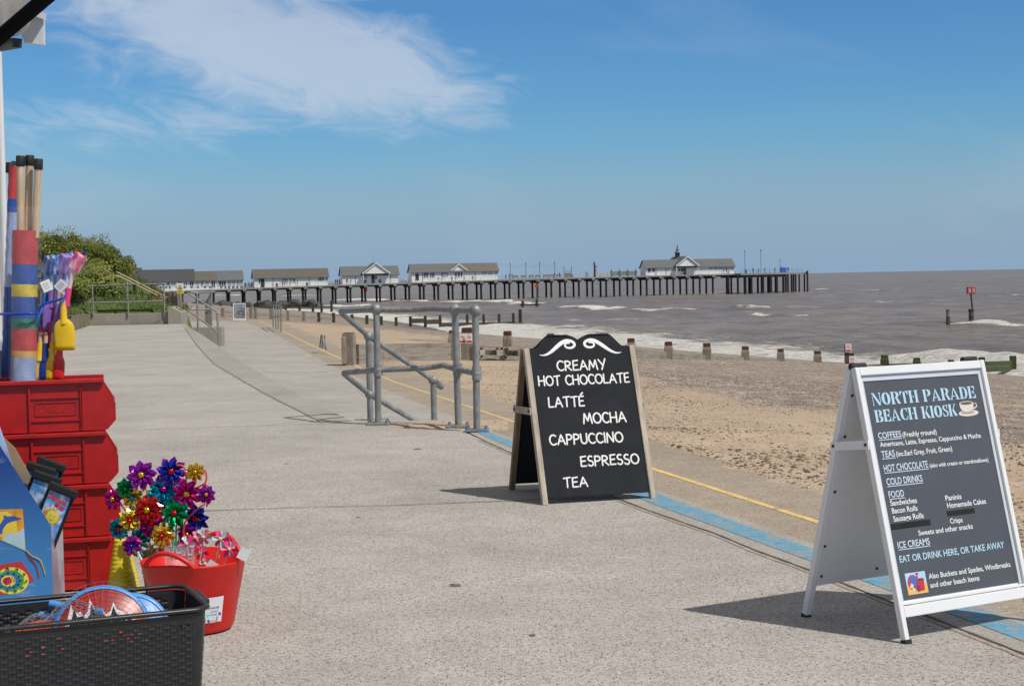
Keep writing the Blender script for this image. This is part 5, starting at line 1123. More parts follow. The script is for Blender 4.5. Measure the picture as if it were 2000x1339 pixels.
# black awning strut close by
a0 = dep(-30, 98, 3.2); st = empty('awning_strut', a0, 0, 'black awning strut crossing the top left corner close to the viewer', 'strut'); m = MB()
d0 = dep(120, -30, 3.0)-a0; m.tube([Vector((0, 0, 0)), d0], .0145, 14); m.build('strut_tube', M_('black_powder_coat', (.004, .004, .004), .95, Specular_IOR_Level=.1), st)
m = MB(); m.ball(d0, .022, n=10); m.tube([Vector((0, 0, 0)), Vector((-.03, 0, -.02))], .019, 10); m.build('strut_joint', mRub, st)
# ================================================================== bank, walls and rails in the middle distance
def hill(X, Y):
    w_ = np.clip((Y-61)/9, 0, 1); u1 = (-12.0-.10*(Y-57.4))*(1-w_)+(-.262*Y)*w_-X; u2 = (-15.0+(56-Y)*.19)-X
    hA = np.where(u1 > 0, .26+np.minimum(.62*u1, .42*np.clip(Y-57.4, 0, 99)+.08+np.clip(.42*u2, 0, 9)), np.where(Y > 72, -9.0, -.78))
    hB = np.where(u2 > 0, .24+.40*u2, -2.0)
    h = np.where(Y >= 57.4, hA, hB); h = np.where(h > 1.6, 1.6+1.35*np.tanh((h-1.6)/2.2), h)
    return h+np.where(h > .3, .22*(fbm(X*.35+50, Y*.35, 3, 8)-.45), 0)
xs = np.concatenate([np.linspace(-160, -40, 30), np.linspace(-39, -10.5, 115)]); ys = np.concatenate([np.linspace(8, 56.8, 70), np.linspace(57.3, 58.2, 4), np.linspace(58.6, 110, 90), np.linspace(114, 420, 30)])
Xh, Yh = np.meshgrid(xs, ys); Zh = hill(Xh, Yh)
t = NT('grassy_bank'); v = t.pos(); n = t.noise(v, .8, 5, .6, .4); n2 = t.noise(v, 7, 5, .7)
g = t.mix(t.ss(n2, .3, .7), (.055, .10, .018), (.11, .155, .038)); g = t.mix(t.ss(n, .56, .70), g, (.27, .20, .11))
mBank = t.fin(g, .95, t.bump(n2, .08, .8))
o = grid_mesh('grassy_bank', np.stack([Xh, Yh, Zh], -1), mBank); o['kind'] = 'structure'
def hz1(x, y): return float(hill(np.array([[x]]), np.array([[y]]))[0, 0])
# grass blades
t = NT('grass_blade'); v = t.pos(); n = t.noise(v, 1.1, 4, .6); n2 = t.noise(v, 9, 3)
mGrass = t.fin(t.mix(t.ss(n, .35, .65), t.mix(t.ss(n2, .3, .7), (.055, .115, .014), (.12, .18, .035)), t.mix(t.ss(n2, .3, .7), (.10, .12, .035), (.22, .18, .08))), .8)
gv = []; gf = []; rnd = random.Random(3)
while len(gf) < 26000:
    Y_ = rnd.uniform(57.5, 72) if rnd.random() < .72 else rnd.uniform(30, 57); X_ = rnd.uniform(-21, -12) if Y_ > 57.4 else wallX(Y_)-rnd.uniform(.1, 6)
    z = hz1(X_, Y_)
    if z < .15: continue
    for k in range(5):
        x, y = X_+rnd.gauss(0, .10), Y_+rnd.gauss(0, .10); h = rnd.uniform(.08, .26); a = rnd.uniform(0, PI); w = .018; lx, ly = rnd.gauss(0, .07), rnd.gauss(0, .07); b = len(gv)
        gv += [(x-w*math.cos(a), y-w*math.sin(a), z-.03), (x+w*math.cos(a), y+w*math.sin(a), z-.03), (x+lx, y+ly, z+h)]; gf.append((b, b+1, b+2))
m = MB(); m.v = [Vector(p) for p in gv]; m.f = gf; m.m = [0]*len(gf); m.sm = [False]*len(gf); o = m.build('grass', mGrass); tag(o, 'rough green grass on the bank behind the low wall', 'grass', kind='stuff')
# shrubs
def leafmat(nm, a, b, c):
    t = NT(nm); v = t.pos(); n = t.noise(v, 1.4, 4, .6); n2 = t.noise(v, 11, 4, .7)
    return t.fin(t.mix(t.ss(n, .38, .62), t.mix(t.ss(n2, .3, .7), a, b), t.mix(t.ss(n2, .3, .7), b, c)), .6)
mLf = [leafmat('shrub_leaf_green', (.085, .13, .016), (.165, .205, .03), (.28, .29, .06)), leafmat('shrub_leaf_olive', (.11, .13, .02), (.21, .215, .035), (.33, .30, .08))]
mStem = M_('shrub_stem', (.09, .065, .04), .9)
def shrub_proto(seed, mt):
    r = random.Random(seed); o = empty('shrub', (0, 0, 0)); m = MB()
    cl = [(r.gauss(0, .42), r.gauss(0, .42), r.uniform(.25, .95)) for _ in range(11)]
    vs = []; fs = []
    for cx_, cy_, cz_ in cl:
        rr_ = r.uniform(.28, .48)
        for _ in range(380):
            d = Vector((r.gauss(0, 1), r.gauss(0, 1), r.gauss(0, 1))).normalized()*rr_*(r.random()**.35)
            p = Vector((cx_, cy_, cz_))+d; s = r.uniform(.035, .075); ax = Vector((r.gauss(0, 1), r.gauss(0, 1), r.gauss(0, .7)+.3)).normalized(); q = ax.orthogonal().normalized()*s*.55; w = ax.cross(q).normalized()*s*.55
            b = len(vs); vs += [p-ax*s, p+q, p+ax*s, p-q]; fs.append((b, b+1, b+2, b+3))
    for _ in range(60):                          # loose shoots at the top
        a = r.uniform(0, 2*PI); p = Vector((math.cos(a)*r.uniform(.1, .6), math.sin(a)*r.uniform(.1, .6), r.uniform(1.0, 1.45)))
        for _ in range(4): q = p+Vector((r.gauss(0, .05), r.gauss(0, .05), r.gauss(0, .06))); b = len(vs); s = .035; vs += [q, q+Vector((s, 0, s)), q+Vector((0, s*.4, 2*s)), q+Vector((-s, 0, s))]; fs.append((b, b+1, b+2, b+3))
    m.add(vs, fs); m.build('foliage', mt, o)
    m = MB()
    for k in range(5): a = k*1.3; m.tube([(0, 0, -.1), (.2*math.cos(a), .2*math.sin(a), .4), (.45*math.cos(a), .45*math.sin(a), .85)], [.03, .02, .008], 5)
    m.build('stems', mStem, o); return o
protos = [shrub_proto(k, mLf[k % 2]) for k in range(4)]; used = set(); cnt = 0; rnd = random.Random(11); pl_ = []
for tries in range(16000):
    if cnt >= 150: break
    Y_ = rnd.uniform(40, 84); X_ = wallX(Y_)-rnd.uniform(.6, 9) if Y_ < 58 else -12.0-.1*(Y_-57.4)-rnd.uniform(.8, 10)
    z = hz1(X_, Y_)
    if z < (.5 if Y_ > 60 else .8): continue
    if Y_ > 57.4 and Y_ < 61 and X_ > -15.2: continue
    if X_/Y_ > -.248 or (X_/Y_ < -.305 and cnt % 6): continue
    if any((X_-a)**2+(Y_-b)**2 < .5 for a, b in pl_): continue
    pl_.append((X_, Y_)); k = cnt % 4
    o = protos[k] if k not in used else copy_tree(protos[k]); used.add(k); s = rnd.uniform(.62, 1.0); o.location = (X_, Y_, z-.12); o.rotation_euler = (0, 0, rnd.uniform(0, 6)); o.scale = (s, s, s*rnd.uniform(.8, 1.05))
    tag(o, 'dense leafy shrub growing on the bank to the left of the promenade', 'shrub', 'shrubs on the bank'); cnt += 1
# retaining walls
mWall = concrete('old_wall_concrete', (.33, .30, .255), .25, 60, seed=12); mWallD = concrete('brown_wall_concrete', (.20, .165, .125), .2, 60, seed=15)
rw = empty('retaining_wall', (-13.7, 57.25, 0), 0, 'pale concrete wall with a cracked face below the grassy bank', 'wall'); m = MB()
a, b = dep(166, 634, 57.25), dep(330, 634, 57.25); m.bbox(((a.x+b.x)/2+13.7, .12, .02), (b.x-a.x, .24, .52), .02); m.build('wall_face', mWall, rw)
m = MB(); P = [dep(x, y, 57.12)-Vector((-13.7, 57.25, 0)) for x, y in ((301, 634), (303, 630), (307, 628), (312, 626))]; m.tube(P, .012, 5); m.build('crack', mGroove, rw)
pl0 = dep(330, 636, 57.2); ph = empty('concrete_plinth', (pl0.x, 57.1, 0), 0, 'pale concrete block with a sloping top at the end of the wall', 'plinth'); m = MB()
m.prism([(0, -.3), (.46, -.3), (.46, .28), (.10, .50), (0, .50)], 0, 1.2); m.build('block', mWall, ph)
lw0 = empty('side_wall', (wallX(40), 40, 0), 0, 'low brown concrete wall holding the bank on the left of the promenade', 'wall'); m = MB()
P = [(wallX(Y)-wallX(40), Y-40) for Y in (9, 20, 30, 40, 50, 56.9)]
for (x0, y0), (x1, y1) in zip(P[:-1], P[1:]): m.add([(x0, y0, -.3), (x1, y1, -.3), (x1, y1, .30), (x0, y0, .36), (x0-.25, y0, -.3), (x1-.25, y1, -.3), (x1-.25, y1, .30), (x0-.25, y0, .36)], [(0, 1, 2, 3), (3, 2, 6, 7)])
x1, y1 = P[-1]; m.add([(x1, y1, -.3), (x1-.25, y1, -.3), (x1-.25, y1, .30), (x1, y1, .30)], [(0, 3, 2, 1)]); m.build('wall_face', mWallD, lw0)
# railing on the wall
def post_rail(name, label, posts, rails, r=.024, off=(0, 0, 0)):
    O = Vector(posts[0][0]); e_ = empty(name, O, 0, label, 'railing')
    for b, t_ in posts: m = MB(); m.tube([Vector(b)-O, Vector(t_)-O], r*1.15, 9); m.ball(Vector(t_)-O, r*1.7, n=8); m.build('post', mGalv, e_)
    for nm, P in rails: m = MB(); m.tube([Vector(p)-O for p in P], r, 9); m.build(nm, mGalv, e_)
    return e_
Yw = 57.2
post_rail('wall_railing', 'grey two-rail tube railing standing on the pale wall below the bank', [(dep(x0, y0, Yw), dep(x1, y1, Yw)) for x0, y0, x1, y1 in ((182, 615, 180, 558), (251, 616, 248, 554), (321, 617, 320, 554))],
    [('top_rail', [dep(172, 559, Yw), dep(248, 555, Yw), dep(320, 554, Yw)]), ('middle_rail', [dep(173, 591, Yw), dep(249, 589.5, Yw), dep(320, 587, Yw)])], .026)
# stair rail and the fence beyond it
post_rail('stair_handrail', 'sloping tube handrail beside the steps down to the lower walk', [(dep(387, 648, 48), dep(385, 574, 48)), (dep(428, 676, 48.3), dep(424, 612, 48.3))],
    [('sloping_rail', [dep(366, 572, 47.9), dep(385, 583, 48), dep(424, 609, 48.3), dep(430, 614, 48.3)]), ('sloping_rail', [dep(366, 605, 47.9), dep(386, 619, 48), dep(426, 650, 48.3)])], .028)
fp_ = [(413, 637, 571, 50.2), (410.5, 636, 577, 53), (408, 634, 581, 56), (406, 633, 585, 59), (404, 631, 588, 62.5), (402, 630, 590, 66)]
post_rail('edge_fence', 'grey tube fence running away along the promenade edge beyond the steps', [(dep(x, yb, Y), dep(x, yt, Y)) for x, yb, yt, Y in fp_],
    [('top_rail', [dep(372, 571, 50)]+[dep(x, yt, Y) for x, yb, yt, Y in fp_]), ('middle_rail', [dep(372, 604, 50)]+[dep(x, (yb+yt)/2, Y) for x, yb, yt, Y in fp_])], .028)
a, b = dep(376, 640, 49.6), dep(434, 640, 49.6); m = MB(); m.bbox(((a.x+b.x)/2, 49.8, -.46), (b.x-a.x, .40, .82), .03); o = m.build('stair_wall', mWall); tag(o, 'concrete wall end beside the steps to the lower walk', 'wall')
# pillar, warning sign, timber handrail
a = dep(345, 637, 58.6); m = MB(); m.bbox((0, 0, .48), (.40, .4, 1.16), .02); o = m.build('gate_pillar', concrete('pillar_pebbledash', (.25, .20, .155), .7, 50, seed=21), None, Matrix.Translation((a.x, 58.6, 0))); tag(o, 'brown pebbledash pillar at the end of the promenade below the yellow sign', 'pillar')
a = dep(329, 636, 59.6); m = MB(); m.bbox((0, 0, .42), (.16, .3, 1.1), .02); o = m.build('gate_post', M_('dark_timber', (.10, .075, .055), .9, 0, .25, 12), None, Matrix.Translation((a.x, 59.6, 0))); tag(o, 'dark timber post left of the pebbledash pillar', 'post')
sp_ = dep(351.5, 563, 58.2); sg = empty('warning_sign', sp_, 0, 'white and yellow warning sign with a triangle on a post above the pillar', 'sign')
mSgY = M_('sign_yellow', (.75, .60, .03), .45, 0, .02); mSgW = M_('sign_white', (.78, .79, .77), .45, 0, .02); mSgR = M_('sign_red', (.55, .05, .04), .45, 0, .02); mSgK = M_('sign_black', (.02, .02, .02), .45)
m = MB(); m.bbox((0, 0, 0), (.245, .012, .385), .006); pl2 = m.build('plate', mSgW, sg); m = MB(); m.box((0, -.0075, -.125), (.235, .003, .125)); m.build('yellow_panel', mSgY, pl2)
m = MB(); m.prism([(-.10, -.045), (.10, -.045), (0, .15)], -.0085, -.006, 1, back=False); m.prism([(-.075, -.033), (.075, -.033), (0, .118)], -.0095, -.006, 0, back=False); m.prism([(-.035, -.02), (.04, -.02), (.03, .02), (0, .035), (-.02, .01)], -.0105, -.006, 1, back=False); m.build('triangle', [mSgY, mSgK], pl2)
m = MB()
for z, w in ((-.095, .15), (-.115, .18), (-.15, .17)): m.box((0, -.0095, z), (w, .002, .009))
m.build('text_line', mSgK, pl2); m = MB(); m.tube([(-.10, .04, -1.0), (-.10, .04, .21)], .022, 8); m.build('post', mGalv, sg)
h0 = dep(236, 540, 58.7); hr = empty('timber_handrail', h0, 0, 'pale timber handrail of the steps coming down from the bank', 'handrail'); mTim = M_('pale_timber', (.62, .42, .27), .7, 0, .1, 10)
for P in (((228, 531), (285, 560), (342, 589)), ((228, 537), (280, 563), (328, 587))): m = MB(); m.tube([dep(x, y, 58.7)-h0 for x, y in P], .022, 6); m.build('rail', mTim, hr)
for x, y in ((262, 548), (300, 567), (334, 584)): p = dep(x, y, 58.8)-h0; m = MB(); m.box(p-Vector((0, 0, .42)), (.07, .07, .9)); m.build('post', M_('dark_timber', (0, 0, 0)), hr)
# far A-board: the same kind of frame, facing the viewer
fb = copy_tree(wb); p = on(456, 628, zr); fb.location = (p.x, p.y, zr(p.y)); fb.rotation_euler = (0, 0, math.radians(9)); fb.scale = (.98, .98, .98); tag(fb, 'small far-off A-board with a blue-grey menu at the end of the lower walk', 'sign')
# tube handrails down to the beach
def hoop(px, Y0, Y1, yt, n, label, hgt):
    O = on(px, yt, zr); e_ = empty('beach_handrail', O, 0, label, 'handrail'); return e_, O
e1 = on(541, 645, zr); bh = empty('beach_handrail', e1, 0, 'taller set of grey tube handrails for the steps from the apron to the beach', 'handrail')
for x, yb, yt in ((533.5, 640, 596), (538.5, 643, 595.5), (543.5, 645, 596), (549, 648, 599)):
    a = on(x, yb, zr); t_ = dep(x, yt, a.y); m = MB(); m.tube([a-e1-Vector((0, 0, .3)), t_-e1], .03, 8); m.build('post', mGalv, bh)
for yy_ in (0, 22): m = MB(); m.tube([dep(x, yt+yy_, on(x, yb, zr).y)-e1 for x, yb, yt in ((533.5, 640, 596), (538.5, 643, 595.5), (543.5, 645, 596), (549, 648, 599))], .028, 8); m.build('rail', mGalv, bh)
e2 = dep(631, 682, 43.5); bh2 = empty('beach_handrail', e2, 0, 'short pair of dark tube handrails sticking up at the apron edge by the groyne', 'handrail')
for P in (((625, 679), (627.5, 655), (630, 654), (634, 681)), ((629, 680), (632, 656), (635, 657), (637.5, 684))): m = MB(); m.tube([dep(x, y, 43.5 if i < 2 else 43.0)-e2 for i, (x, y) in enumerate(P)], .024, 8); m.build('rail', mGalv, bh2)
# ================================================================== groynes
def timber(nm, a, b, dark, flat=False):
    t = NT(nm); v = t.map(t.pos(), (.06, .06, 1.4) if flat else (1, 1, .15)); n = t.noise(v, 18, 6, .7, .4); n2 = t.noise(t.pos(), 2.2, 4)
    c = t.mix(t.ss(n, .3, .7), a, b); c = t.mix(t.ss(n2, .5, .75, 0, .5), c, dark); return t.fin(c, .9, t.bump(n, .01, .5))
mGr = timber('grey_groyne_timber', (.20, .165, .125), (.34, .295, .235), (.14, .11, .085)); mGrD = timber('dark_wet_timber', (.035, .030, .022), (.075, .065, .05), (.03, .035, .02))
mGrP = timber('grey_plank_timber', (.19, .165, .135), (.34, .305, .26), (.11, .09, .07), flat=True)
mGrG = timber('green_weedy_timber', (.03, .045, .012), (.075, .095, .025), (.04, .03, .02)); mRust = M_('rusty_iron_cap', (.12, .052, .03), .85, .3, .35, 30)
def line_at(px, A, B):                         # point on the plan line A-B in the direction of a photo column
    d = _w(_ray(px, 640)); k = d.x/d.y; dx, dy = B[0]-A[0], B[1]-A[1]; s = (k*A[1]-A[0])/(dx-k*dy); return Vector((A[0]+dx*s, A[1]+dy*s, 0))
GA, GB = (-3.95, 36.0), (29.7, 94.0); gdir = Vector((GB[0]-GA[0], GB[1]-GA[1], 0)).normalized(); gang = math.atan2(gdir.y, gdir.x)
g1 = empty('groyne', (GA[0], GA[1], 0), 0, 'long timber groyne of squat posts and planks crossing the beach behind the chalkboard', 'groyne'); g1o = g1.location.copy()
def gpost(px, yt, w, mat, cap, parent, o0, A, B, lean=0, bottle=True):
    p = line_at(px, A, B); tz = dep(px, yt, p.y).z; b = min(zb(p.x, p.y)-.5, tz-.9); m = MB(); R = Matrix.Translation((p.x-o0.x, p.y-o0.y, 0)) @ Matrix.Rotation(gang+.35, 4, 'Z'); h = tz-b; w = w*p.y/F*.98 if w > 1 else w
    pr_ = [(w/2, 0), (w/2, h-.20), (w*.43, h-.11), (w*.41, h-.05), (w*.41, h)] if bottle else [(w/2, 0), (w/2, h)]
    k = 4; vs = []
    for r_, z in pr_:
        for a in range(4): q = PI/4+a*PI/2; vs.append((r_*1.414*math.cos(q), r_*1.414*math.sin(q), b+z))
    m.add(vs, [(i*4+a, i*4+(a+1) % 4, (i+1)*4+(a+1) % 4, (i+1)*4+a) for i in range(len(pr_)-1) for a in range(4)], 0, False, R); m.add(vs[-4:], [(0, 1, 2, 3)], 0, False, R)
    po_ = m.build('post', mat, parent)
    if cap:
        m = MB(); k_ = [(w*.43, tz-.10), (w*.422, tz+.004), (w*.34, tz+.02)] if cap > 1 else [(w*.422, tz-.05), (w*.422, tz+.004), (w*.34, tz+.02)]; vs = [(r_*1.414*math.cos(PI/4+a*PI/2), r_*1.414*math.sin(PI/4+a*PI/2), z) for r_, z in k_ for a in range(4)]; m.add(vs, [(i*4+a, i*4+(a+1) % 4, (i+1)*4+(a+1) % 4, (i+1)*4+a) for i in range(2) for a in range(4)]+[(8, 9, 10, 11)], 0, False, R); m.build('iron_cap', mRust if mat is not mGrG else mGrG, po_)
    return p, tz
def plank(p, q, z0a, z1a, z0b, z1b, th, mat, parent, o0, name='plank', off=0.0):
    n = Vector((-(q-p).y, (q-p).x, 0)).normalized(); m = MB(); P = []
    for s in (off, off+th):
        for pt, za, zc in ((p, z0a, z1a), (q, z0b, z1b)): b = pt+n*s-o0; P += [Vector((b.x, b.y, za)), Vector((b.x, b.y, zc))]
    m.add(P, [(0, 2, 3, 1), (4, 5, 7, 6), (1, 3, 7, 5), (0, 4, 6, 2), (0, 1, 5, 4), (2, 6, 7, 3)]); return m.build(name, mGrP if mat is mGr else mat, parent)
o1 = Vector((GA[0], GA[1], 0))
gp = [(681, 651, 22, mGr, 1), (886, 646, 20, mGr, 1), (913, 641, 24, mGr, 2), (991, 647.5, 17, mGr, 2), (1075, 652.5, 16, mGr, 2), (1232, 661.5, 16, mGr, 2), (1305, 668, 17, mGr, 2), (1380, 671, 17, mGr, 2), (1455, 677, 16, mGr, 2), (1524, 681.5, 15, mGr, 2), (1596, 686, 16, mGr, 2), (1660, 690, 17, mGrG, 1), (1727, 694, 16, mGrG, 1), (1790, 699, 15, mGrG, 1), (1857, 703, 13, mGrG, 1), (1917, 698, 12, mGrG, 1), (1978, 694.5, 12, mGrG, 0)]
for px, yt, w, mt, cp in gp: gpost(px, yt, w, mt, cp, g1, o1, GA, GB, bottle=px < 1900 and px > 700)
def pz(px, y): return dep(px, y, line_at(px, GA, GB).y).z
for a, b, ya, yb, hh, mt in ((700, 880, 672, 669, .60, mGr), (1010, 1075, 676, 677, .8, mGr), (1075, 1232, 677, 682, .8, mGr), (1232, 1305, 682, 687, .8, mGr), (1305, 1380, 690, 693, .7, mGr), (1380, 1455, 695, 697.5, .7, mGr), (1455, 1524, 699.5, 702.5, .7, mGr), (1524, 1596, 704, 708, .7, mGr), (1596, 1660, 709.5, 713, .7, mGr), (1660, 1727, 713, 711, .8, mGrD), (1727, 1790, 710, 709, .8, mGrD), (1790, 1857, 709, 708, .8, mGrD), (1857, 1917, 708, 706.5, .8, mGrD), (1917, 1978, 706, 704, .6, mGrG), (1978, 2120, 711, 707, .8, mGrD)):
    p, q = line_at(a, GA, GB), line_at(b, GA, GB); za, zc = pz(a, ya), pz(b, yb); k = 2
    for j in range(k): plank(p, q, za-hh*(j+1)/k+.012, za-hh*j/k, zc-hh*(j+1)/k+.012, zc-hh*j/k, .09, mt, g1, o1)
# walings with gaps between the second and third posts
for ya, yb, y2a, y2b in ((675.5, 677, 683, 684.5), (691.5, 696, 699, 703.5)):
    p, q = line_at(908, GA, GB), line_at(1020, GA, GB); plank(p, q, pz(908, y2a), pz(908, ya), pz(1020, y2b), pz(1020, yb), .12, mGr, g1, o1, 'waling', -.30)
for px in (925, 958, 1000): gpost(px, 676.5, .26, mGr if px != 958 else mGr, 0, g1, o1, GA, GB, bottle=False)
m = MB()
for px, y in ((918, 680), (949, 680), (958, 680), (998, 681.5), (918, 695), (966, 697), (1001, 699.5)): p = line_at(px, GA, GB)-o1+Vector((gdir.y, -gdir.x, 0))*.34; m.ball((p.x, p.y, pz(px, y)), .035, n=6)
m.build('iron_bolt', mRust, g1); p = line_at(960, GA, GB)-o1+Vector((gdir.y, -gdir.x, 0))*.45; m = MB(); m.bbox((p.x, p.y, pz(960, 684)), (.10, .40, .14), .02); m.build('iron_bracket', mRust, g1)
p = line_at(671, GA, GB); m = MB(); m.bbox((p.x-o1.x, p.y-o1.y, pz(671, 675)-.1), (.09, .28, .62), .01); m.build('side_board', mGr, g1)
def nosign(px, py, Y, w, h, label):
    p = dep(px, py, Y); e_ = empty('prohibition_sign', p, 0, label, 'sign', 'prohibition signs on the groyne'); m = MB(); m.bbox((0, 0, 0), (w, .012, h), .004); pt = m.build('plate', mSgW, e_)
    m = MB(); r = w*.34; m.lathe([(r*.82, -.001), (r, -.001), (r, .002), (r*.82, .002)], 20, M=Matrix.Translation((0, -.0065, h*.16)) @ Matrix.Rotation(PI/2, 4, 'X')); m.prism([(-r*.75, h*.16+r*.6), (-r*.6, h*.16+r*.75), (r*.75, h*.16-r*.6), (r*.6, h*.16-r*.75)], -.0085, -.006, back=False); m.build('red_ring', mSgR, pt)
    m = MB(); m.prism([(-.02, h*.10), (.0, h*.24), (.03, h*.20), (.012, h*.15), (.03, h*.08)], -.0075, -.006, back=False); m.build('figure', mSgK, pt); m = MB(); m.box((0, -.0072, -h*.31), (w*.86, .003, h*.24)); m.build('red_band', mSgR, pt)
p = line_at(903, GA, GB); nosign(903.5, 661, p.y-.30, .155, .24, 'left of two red and white prohibition signs on the grey groyne post'); nosign(916, 661, p.y-.36, .165, .24, 'right of two red and white prohibition signs on the grey groyne post')
p = line_at(1657, GA, GB); nosign(1657, 679.5, p.y-.36, .25, .36, 'upper prohibition sign on a thin post above the white A-board'); nosign(1664.5, 704, p.y-.42, .25, .38, 'lower prohibition sign fixed to the green groyne post')
m = MB(); a = dep(1654, 673, p.y-.25); m.bbox((0, 0, -.9), (.20, .10, 1.8), .01); o = m.build('sign_post', M_('dark_timber', (0, 0, 0)), None, Matrix.Translation(a)); tag(o, 'dark thin post carrying a prohibition sign beside the green groyne post', 'post')
# second groyne, farther along
A2, B2 = (-29.5, 183.0), (1.1, 222.0); o2v = Vector((A2[0], A2[1], 0)); g2 = empty('groyne', o2v, 0, 'second timber groyne farther off, its dark posts running into the surf', 'groyne')
g2p = [(478, 598, mGr), (500, 600, mGr), (530, 602, mGr), (563, 606.5, mGr), (594, 608, mGr), (623, 609.5, mGrG), (652, 610.5, mGrG), (688, 613.5, mGrG), (717, 615.5, mGrG), (745, 617, mGrG), (774, 619, mGrG), (802, 617.5, mGrD), (831, 616.5, mGrD), (860, 615, mGrD), (913, 613.5, mGrD), (945, 613, mGrD), (975, 612.5, mGrD), (1003, 611, mGrD), (1016.5, 603.5, mGrD)]
for px, yt, mt in g2p: gpost(px, yt, .33 if px < 1010 else .42, mt, 0, g2, o2v, A2, B2, bottle=False)
def pz2(px, y): return dep(px, y, line_at(px, A2, B2).y).z
for a, b, ya, yb, hh, mt in ((438, 478, 606, 607, .35, mGr), (438, 478, 615, 616, .3, mGr), (478, 500, 609, 610, .4, mGr), (500, 530, 610, 612, .4, mGr), (530, 563, 611, 613, .5, mGr), (563, 594, 614, 616, .4, mGr), (594, 652, 616, 619, .4, mGr), (802, 831, 622, 621.5, .6, mGrD), (831, 860, 624, 623.5, .6, mGrD), (860, 913, 630, 629.5, .6, mGrD), (913, 945, 629.5, 629.3, .6, mGrD), (945, 975, 629.3, 629, .6, mGrD), (975, 1003, 628.5, 627.5, .6, mGrD)):
    plank(line_at(a, A2, B2), line_at(b, A2, B2), pz2(a, ya)-hh, pz2(a, ya), pz2(b, yb)-hh, pz2(b, yb), .1, mt, g2, o2v)
for px, yb in ((436, 618), (491, 613)): gpost(px, 601, .35, mGr, 0, g2, o2v, A2, B2, bottle=False)
A3, B3 = (-52, 300.0), (-34, 330.0); o3v = Vector((A3[0], A3[1], 0)); g3 = empty('groyne', o3v, 0, 'third groyne, a low dark line of planks close to the pier legs', 'groyne')
for px, yt in ((432, 594), (455, 596), (478, 596), (506, 596), (534, 597), (559, 594.5), (586, 593.5), (612, 592.5), (629, 592), (648.5, 586)): gpost(px, yt, .42, mGrD, 0, g3, o3v, A3, B3, bottle=False)
def pz3(px, y): return dep(px, y, line_at(px, A3, B3).y).z
for a, b, ya, yb, hh in ((425, 506, 599, 599, .6), (506, 559, 598.5, 597.5, .6), (559, 648, 599, 597, .35)): plank(line_at(a, A3, B3), line_at(b, A3, B3), pz3(a, ya)-hh, pz3(a, ya), pz3(b, yb)-hh, pz3(b, yb), .12, mGrD, g3, o3v)
# rocks by the shore end of the pier
mRock = M_('dark_wet_rock', (.060, .062, .062), .8, 0, .3, .6); rnd = random.Random(5)
for i in range(22):
    px = 372+i*11.5+rnd.uniform(-4, 4); y = 597-.010*(px-380)+rnd.uniform(-2.5, 1.5); Y_ = 395+rnd.uniform(-15, 15); p = dep(px, y, Y_); bm = bmesh.new(); bmesh.ops.create_icosphere(bm, subdivisions=2, radius=1)
    for v in bm.verts: v.co *= 1+rnd.uniform(-.22, .22)
    me = bpy.data.meshes.new('boulder'); bm.to_mesh(me); bm.free(); me.materials.append(mRock); o = bpy.data.objects.new('boulder', me); COL.objects.link(o); s = rnd.uniform(.7, 1.5); o.location = (p.x, p.y, min(p.z, -3.3)); o.scale = (s*1.3, s, s*.9); tag(o, 'dark boulder in the rock heap at the shore end of the pier', 'rock', 'boulders by the pier')
# posts and beacons in the sea
def spile(name, label, px, yt, yb, w, cat='post', mt=mGrD, Y=None):
    b = at(px, yb, SEA) if Y is None else dep(px, yb, Y); e_ = empty(name, (b.x, b.y, SEA), 0, label, cat); h = dep(px, yt, b.y).z-SEA; m = MB(); m.tube([(0, 0, -3), (0, 0, h*.98), (0, 0, h)], [w/2, w*.48, w*.4], 10); m.build('pile', mt, e_); return e_, b, h
e_, b, h = spile('sea_post', 'lone weathered post standing in the sea left of the red marker', 1852, 604, 635, .46); m = MB(); m.lathe([(.235, h*.55), (.215, h*.99)], 10); m.build('dry_top', mGr, e_)
e_, b, h = spile('sea_marker', 'leaning marker with a red box on a black pile at the right in the sea', 1897, 603, 632.5, .58, 'marker')
m = MB(); m.lathe([(.31, h*.42), (.33, h*.44), (.33, h*.52), (.31, h*.54)], 10); m.lathe([(.30, h*.86), (.34, h*.88), (.34, h*.97), (.2, h)], 10); m.build('iron_band', mGrD, e_)
q = lambda x, y: dep(x, y, b.y)-Vector((b.x, b.y, SEA))
m = MB(); m.tube([q(1899.5, 605), q(1896, 572)], .10, 8); m.build('leaning_pole', mGrD, e_); mRedB = M_('faded_red_board', (.36, .045, .05), .6, 0, .1, 2)
m = MB(); c = q(1896.5, 567); m.bbox(c, (.92, .5, .80), .02); bx = m.build('red_box', mRedB, e_); m = MB()
for sx in (-.23, .23):
    for ox in (-.075, .075): m.box(c+Vector((sx+ox, -.256, 0)), (.05, .01, .52))
    m.box(c+Vector((sx, -.256, .02)), (.12, .01, .05))
m.build('white_mark', mSgW, bx)
for px, y0, y1, yb, Y_, lb_ in ((714.5, 562, 569.5, 588, 478, 'small red beacon on a post seen through the pier legs under the gabled pavilion'), (1049, 555, 561, 584, 440, 'small red beacon on a thin pole in front of the pier')):
    b = dep(px, yb, Y_); e_ = empty('beacon', (b.x, b.y, SEA), 0, lb_, 'beacon'); z0_, z1_ = dep(px, y1, Y_).z-SEA, dep(px, y0, Y_).z-SEA; m = MB(); m.tube([(0, 0, -2), (0, 0, z0_+.2)], .16, 8); m.build('pole', mGrD, e_); m = MB(); m.bbox((0, 0, (z0_+z1_)/2), (1.15, .2, z1_-z0_), .03); m.build('red_board', M_('bright_red_board', (.50, .07, .04), .6), e_)
b = at(1034, 600, SEA); e_ = empty('mooring_frame', b, 0, 'two dark posts joined by a cross beam in the sea', 'frame'); q = lambda x, y: dep(x, y, b.y)-b
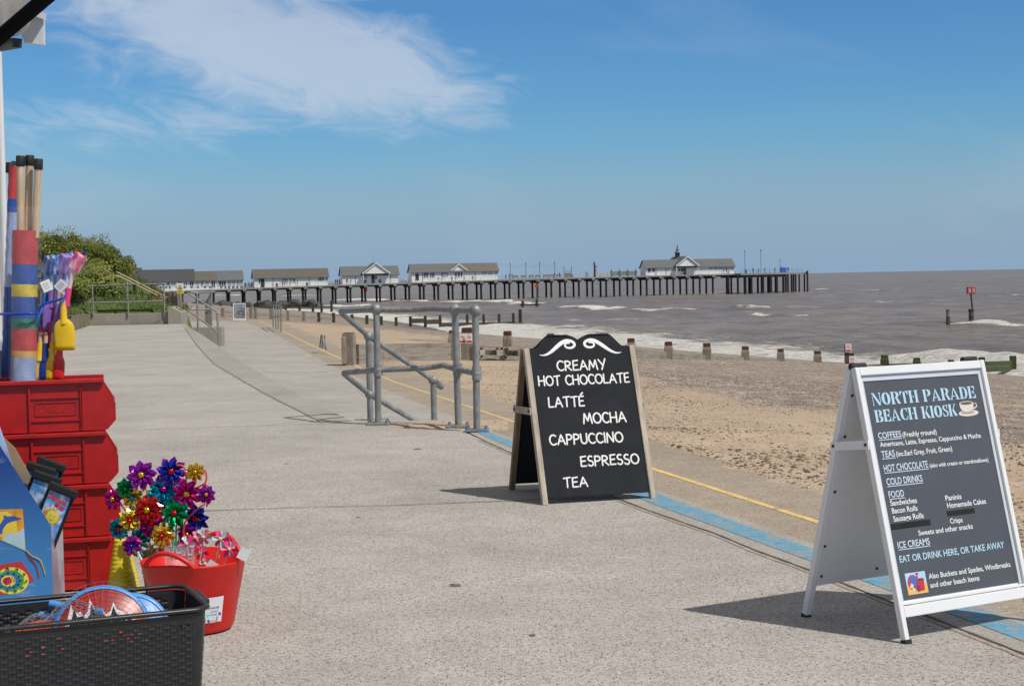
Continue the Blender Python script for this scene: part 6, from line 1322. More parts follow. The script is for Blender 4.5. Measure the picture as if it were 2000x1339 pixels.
for px, yt in ((1021, 587), (1048.5, 585)): m = MB(); m.tube([q(px, 606), q(px, yt)], .27, 8); m.build('pile', mGrD, e_)
m = MB(); m.tube([q(1015, 595.5), q(1054, 594.5)], .16, 6); m.build('cross_beam', mGrD, e_)
# ================================================================== the pier
PA = Vector((.963, .268, 0)).normalized(); PB = Vector((-PA.y, PA.x, 0)); PANG = math.atan2(PA.y, PA.x)
Q0 = dep(1580, 533, 500); Q0.z = 0
def pt(px):                                     # distance along the pier's front edge seen at a photo column
    d = _w(_ray(px, 545)); k = d.x/d.y; return (k*Q0.y-Q0.x)/(PA.x-k*PA.y)
def pp(t_): return Q0+PA*t_
DK = [(270, 569), (340, 567), (440, 565), (560, 560.3), (645, 557), (700, 555.3), (780, 552), (812, 550.3), (978, 544.5), (1120, 541), (1268, 538), (1440, 534), (1600, 531)]
_tt = [pt(x) for x, y in DK]; _zz = [dep(x, y, pp(pt(x)).y).z for x, y in DK]; _cf = np.polyfit(_tt, _zz, 2)
def dz(t_): return float(np.polyval(_cf, t_))
pier = empty('pier', pp(pt(900)), 0, 'long seaside pier on dark legs with white pavilions, reaching out to sea', 'pier'); po_ = pier.location.copy()
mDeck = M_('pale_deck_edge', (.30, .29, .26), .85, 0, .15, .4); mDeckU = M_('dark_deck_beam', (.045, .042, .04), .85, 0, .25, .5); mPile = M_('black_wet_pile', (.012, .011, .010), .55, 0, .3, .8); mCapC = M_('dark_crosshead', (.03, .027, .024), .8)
TL, TR, TH = pt(285), pt(1566), pt(1436)
def strip(m, t0, t1, y0, y1, za, zb_, n=24):
    vs = []
    for i in range(n+1):
        t_ = t0+(t1-t0)*i/n; p = pp(t_)-po_; z = dz(t_)
        for y, zz_ in ((y0, za), (y1, za), (y1, zb_), (y0, zb_)): q = p+PB*y; vs.append((q.x, q.y, z+zz_))
    fs = [(i*4+k, i*4+4+k, i*4+4+(k+1) % 4, i*4+(k+1) % 4) for i in range(n) for k in range(4)]+[(0, 1, 2, 3), (n*4+3, n*4+2, n*4+1, n*4)]
    m.add(vs, fs)
m = MB(); strip(m, TL, TH, 0, 7, 0, -.42); strip(m, TH, TR, -4.5, 12, 0, -.55); m.build('deck', mDeck, pier)
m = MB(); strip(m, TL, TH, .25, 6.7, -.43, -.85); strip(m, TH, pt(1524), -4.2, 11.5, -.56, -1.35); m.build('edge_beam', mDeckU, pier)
def pile(t_, y, w, zt, zb_=-9, mt=mPile, lean=0):
    q = pp(t_)-po_+PB*y; m = MB(); m.tube([(q.x, q.y, zb_), (q.x, q.y, zt)], w/2, 10); return m.build('pile', mt, pier)
n_b = 35; t0_, t1_ = pt(447), pt(1394)
for i in range(-3, n_b):
    t_ = t0_+(t1_-t0_)*i/(n_b-1); z = dz(t_)
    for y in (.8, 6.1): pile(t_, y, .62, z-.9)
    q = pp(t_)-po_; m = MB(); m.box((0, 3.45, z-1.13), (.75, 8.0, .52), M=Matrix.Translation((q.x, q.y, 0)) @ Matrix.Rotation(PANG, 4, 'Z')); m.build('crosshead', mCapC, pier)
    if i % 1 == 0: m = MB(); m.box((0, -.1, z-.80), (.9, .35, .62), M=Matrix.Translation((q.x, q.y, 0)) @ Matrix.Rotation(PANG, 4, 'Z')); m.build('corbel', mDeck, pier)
for px, y, w in ((1421, .5, 1.2), (1428, 4, .6), (1441, -3.5, .7), (1455, -3.8, 1.0), (1467, -3.8, .9), (1489, -4, 1.2), (1504, -4, 1.3), (1516, -4, 1.1), (1530, -4, .8), (1539, -4, .55), (1546, -4, .6), (1554, -4, .5), (1561, -4, .5), (1571, -4, .5), (1500, 5, .7), (1480, 5, .7), (1463, 6, .7), (1535, 9, .6), (1550, 9, .6)):
    t_ = pt(px)+(PB*y).x*-.0; q_ = pp(t_); k = _w(_ray(px, 545)); tt_ = ((k.x/k.y)*(Q0.y+PB.y*y)-(Q0.x+PB.x*y))/(PA.x-(k.x/k.y)*PA.y); pile(tt_, y, w, dz(tt_)-.5)
k = _w(_ray(1577, 545)); tt_ = ((k.x/k.y)*(Q0.y-PB.y*5)-(Q0.x-PB.x*5))/(PA.x-(k.x/k.y)*PA.y); pile(tt_, -5, .62, dz(tt_)+.45, -9, M_('brown_fender_pile', (.045, .025, .018), .8))
m = MB()
def railseg(t0, t1, y, st=2.2, h=1.05):
    n = max(1, int((t1-t0)/st))
    for i in range(n+1): t_ = t0+(t1-t0)*i/n; q = pp(t_)-po_+PB*y; m.box((q.x, q.y, dz(t_)+h/2), (.07, .07, h))
    for hh in (h, h*.55):
        P = [pp(t0+(t1-t0)*i/12)-po_+PB*y+Vector((0, 0, dz(t0+(t1-t0)*i/12)+hh)) for i in range(13)]; m.tube(P, .035, 4)
railseg(TL, TH, .12); m.build('front_railing', M_('pale_grey_railing', (.30, .32, .33), .6), pier); m = MB(); railseg(TL, TH, 6.85); m.build('back_railing', M_('pale_grey_railing', (0, 0, 0)), pier)
m = MB(); railseg(TH, pt(1556), -4.3, 1.6); m.build('head_railing', M_('dark_grey_railing', (.10, .11, .12), .6), pier)
# ------------------------------------------------------------------ pavilions
t = NT('white_boarding'); v = t.co(); s_ = t.sepxyz(v); st_ = t.math('FRACT', t.math('MULTIPLY', s_[2], 6.0)); n = t.noise(v, .8, 4)
mWB = t.fin(t.hsv(t.mix(0, (.84, .845, .84), (0, 0, 0)), val=t.ss(n, .3, .7, .93, 1.04)), .6, t.bump(st_, .03, .6))
def roofm(nm, a, b, c): t = NT(nm); v = t.co(); n = t.noise(t.map(v, (.35, 1, 1)), .55, 5, .6, .4); f = t.noise(v, 5, 4, .7); return t.fin(t.hsv(t.mix(t.ss(n, .45, .75), t.mix(t.ss(f, .3, .7), a, b), c), val=t.ss(f, .3, .7, .85, 1.15)), .85)
mR1 = roofm('dark_slate_roof', (.055, .058, .065), (.075, .078, .085), (.07, .06, .05)); mR2 = roofm('brown_grey_roof', (.10, .095, .085), (.13, .125, .115), (.13, .095, .06)); mR3 = roofm('grey_slate_roof', (.115, .125, .13), (.14, .15, .155), (.12, .12, .11)); mR4 = roofm('rusty_grey_roof', (.115, .12, .125), (.14, .145, .15), (.19, .105, .06))
mTrim = M_('white_trim', (.80, .80, .80), .5, 0, .03, 1); mPane = M_('dark_window_glass', (.05, .065, .08), .12, 0, .3, .6); mPaneL = M_('pale_window_glass', (.34, .40, .42), .12, 0, .3, .6); mGB = M_('grey_boarding', (.27, .28, .28), .7, 0, .12, 2); mDark = M_('dark_doorway', (.02, .02, .022), .8); mPipe = M_('grey_downpipe', (.12, .12, .13), .6)
FY_ = 1.9; BD = 4.8
class Pav:
    def __init__(s, label, x0, x1, ydk):
        s.t0, s.t1 = pt(x0), pt(x1); b = pp(s.t0)+PB*FY_; s.zd = dz((s.t0+s.t1)/2); s.o = empty('pavilion', (b.x, b.y, s.zd), PANG, label, 'building'); s.L = s.t1-s.t0
    def x(s, px): 
        d = _w(_ray(px, 540)); k = d.x/d.y; bx, by = Q0.x+PB.x*FY_, Q0.y+PB.y*FY_; return (k*by-bx)/(PA.x-k*PA.y)-s.t0
    def z(s, px, y): return dep(px, y, (pp(s.t0+s.x(px))+PB*FY_).y).z-s.zd
    def walls(s, x0, x1, he, hr, D=BD, y0=0.0, name='wall', mat=None, z0=-.45):
        m = MB(); c = (y0+D)/2+0*1; A = [(y0, z0), (D, z0), (D, he), (c, hr-.12), (y0, he)]; vs = [(x0, a, b) for a, b in A]+[(x1, a, b) for a, b in A]
        m.add(vs, [(4, 3, 2, 1, 0), (5, 6, 7, 8, 9)]+[(i, (i+1) % 5, 5+(i+1) % 5, 5+i) for i in range(5)]); return m.build(name, mat or mWB, s.o)
    def roof(s, x0, x1, he, hr, mat, D=BD, ov=.55, y0=0.0, name='roof'):
        m = MB(); c = (y0+D)/2; sl = (hr-he)/(c-y0); th = .14; e0 = he-sl*ov
        for sg in (-1, 1):
            ye = y0-ov if sg < 0 else D+ov; vs = [(x0-ov, ye, e0), (x1+ov, ye, e0), (x1+ov, c, hr), (x0-ov, c, hr)]; vs += [(a, b, z+th) for a, b, z in vs]
            m.add(vs, [(3, 2, 1, 0), (4, 5, 6, 7), (0, 1, 5, 4), (1, 2, 6, 5), (2, 3, 7, 6), (3, 0, 4, 7)])
        return m.build(name, mat, s.o)
    def gable(s, xa, za, x0, x1, zb_, mat, proj=0.0, back=None, porch=False, trim=.26):
        back = back or BD/2; c = (x0+x1)/2; hw = (x1-x0)/2; m = MB(); m.prism([(c-hw+.15, zb_), (c+hw-.15, zb_), (c, za-.15)], -proj, back); g = m.build('gable', mWB, s.o)
        m = MB(); th = .16; ov = .35
        for sg in (-1, 1):
            A = [(c+sg*hw, -proj-ov, zb_), (c, -proj-ov, za), (c, back, za), (c+sg*hw, back, zb_)]; vs = A+[(a, b, z+th) for a, b, z in A]; m.add(vs, [(0, 1, 2, 3), (7, 6, 5, 4), (0, 4, 5, 1), (1, 5, 6, 2), (2, 6, 7, 3), (3, 7, 4, 0)])
        m.build('gable_roof', mat, s.o)
        m = MB()
        for sg in (-1, 1): n = Vector((sg*hw, 0, zb_-za)).normalized(); m.prism([(c+sg*hw, zb_+.17), (c, za+.17), (c, za+.17-trim*1.25), (c+sg*(hw-trim*.4), zb_+.17-trim)], -proj-ov-.05-.01*(sg > 0), -proj-ov+.0, back=True)
        m.build('barge_board', mTrim, g)
        if porch:
            for xx in (x0+.4, x1-.4): m = MB(); m.box((xx, -proj+.15, zb_/2), (.16, .16, zb_)); m.build('porch_post', mTrim, s.o)
    def win(s, x0, x1, y0, y1, pane=mPane, nb=2, fr=True, name='window', y=0.0):
        a, b = s.x(x0), s.x(x1); zt, zb_ = s.z((x0+x1)/2, y0), s.z((x0+x1)/2, y1); m = MB(); m.box(((a+b)/2, y-.03, (zt+zb_)/2), (b-a+.22, .10, zt-zb_+.22)); f = m.build(name, mTrim if fr else mPipe, s.o)
        m = MB(); w = (b-a)/nb
        for i in range(nb): m.box((a+w*(i+.5), y-.085, (zt+zb_)/2), (w-.12 if nb > 1 else w, .02, zt-zb_))
        m.build('pane', pane, f)
    def vents(s, x0, x1, y, n=3): m = MB(); [m.box((s.x(x0)+(s.x(x1)-s.x(x0))*(i+.5)/n, -.02, s.z(x0, y)), ((s.x(x1)-s.x(x0))/n*.75, .06, .22)) for i in range(n)]; m.build('vent_row', mPane, s.o)
    def pipe(s, px, he): m = MB(); m.tube([(s.x(px), -.08, 0), (s.x(px), -.08, he)], .06, 6); m.build('downpipe', mPipe, s.o)
# long building at the shore end
P = Pav('long dark-roofed pavilion at the shore end of the pier, partly behind the bank', 236, 478, 565)
he = P.z(400, 545.2); r3, r2, r1 = P.z(430, 528.6)-.1, P.z(340, 526.6), P.z(262, 524.6)+.1
P.walls(P.x(310), P.L-.5, he, r3); P.walls(0, P.x(310), he-.1, r2, name='grey_wall', mat=mGB); P.roof(P.x(425), P.L-.6, he, r3, mR3); P.roof(P.x(382), P.x(420), he+.03, r3-.05, mR2, name='roof'); P.roof(P.x(281), P.x(377), he+.05, r2, mR1); P.roof(P.x(240), P.x(274.5), he+.08, r1, mR1)
for i, (a, b) in enumerate(((315, 322), (326, 331), (334, 342), (348, 356), (358, 366), (370, 378), (382, 389), (392, 397), (400, 408), (412, 420), (424, 427), (427.5, 441))): P.win(a, b, 549, 558 if i % 3 else 561, mPane if i % 2 else mPaneL, 2 if b-a < 9 else 3)
P.win(444, 459, 547.5, 558, mPaneL, 2); P.win(461, 475, 547, 557.5, mPaneL, 2)
for px in (313, 324, 331, 345, 360, 374, 386, 400, 410, 432, 440, 447, 455, 463, 471): P.win(px-1.3, px+1.3, 559.3, 561.6, mPane, 1, False, 'hatch')
P.pipe(457, he)
c0 = pp(pt(237))+PB*2; ch = empty('chimney_stack', (c0.x, c0.y, dz(pt(237))), PANG, 'pale square chimney with a dark pot beside the bank', 'chimney'); m = MB(); m.box((0, 0, 3.0), (1.5, 1.4, 6.4)); m.build('stack', M_('cream_render', (.60, .57, .48), .8, 0, .1, 1), ch); m = MB(); m.box((0, 0, 6.45), (.8, .8, .5)); m.build('pot', mDark, ch)
# second
P = Pav('plain white pavilion with a brown-grey roof, second from the shore', 498, 644, 559); he, hr = P.z(570, 538.6)-.15, P.z(570, 525.3)
P.walls(0, P.L-.3, he, hr); P.roof(.2, P.L-.4, he, hr, mR2)
P.win(505, 508, 544, 553, mPane, 1); P.win(509.5, 515, 544.5, 560.5, mDark, 1, False, 'door'); P.win(565, 569.5, 544, 551), P.win(571.5, 577, 544, 551); P.win(621, 633, 541, 548.5, mPane, 4); P.win(636.5, 640, 540, 549, mPaneL, 1); P.win(549.5, 562, 544.3, 551.5, mPaneL, 1)
for a, b, y in ((519, 532, 541.8), (549, 560, 541.5), (565, 576, 541), (580, 592, 540.5), (606, 615, 540)): P.vents(a, b, y)
P.pipe(533, he); P.pipe(604, he); P.win(539, 541.5, 554, 559, mPane, 1, False, 'notice'); P.win(598, 600.5, 552, 557, mPane, 1, False, 'notice')
# third, with the wide porch gable
P = Pav('short white pavilion with one big porch gable and an aerial, third from the shore', 671, 782, 555); he, hr = P.z(725, 534)-.1, P.z(725, 520.2)
P.walls(0, P.L-.3, he, hr); P.roof(.2, P.L-.4, he, hr, mR3); P.gable(P.x(732), P.z(732, 514), P.x(705), P.x(760), he+.05, mR2, 1.7, BD*1.0, True)
P.win(726, 731, 538, 552, mDark, 1, False, 'door'); P.win(732.5, 736, 539, 545, mPane, 1); P.win(711, 717.5, 539, 544, mPaneL, 1); P.win(711.5, 715, 547, 552, mPane, 1, False, 'notice'); P.win(740, 743.5, 546, 551, mPane, 1, False, 'notice')
for a, b, y in ((674, 680, 536.5), (686, 691, 536.3), (695, 702, 536), (766, 780, 534.5)): P.vents(a, b, y)
P.pipe(694, he); P.pipe(763, he); m = MB(); m.tube([(P.x(735), BD*.9, hr), (P.x(737), BD*.9, hr+3.2)], .035, 4); m.build('aerial', mPipe, P.o)
# fourth
P = Pav('long white pavilion with a small central gable and a rust-streaked roof', 807, 977, 548); he, hr = P.z(890, 527.5)-.12, P.z(890, 514.9)
P.walls(0, P.L-.3, he, hr); P.roof(.2, P.L-.4, he, hr, mR4); P.gable(P.x(896), P.z(896, 515.5), P.x(879.5), P.x(913), he-.05, mR4, .15, BD/2, False)
for a, b in ((827, 837), (839.5, 849)): P.win(a, b, 532.5, 541.5, mPane, 3)
P.win(812, 817.5, 535.5, 547, mDark, 1, False, 'door'); P.win(812.5, 817, 531.5, 534, mPane, 1); P.win(864.5, 874, 532.5, 539, M_('pale_notice', (.45, .47, .5), .6), 1, False, 'notice_board')
for a, b in ((889, 892), (894, 898), (900, 903)): P.win(a, b, 532, 540, mPane, 1)
for a, b in ((942, 951), (953.5, 962), (966, 974)): P.win(a, b, 527.8, 536.3, mPaneL, 2)
for a, b, y in ((854, 862, 530.5), (864, 874, 530.4), (888, 903, 530), (917, 927, 529), (929, 936, 528.7)): P.vents(a, b, y)
for px in (825, 863, 928): P.pipe(px, he)
# last, with the spire
P = Pav('white pavilion with a broad porch gable and a small dark spire near the pier head', 1266, 1440, 536); he, hr = P.z(1390, 518)-.1, P.z(1390, 506)
P.walls(0, P.L-.3, he, hr); P.roof(.2, P.L-.4, he, hr, mR3); P.gable(P.x(1339), P.z(1339, 501), P.x(1316), P.x(1362), he+.02, mR3, 1.6, 10.5, True)
P.win(1313, 1323, 524, 529, mPaneL, 2); P.win(1325, 1328.5, 524, 530, mPane, 1); P.win(1329.5, 1335, 524, 530, mPane, 1); P.win(1335.5, 1339.5, 524, 536, mDark, 1, False, 'door'); P.win(1265.5, 1271, 524, 531, mPane, 1); P.win(1274, 1279, 524, 530.5, mPane, 1)
for a, b in ((1384, 1392), (1394, 1402), (1404, 1412), (1415, 1423), (1426, 1434)): P.win(a, b, 520, 527, mPaneL, 2)
for a, b, y in ((1291, 1300, 521), (1326, 1340, 521.5)): P.vents(a, b, y)
for px in (1281.5, 1301, 1424): P.pipe(px, he)
a = P.x(1339); zz_ = P.z(1330, 501)
m = MB(); m.box((a, 6.5, zz_+.45), (1.15, 1.15, 1.9)); sp1 = m.build('spire_base', mDark, P.o); m = MB(); m.lathe([(.92, zz_+1.4), (.62, zz_+1.75), (.28, zz_+2.7), (.10, zz_+3.6), (0, zz_+4.3)], 8, c=(a, 6.5, 0), smooth=False); m.build('spire', M_('lead_spire', (.10, .11, .12), .6), P.o); m = MB(); m.lathe([(.95, zz_+1.35), (.97, zz_+1.42), (.6, zz_+1.72)], 8, c=(a, 6.5, 0)); m.build('spire_skirt', M_('pale_lead', (.32, .33, .34), .6), P.o)
# ------------------------------------------------------------------ things on the deck
def onp(px, y=.8):
    d = _w(_ray(px, 545)); k = d.x/d.y; bx, by = Q0.x+PB.x*y, Q0.y+PB.y*y; t_ = (k*by-bx)/(PA.x-k*PA.y); p = pp(t_)+PB*y; p.z = dz(t_); return p
tops4 = []
for px, yt in ((997, 514), (1027.5, 513.3), (1054.5, 512.8), (1084, 512)):
    p = onp(px, 4); h = dep(px, yt, p.y).z-p.z; e_ = empty('light_pole', p, 0, {997: 'thin lamp pole left of four, just right of the small-gabled pavilion', 1027.5: 'second thin lamp pole from the left beyond the small-gabled pavilion', 1054.5: 'third thin lamp pole from the left on the open deck', 1084: 'thin lamp pole nearest the spire of the four joined by wire'}[px], 'lamp pole', 'wired lamp poles on the pier'); m = MB(); m.tube([(0, 0, 0), (0, 0, h)], .085, 6); m.build('pole', mPipe, e_); m = MB(); m.ball((0, 0, h), .17, n=8); m.build('lamp', mPipe, e_); tops4.append(p+Vector((0, 0, h-.3)))
m = MB(); o0 = tops4[0]
P_ = [onp(970, 4)+Vector((0, 0, 5.2))]+tops4
for a, b in zip(P_[:-1], P_[1:]): m.tube([a.lerp(b, i/8)-o0-Vector((0, 0, .9*math.sin(PI*i/8))) for i in range(9)], .03, 4, caps=False)
o = m.build('festoon_wire', mPipe, None, Matrix.Translation(o0)); tag(o, 'thin sagging wire strung between the four lamp poles', 'wire')
for px, yt, lb_ in ((1455.3, 490, 'tall thin pole with a dark lamp head just right of the spired pavilion'), (1486.5, 488.5, 'tall thin pole with a bent lamp head on the pier head'), (1524, 504, 'short thin pole left of the blue tarpaulin')):
    p = onp(px, 2); h = dep(px, yt, p.y).z-p.z; e_ = empty('light_pole', p, 0, lb_, 'lamp pole'); m = MB(); m.tube([(0, 0, 0), (0, 0, h)], .07, 6); m.build('pole', mPipe, e_)
    if px < 1500: m = MB(); m.bbox((.15 if px > 1470 else 0, 0, h), (.55 if px > 1470 else .35, .3, .3), .05); m.build('lamp', mPipe, e_)
p = onp(1109, 3); e_ = empty('shelter_frame', p, 0, 'open metal frame with two poles on the deck, a worker beside it', 'frame')
for sx in (-1.1, 1.15): m = MB(); m.tube([(sx, 0, 0), (sx, 0, 3.5)], .08, 6); m.build('pole', mPipe, e_)
m = MB(); m.box((0, 0, .75), (2.3, .9, 1.3)); m.build('counter', M_('grey_counter_boards', (.20, .21, .20), .8), e_); m = MB(); m.tube([(-1.1, 0, 1.9), (1.15, 0, 1.9)], .07, 6); m.build('cross_bar', mPipe, e_)
p = onp(1162.5, 3); e_ = empty('sculpture_tower', p, 0, 'dark spiky metal clock sculpture standing on the open deck', 'sculpture'); m = MB(); m.tube([(-.15, 0, 0), (-.1, 0, 3.0), (-.25, 0, 4.3), (-.1, 0, 4.7)], [.30, .26, .22, .02], 8); m.build('column', mDark, e_)
m = MB(); rnd = random.Random(4)
for i in range(9): z = .9+i*.36; m.tube([(-.1, 0, z), (.35+.3*math.sin(i*2.1), 0, z+.18), (.55+.2*math.sin(i*1.3), .1, z+.42)], [.10, .15, .05], 6)
m.build('figure', M_('pale_metal', (.35, .35, .34), .5, .3), e_)
p = onp(1219, 3.2); e_ = empty('wind_shelter', p, PANG, 'long low shelter of benches with corner posts left of the spired pavilion', 'shelter'); m = MB(); m.box((0, .4, .85), (8.0, .12, 1.2)); m.build('back_panel', M_('grey_brown_boards', (.20, .19, .175), .8, 0, .2, 1), e_); m = MB(); m.box((0, -.1, .45), (7.6, .6, .10)); m.build('seat', M_('grey_brown_boards', (0, 0, 0)), e_)
for i in range(4): m = MB(); x = -4+i*2.66; m.box((x, .3, .9), (.45, .45, 1.75)); m.tube([(x, .3, 1.7), (x, .3, 2.6)], .05, 5); m.build('post', mPipe, e_)
p = onp(1176, 2.6); m = MB(); m.box((0, 0, .55), (3.8, .1, 1.0)); m.box((-1.95, 0, .65), (.14, .14, 1.3)); m.box((1.95, 0, .65), (.14, .14, 1.3)); o = m.build('deck_screen', M_('pale_slat_screen', (.42, .41, .38), .8), None, Matrix.Translation(p) @ Matrix.Rotation(PANG, 4, 'Z')); tag(o, 'pale slatted screen right of the metal sculpture', 'screen')
bench = None
for i, px in enumerate((1008, 1023, 1038, 1051, 1066, 1077, 1092)):
    if bench is None:
        bench = empty('deck_bench', (0, 0, 0)); m = MB(); m.box((0, 0, .45), (1.6, .5, .08)); m.build('seat', M_('grey_brown_boards', (0, 0, 0)), bench); m = MB(); m.box((0, .28, .82), (1.6, .06, .62)); m.build('backrest', M_('grey_brown_boards', (0, 0, 0)), bench)
        for sx in (-.7, .7): m = MB(); m.box((sx, .05, .22), (.08, .5, .42)); m.build('leg', mPipe, bench)
        o = bench
    else: o = copy_tree(bench)
    o.location = onp(px, 3.4); o.rotation_euler = (0, 0, PANG); tag(o, 'grey wooden bench in the row on the open deck under the lamp poles', 'bench', 'benches on the pier deck')
p = onp(1530.5, -2); e_ = empty('tarpaulin_stack', p, PANG, 'bright blue tarpaulin-covered stack on the pier head', 'tarpaulin'); m = MB(); m.bbox((-.43, 0, .85), (.88, 1.0, 1.65), .12); m.bbox((.48, .05, .83), (.86, 1.0, 1.55), .12); m.build('cover', M_('blue_tarpaulin', (.02, .16, .62), .5, 0, .15, 3), e_); m = MB(); m.box((0, 0, .06), (1.9, 1.0, .10)); m.build('pallet', mPipe, e_)
p = onp(1457, 0); m = MB(); m.lathe([(.34, 0), (.36, 1.0), (.28, 1.2), (0, 1.25)], 10); o = m.build('litter_bin', M_('blue_bin', (.03, .12, .4), .5), None, Matrix.Translation(p)); tag(o, 'small blue bin beside the spired pavilion', 'bin')
# ------------------------------------------------------------------ people on the pier
skin = M_('skin', (.42, .26, .19), .6); hairm = M_('dark_hair', (.03, .022, .016), .6)
CL = {'dark': (.022, .024, .03), 'navy': (.03, .045, .10), 'white': (.65, .65, .63), 'grey': (.20, .20, .21), 'red': (.40, .04, .05), 'beige': (.42, .35, .26), 'hivis': (.62, .68, .06), 'blue': (.06, .14, .34), 'green': (.06, .10, .06)}
clm = {k: M_('clothes_'+k, c, .85) for k, c in CL.items()}
def person(p, top, bot, label, yaw=0.0, h=1.7, walk=0.0, group=None, lean=0.0, arm=0.0):
    s = h/1.72; m = MB(); hip = .90*s; sh = 1.42*s; fx = lean
    for sg in (-1, 1):
        st_ = walk*sg
        m.tube([(sg*.09*s, 0, hip), (sg*.10*s, -st_*.18*s, .48*s), (sg*.10*s, -st_*.30*s+ (.10 if st_ < 0 else 0)*s*walk, .06*s)], [.095*s, .07*s, .05*s], 8); m.tube([(sg*.10*s, -st_*.30*s+.05*s, .04*s), (sg*.10*s, -st_*.30*s-.13*s, .03*s)], [.05*s, .04*s], 7)
        m.tube([(sg*.19*s, fx*.9, sh-.02*s), (sg*(.25+.03*arm)*s, fx*.7+st_*.10*s-.04*arm, 1.14*s), (sg*.24*s, fx*.6+st_*.16*s-(.10+.22*arm)*s, (.90+.16*arm)*s)], [.060*s, .048*s, .036*s], 7); m.ball((sg*.24*s, fx*.6+st_*.16*s-(.12+.26*arm)*s, (.86+.18*arm)*s), .045*s, n=8)
    m.tube([(0, 0, hip-.04*s), (0, fx*.3, 1.08*s), (0, fx*.8, 1.32*s), (0, fx, 1.45*s)], [.155*s, .145*s, .185*s, .10*s], 12); m.tube([(0, fx, 1.44*s), (0, fx-.01, 1.54*s)], .055*s, 8); m.ball((0, fx-.02, 1.61*s), .105*s, n=12, sc=(.88, 1.0, 1.15)); m.tube([(0, fx-.115*s, 1.61*s), (0, fx-.135*s, 1.585*s)], [.012*s, .02*s], 5)
    tmp = m.build('tmp', skin); md = tmp.modifiers.new('r', 'REMESH'); md.mode = 'VOXEL'; md.voxel_size = .028; bpy.context.view_layer.update()
    me = bpy.data.meshes.new_from_object(tmp.evaluated_get(bpy.context.evaluated_depsgraph_get())); bpy.data.objects.remove(tmp)
    me.materials.clear(); [me.materials.append(q) for q in (skin, clm[top], clm[bot], hairm)]
    for f in me.polygons:
        c = f.center; z = c.z/s; f.use_smooth = True
        if z > 1.53: f.material_index = 3 if (z > 1.66 or c.y > fx+.02) else 0
        elif z > 1.49: f.material_index = 0
        elif abs(c.x) > .20*s and z < .93 and z > .7: f.material_index = 0
        elif z > .88 or (abs(c.x) > .19*s and z > .7): f.material_index = 1
        elif z > .07: f.material_index = 2
        else: f.material_index = 3
    me.name = 'person'; o = bpy.data.objects.new('person', me); COL.objects.link(o); o.location = p; o.rotation_euler = (0, 0, yaw); tag(o, label, 'person', group); return o
G1 = 'people between the two left pier buildings'; L1 = 'person in the small group standing between the two leftmost pier buildings'
for px, tp, bt, yw in ((478.5, 'dark', 'dark', .3), (485, 'grey', 'beige', 2.0), (488, 'beige', 'dark', -.6), (491, 'navy', 'navy', 1.0), (494, 'blue', 'navy', 2.6)): person(onp(px, 1.0), tp, bt, L1, yw, 1.72, 0, G1)
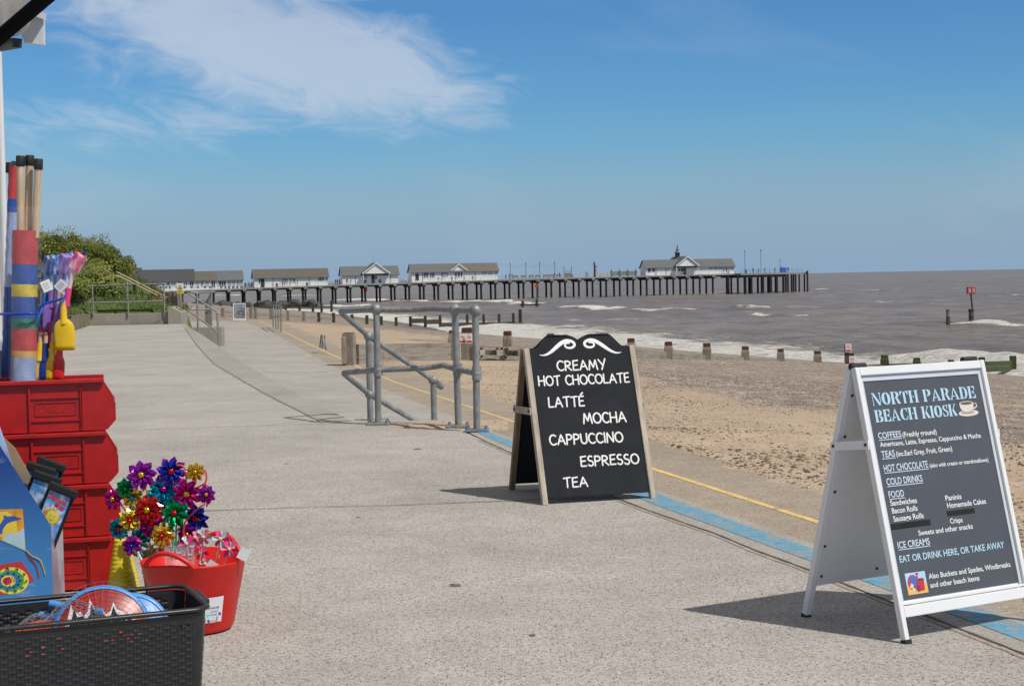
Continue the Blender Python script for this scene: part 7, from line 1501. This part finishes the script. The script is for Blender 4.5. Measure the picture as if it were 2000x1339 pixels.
for px, tp, bt, lb_, yw, wk in ((515.5, 'dark', 'navy', 'dark-clothed person at the left doorway of the brown-roofed pavilion', .4, .4), (551.5, 'navy', 'grey', 'person in navy pausing before the pale notice on the brown-roofed pavilion', 1.3, 0), (555.5, 'grey', 'beige', 'stooping person in grey beside the one in navy at the pale notice', 1.0, .5), (566.5, 'beige', 'beige', 'person in beige in front of the two dark windows of the brown-roofed pavilion', -1.2, .6), (580.5, 'grey', 'white', 'person walking right of the two dark windows of the brown-roofed pavilion', 1.5, .8),
        (677.5, 'dark', 'grey', 'standing person in dark clothes at the left end of the big-gabled pavilion', .2, .2), (684, 'grey', 'dark', 'person bending low beside the left end of the big-gabled pavilion', 1.5, .6),
        (785, 'white', 'navy', 'left one of three people in the gap before the small-gabled pavilion', -.5, .3), (792, 'white', 'dark', 'middle one of three people in the gap before the small-gabled pavilion', .6, .3), (797.5, 'beige', 'grey', 'right one of three people in the gap before the small-gabled pavilion', 1.4, .3),
        (856.5, 'dark', 'white', 'person in a dark top left of the pale notice board on the small-gabled pavilion', 1.0, .4), (882.5, 'dark', 'dark', 'dark-clothed person under the left end of the small gable', .3, .3), (889.5, 'grey', 'grey', 'small grey figure crouching by the middle of the small gable', 1.2, .7), (906.5, 'dark', 'dark', 'tall dark figure striding under the right end of the small gable', 1.5, .8), (923, 'grey', 'dark', 'lone grey figure right of the small gable', .1, 0),
        (988, 'dark', 'navy', 'dark-clothed person just right of the small-gabled pavilion', .2, 0), (995, 'dark', 'dark', 'person in black at the foot of the first lamp pole', 1.2, .2), (1000.5, 'grey', 'dark', 'person in grey just right of the first lamp pole', -1.0, .2), (1083, 'red', 'red', 'person in red standing at the fourth lamp pole', .4, .2), (1093, 'dark', 'grey', 'dark figure between the fourth lamp pole and the open frame', 1.4, .2), (1118, 'hivis', 'dark', 'worker in a bright yellow top beside the open metal frame', -.4, .2), (1145, 'dark', 'dark', 'dark figure left of the metal sculpture', 1.2, 0), (1149, 'white', 'beige', 'person in white left of the metal sculpture', -.8, .3),
        (1337, 'dark', 'dark', 'dark figure in the porch of the spired pavilion', .0, .2), (1413.5, 'dark', 'white', 'left one of a couple walking before the right windows of the spired pavilion', 1.4, .7), (1419.5, 'dark', 'navy', 'right one of a couple walking before the right windows of the spired pavilion', 1.4, .8), (1471, 'navy', 'dark', 'person in navy at the rail of the pier head', .3, 0), (1481, 'grey', 'dark', 'figure leaning at the pier head rail right of the one in navy', .5, .2), (1494, 'green', 'grey', 'person in green in the middle of the pier head', 1.0, .2), (1514, 'grey', 'grey', 'grey figure left of the blue tarpaulin', .4, .5), (1539.5, 'dark', 'green', 'dark figure right of the blue tarpaulin', .2, .2)):
    bend_ = -.28 if any(w in lb_ for w in ('bending', 'stooping', 'crouching', 'leaning')) else 0.0
    person(onp(px, .9 if px < 1440 else -2.5), tp, bt, lb_, yw, (1.72 if bend_ == 0 else 1.5)*(1.0 if 'small' not in lb_ else .85), wk, None, bend_, .6 if bend_ else 0)
for px, yw in ((655.5, .6), (659, 2.2), (663, -.7)): person(onp(px, 1.2), 'dark', 'dark', 'person in a dark coat in the group of three left of the big-gabled pavilion', yw, 1.7, 0, 'three people in dark coats')
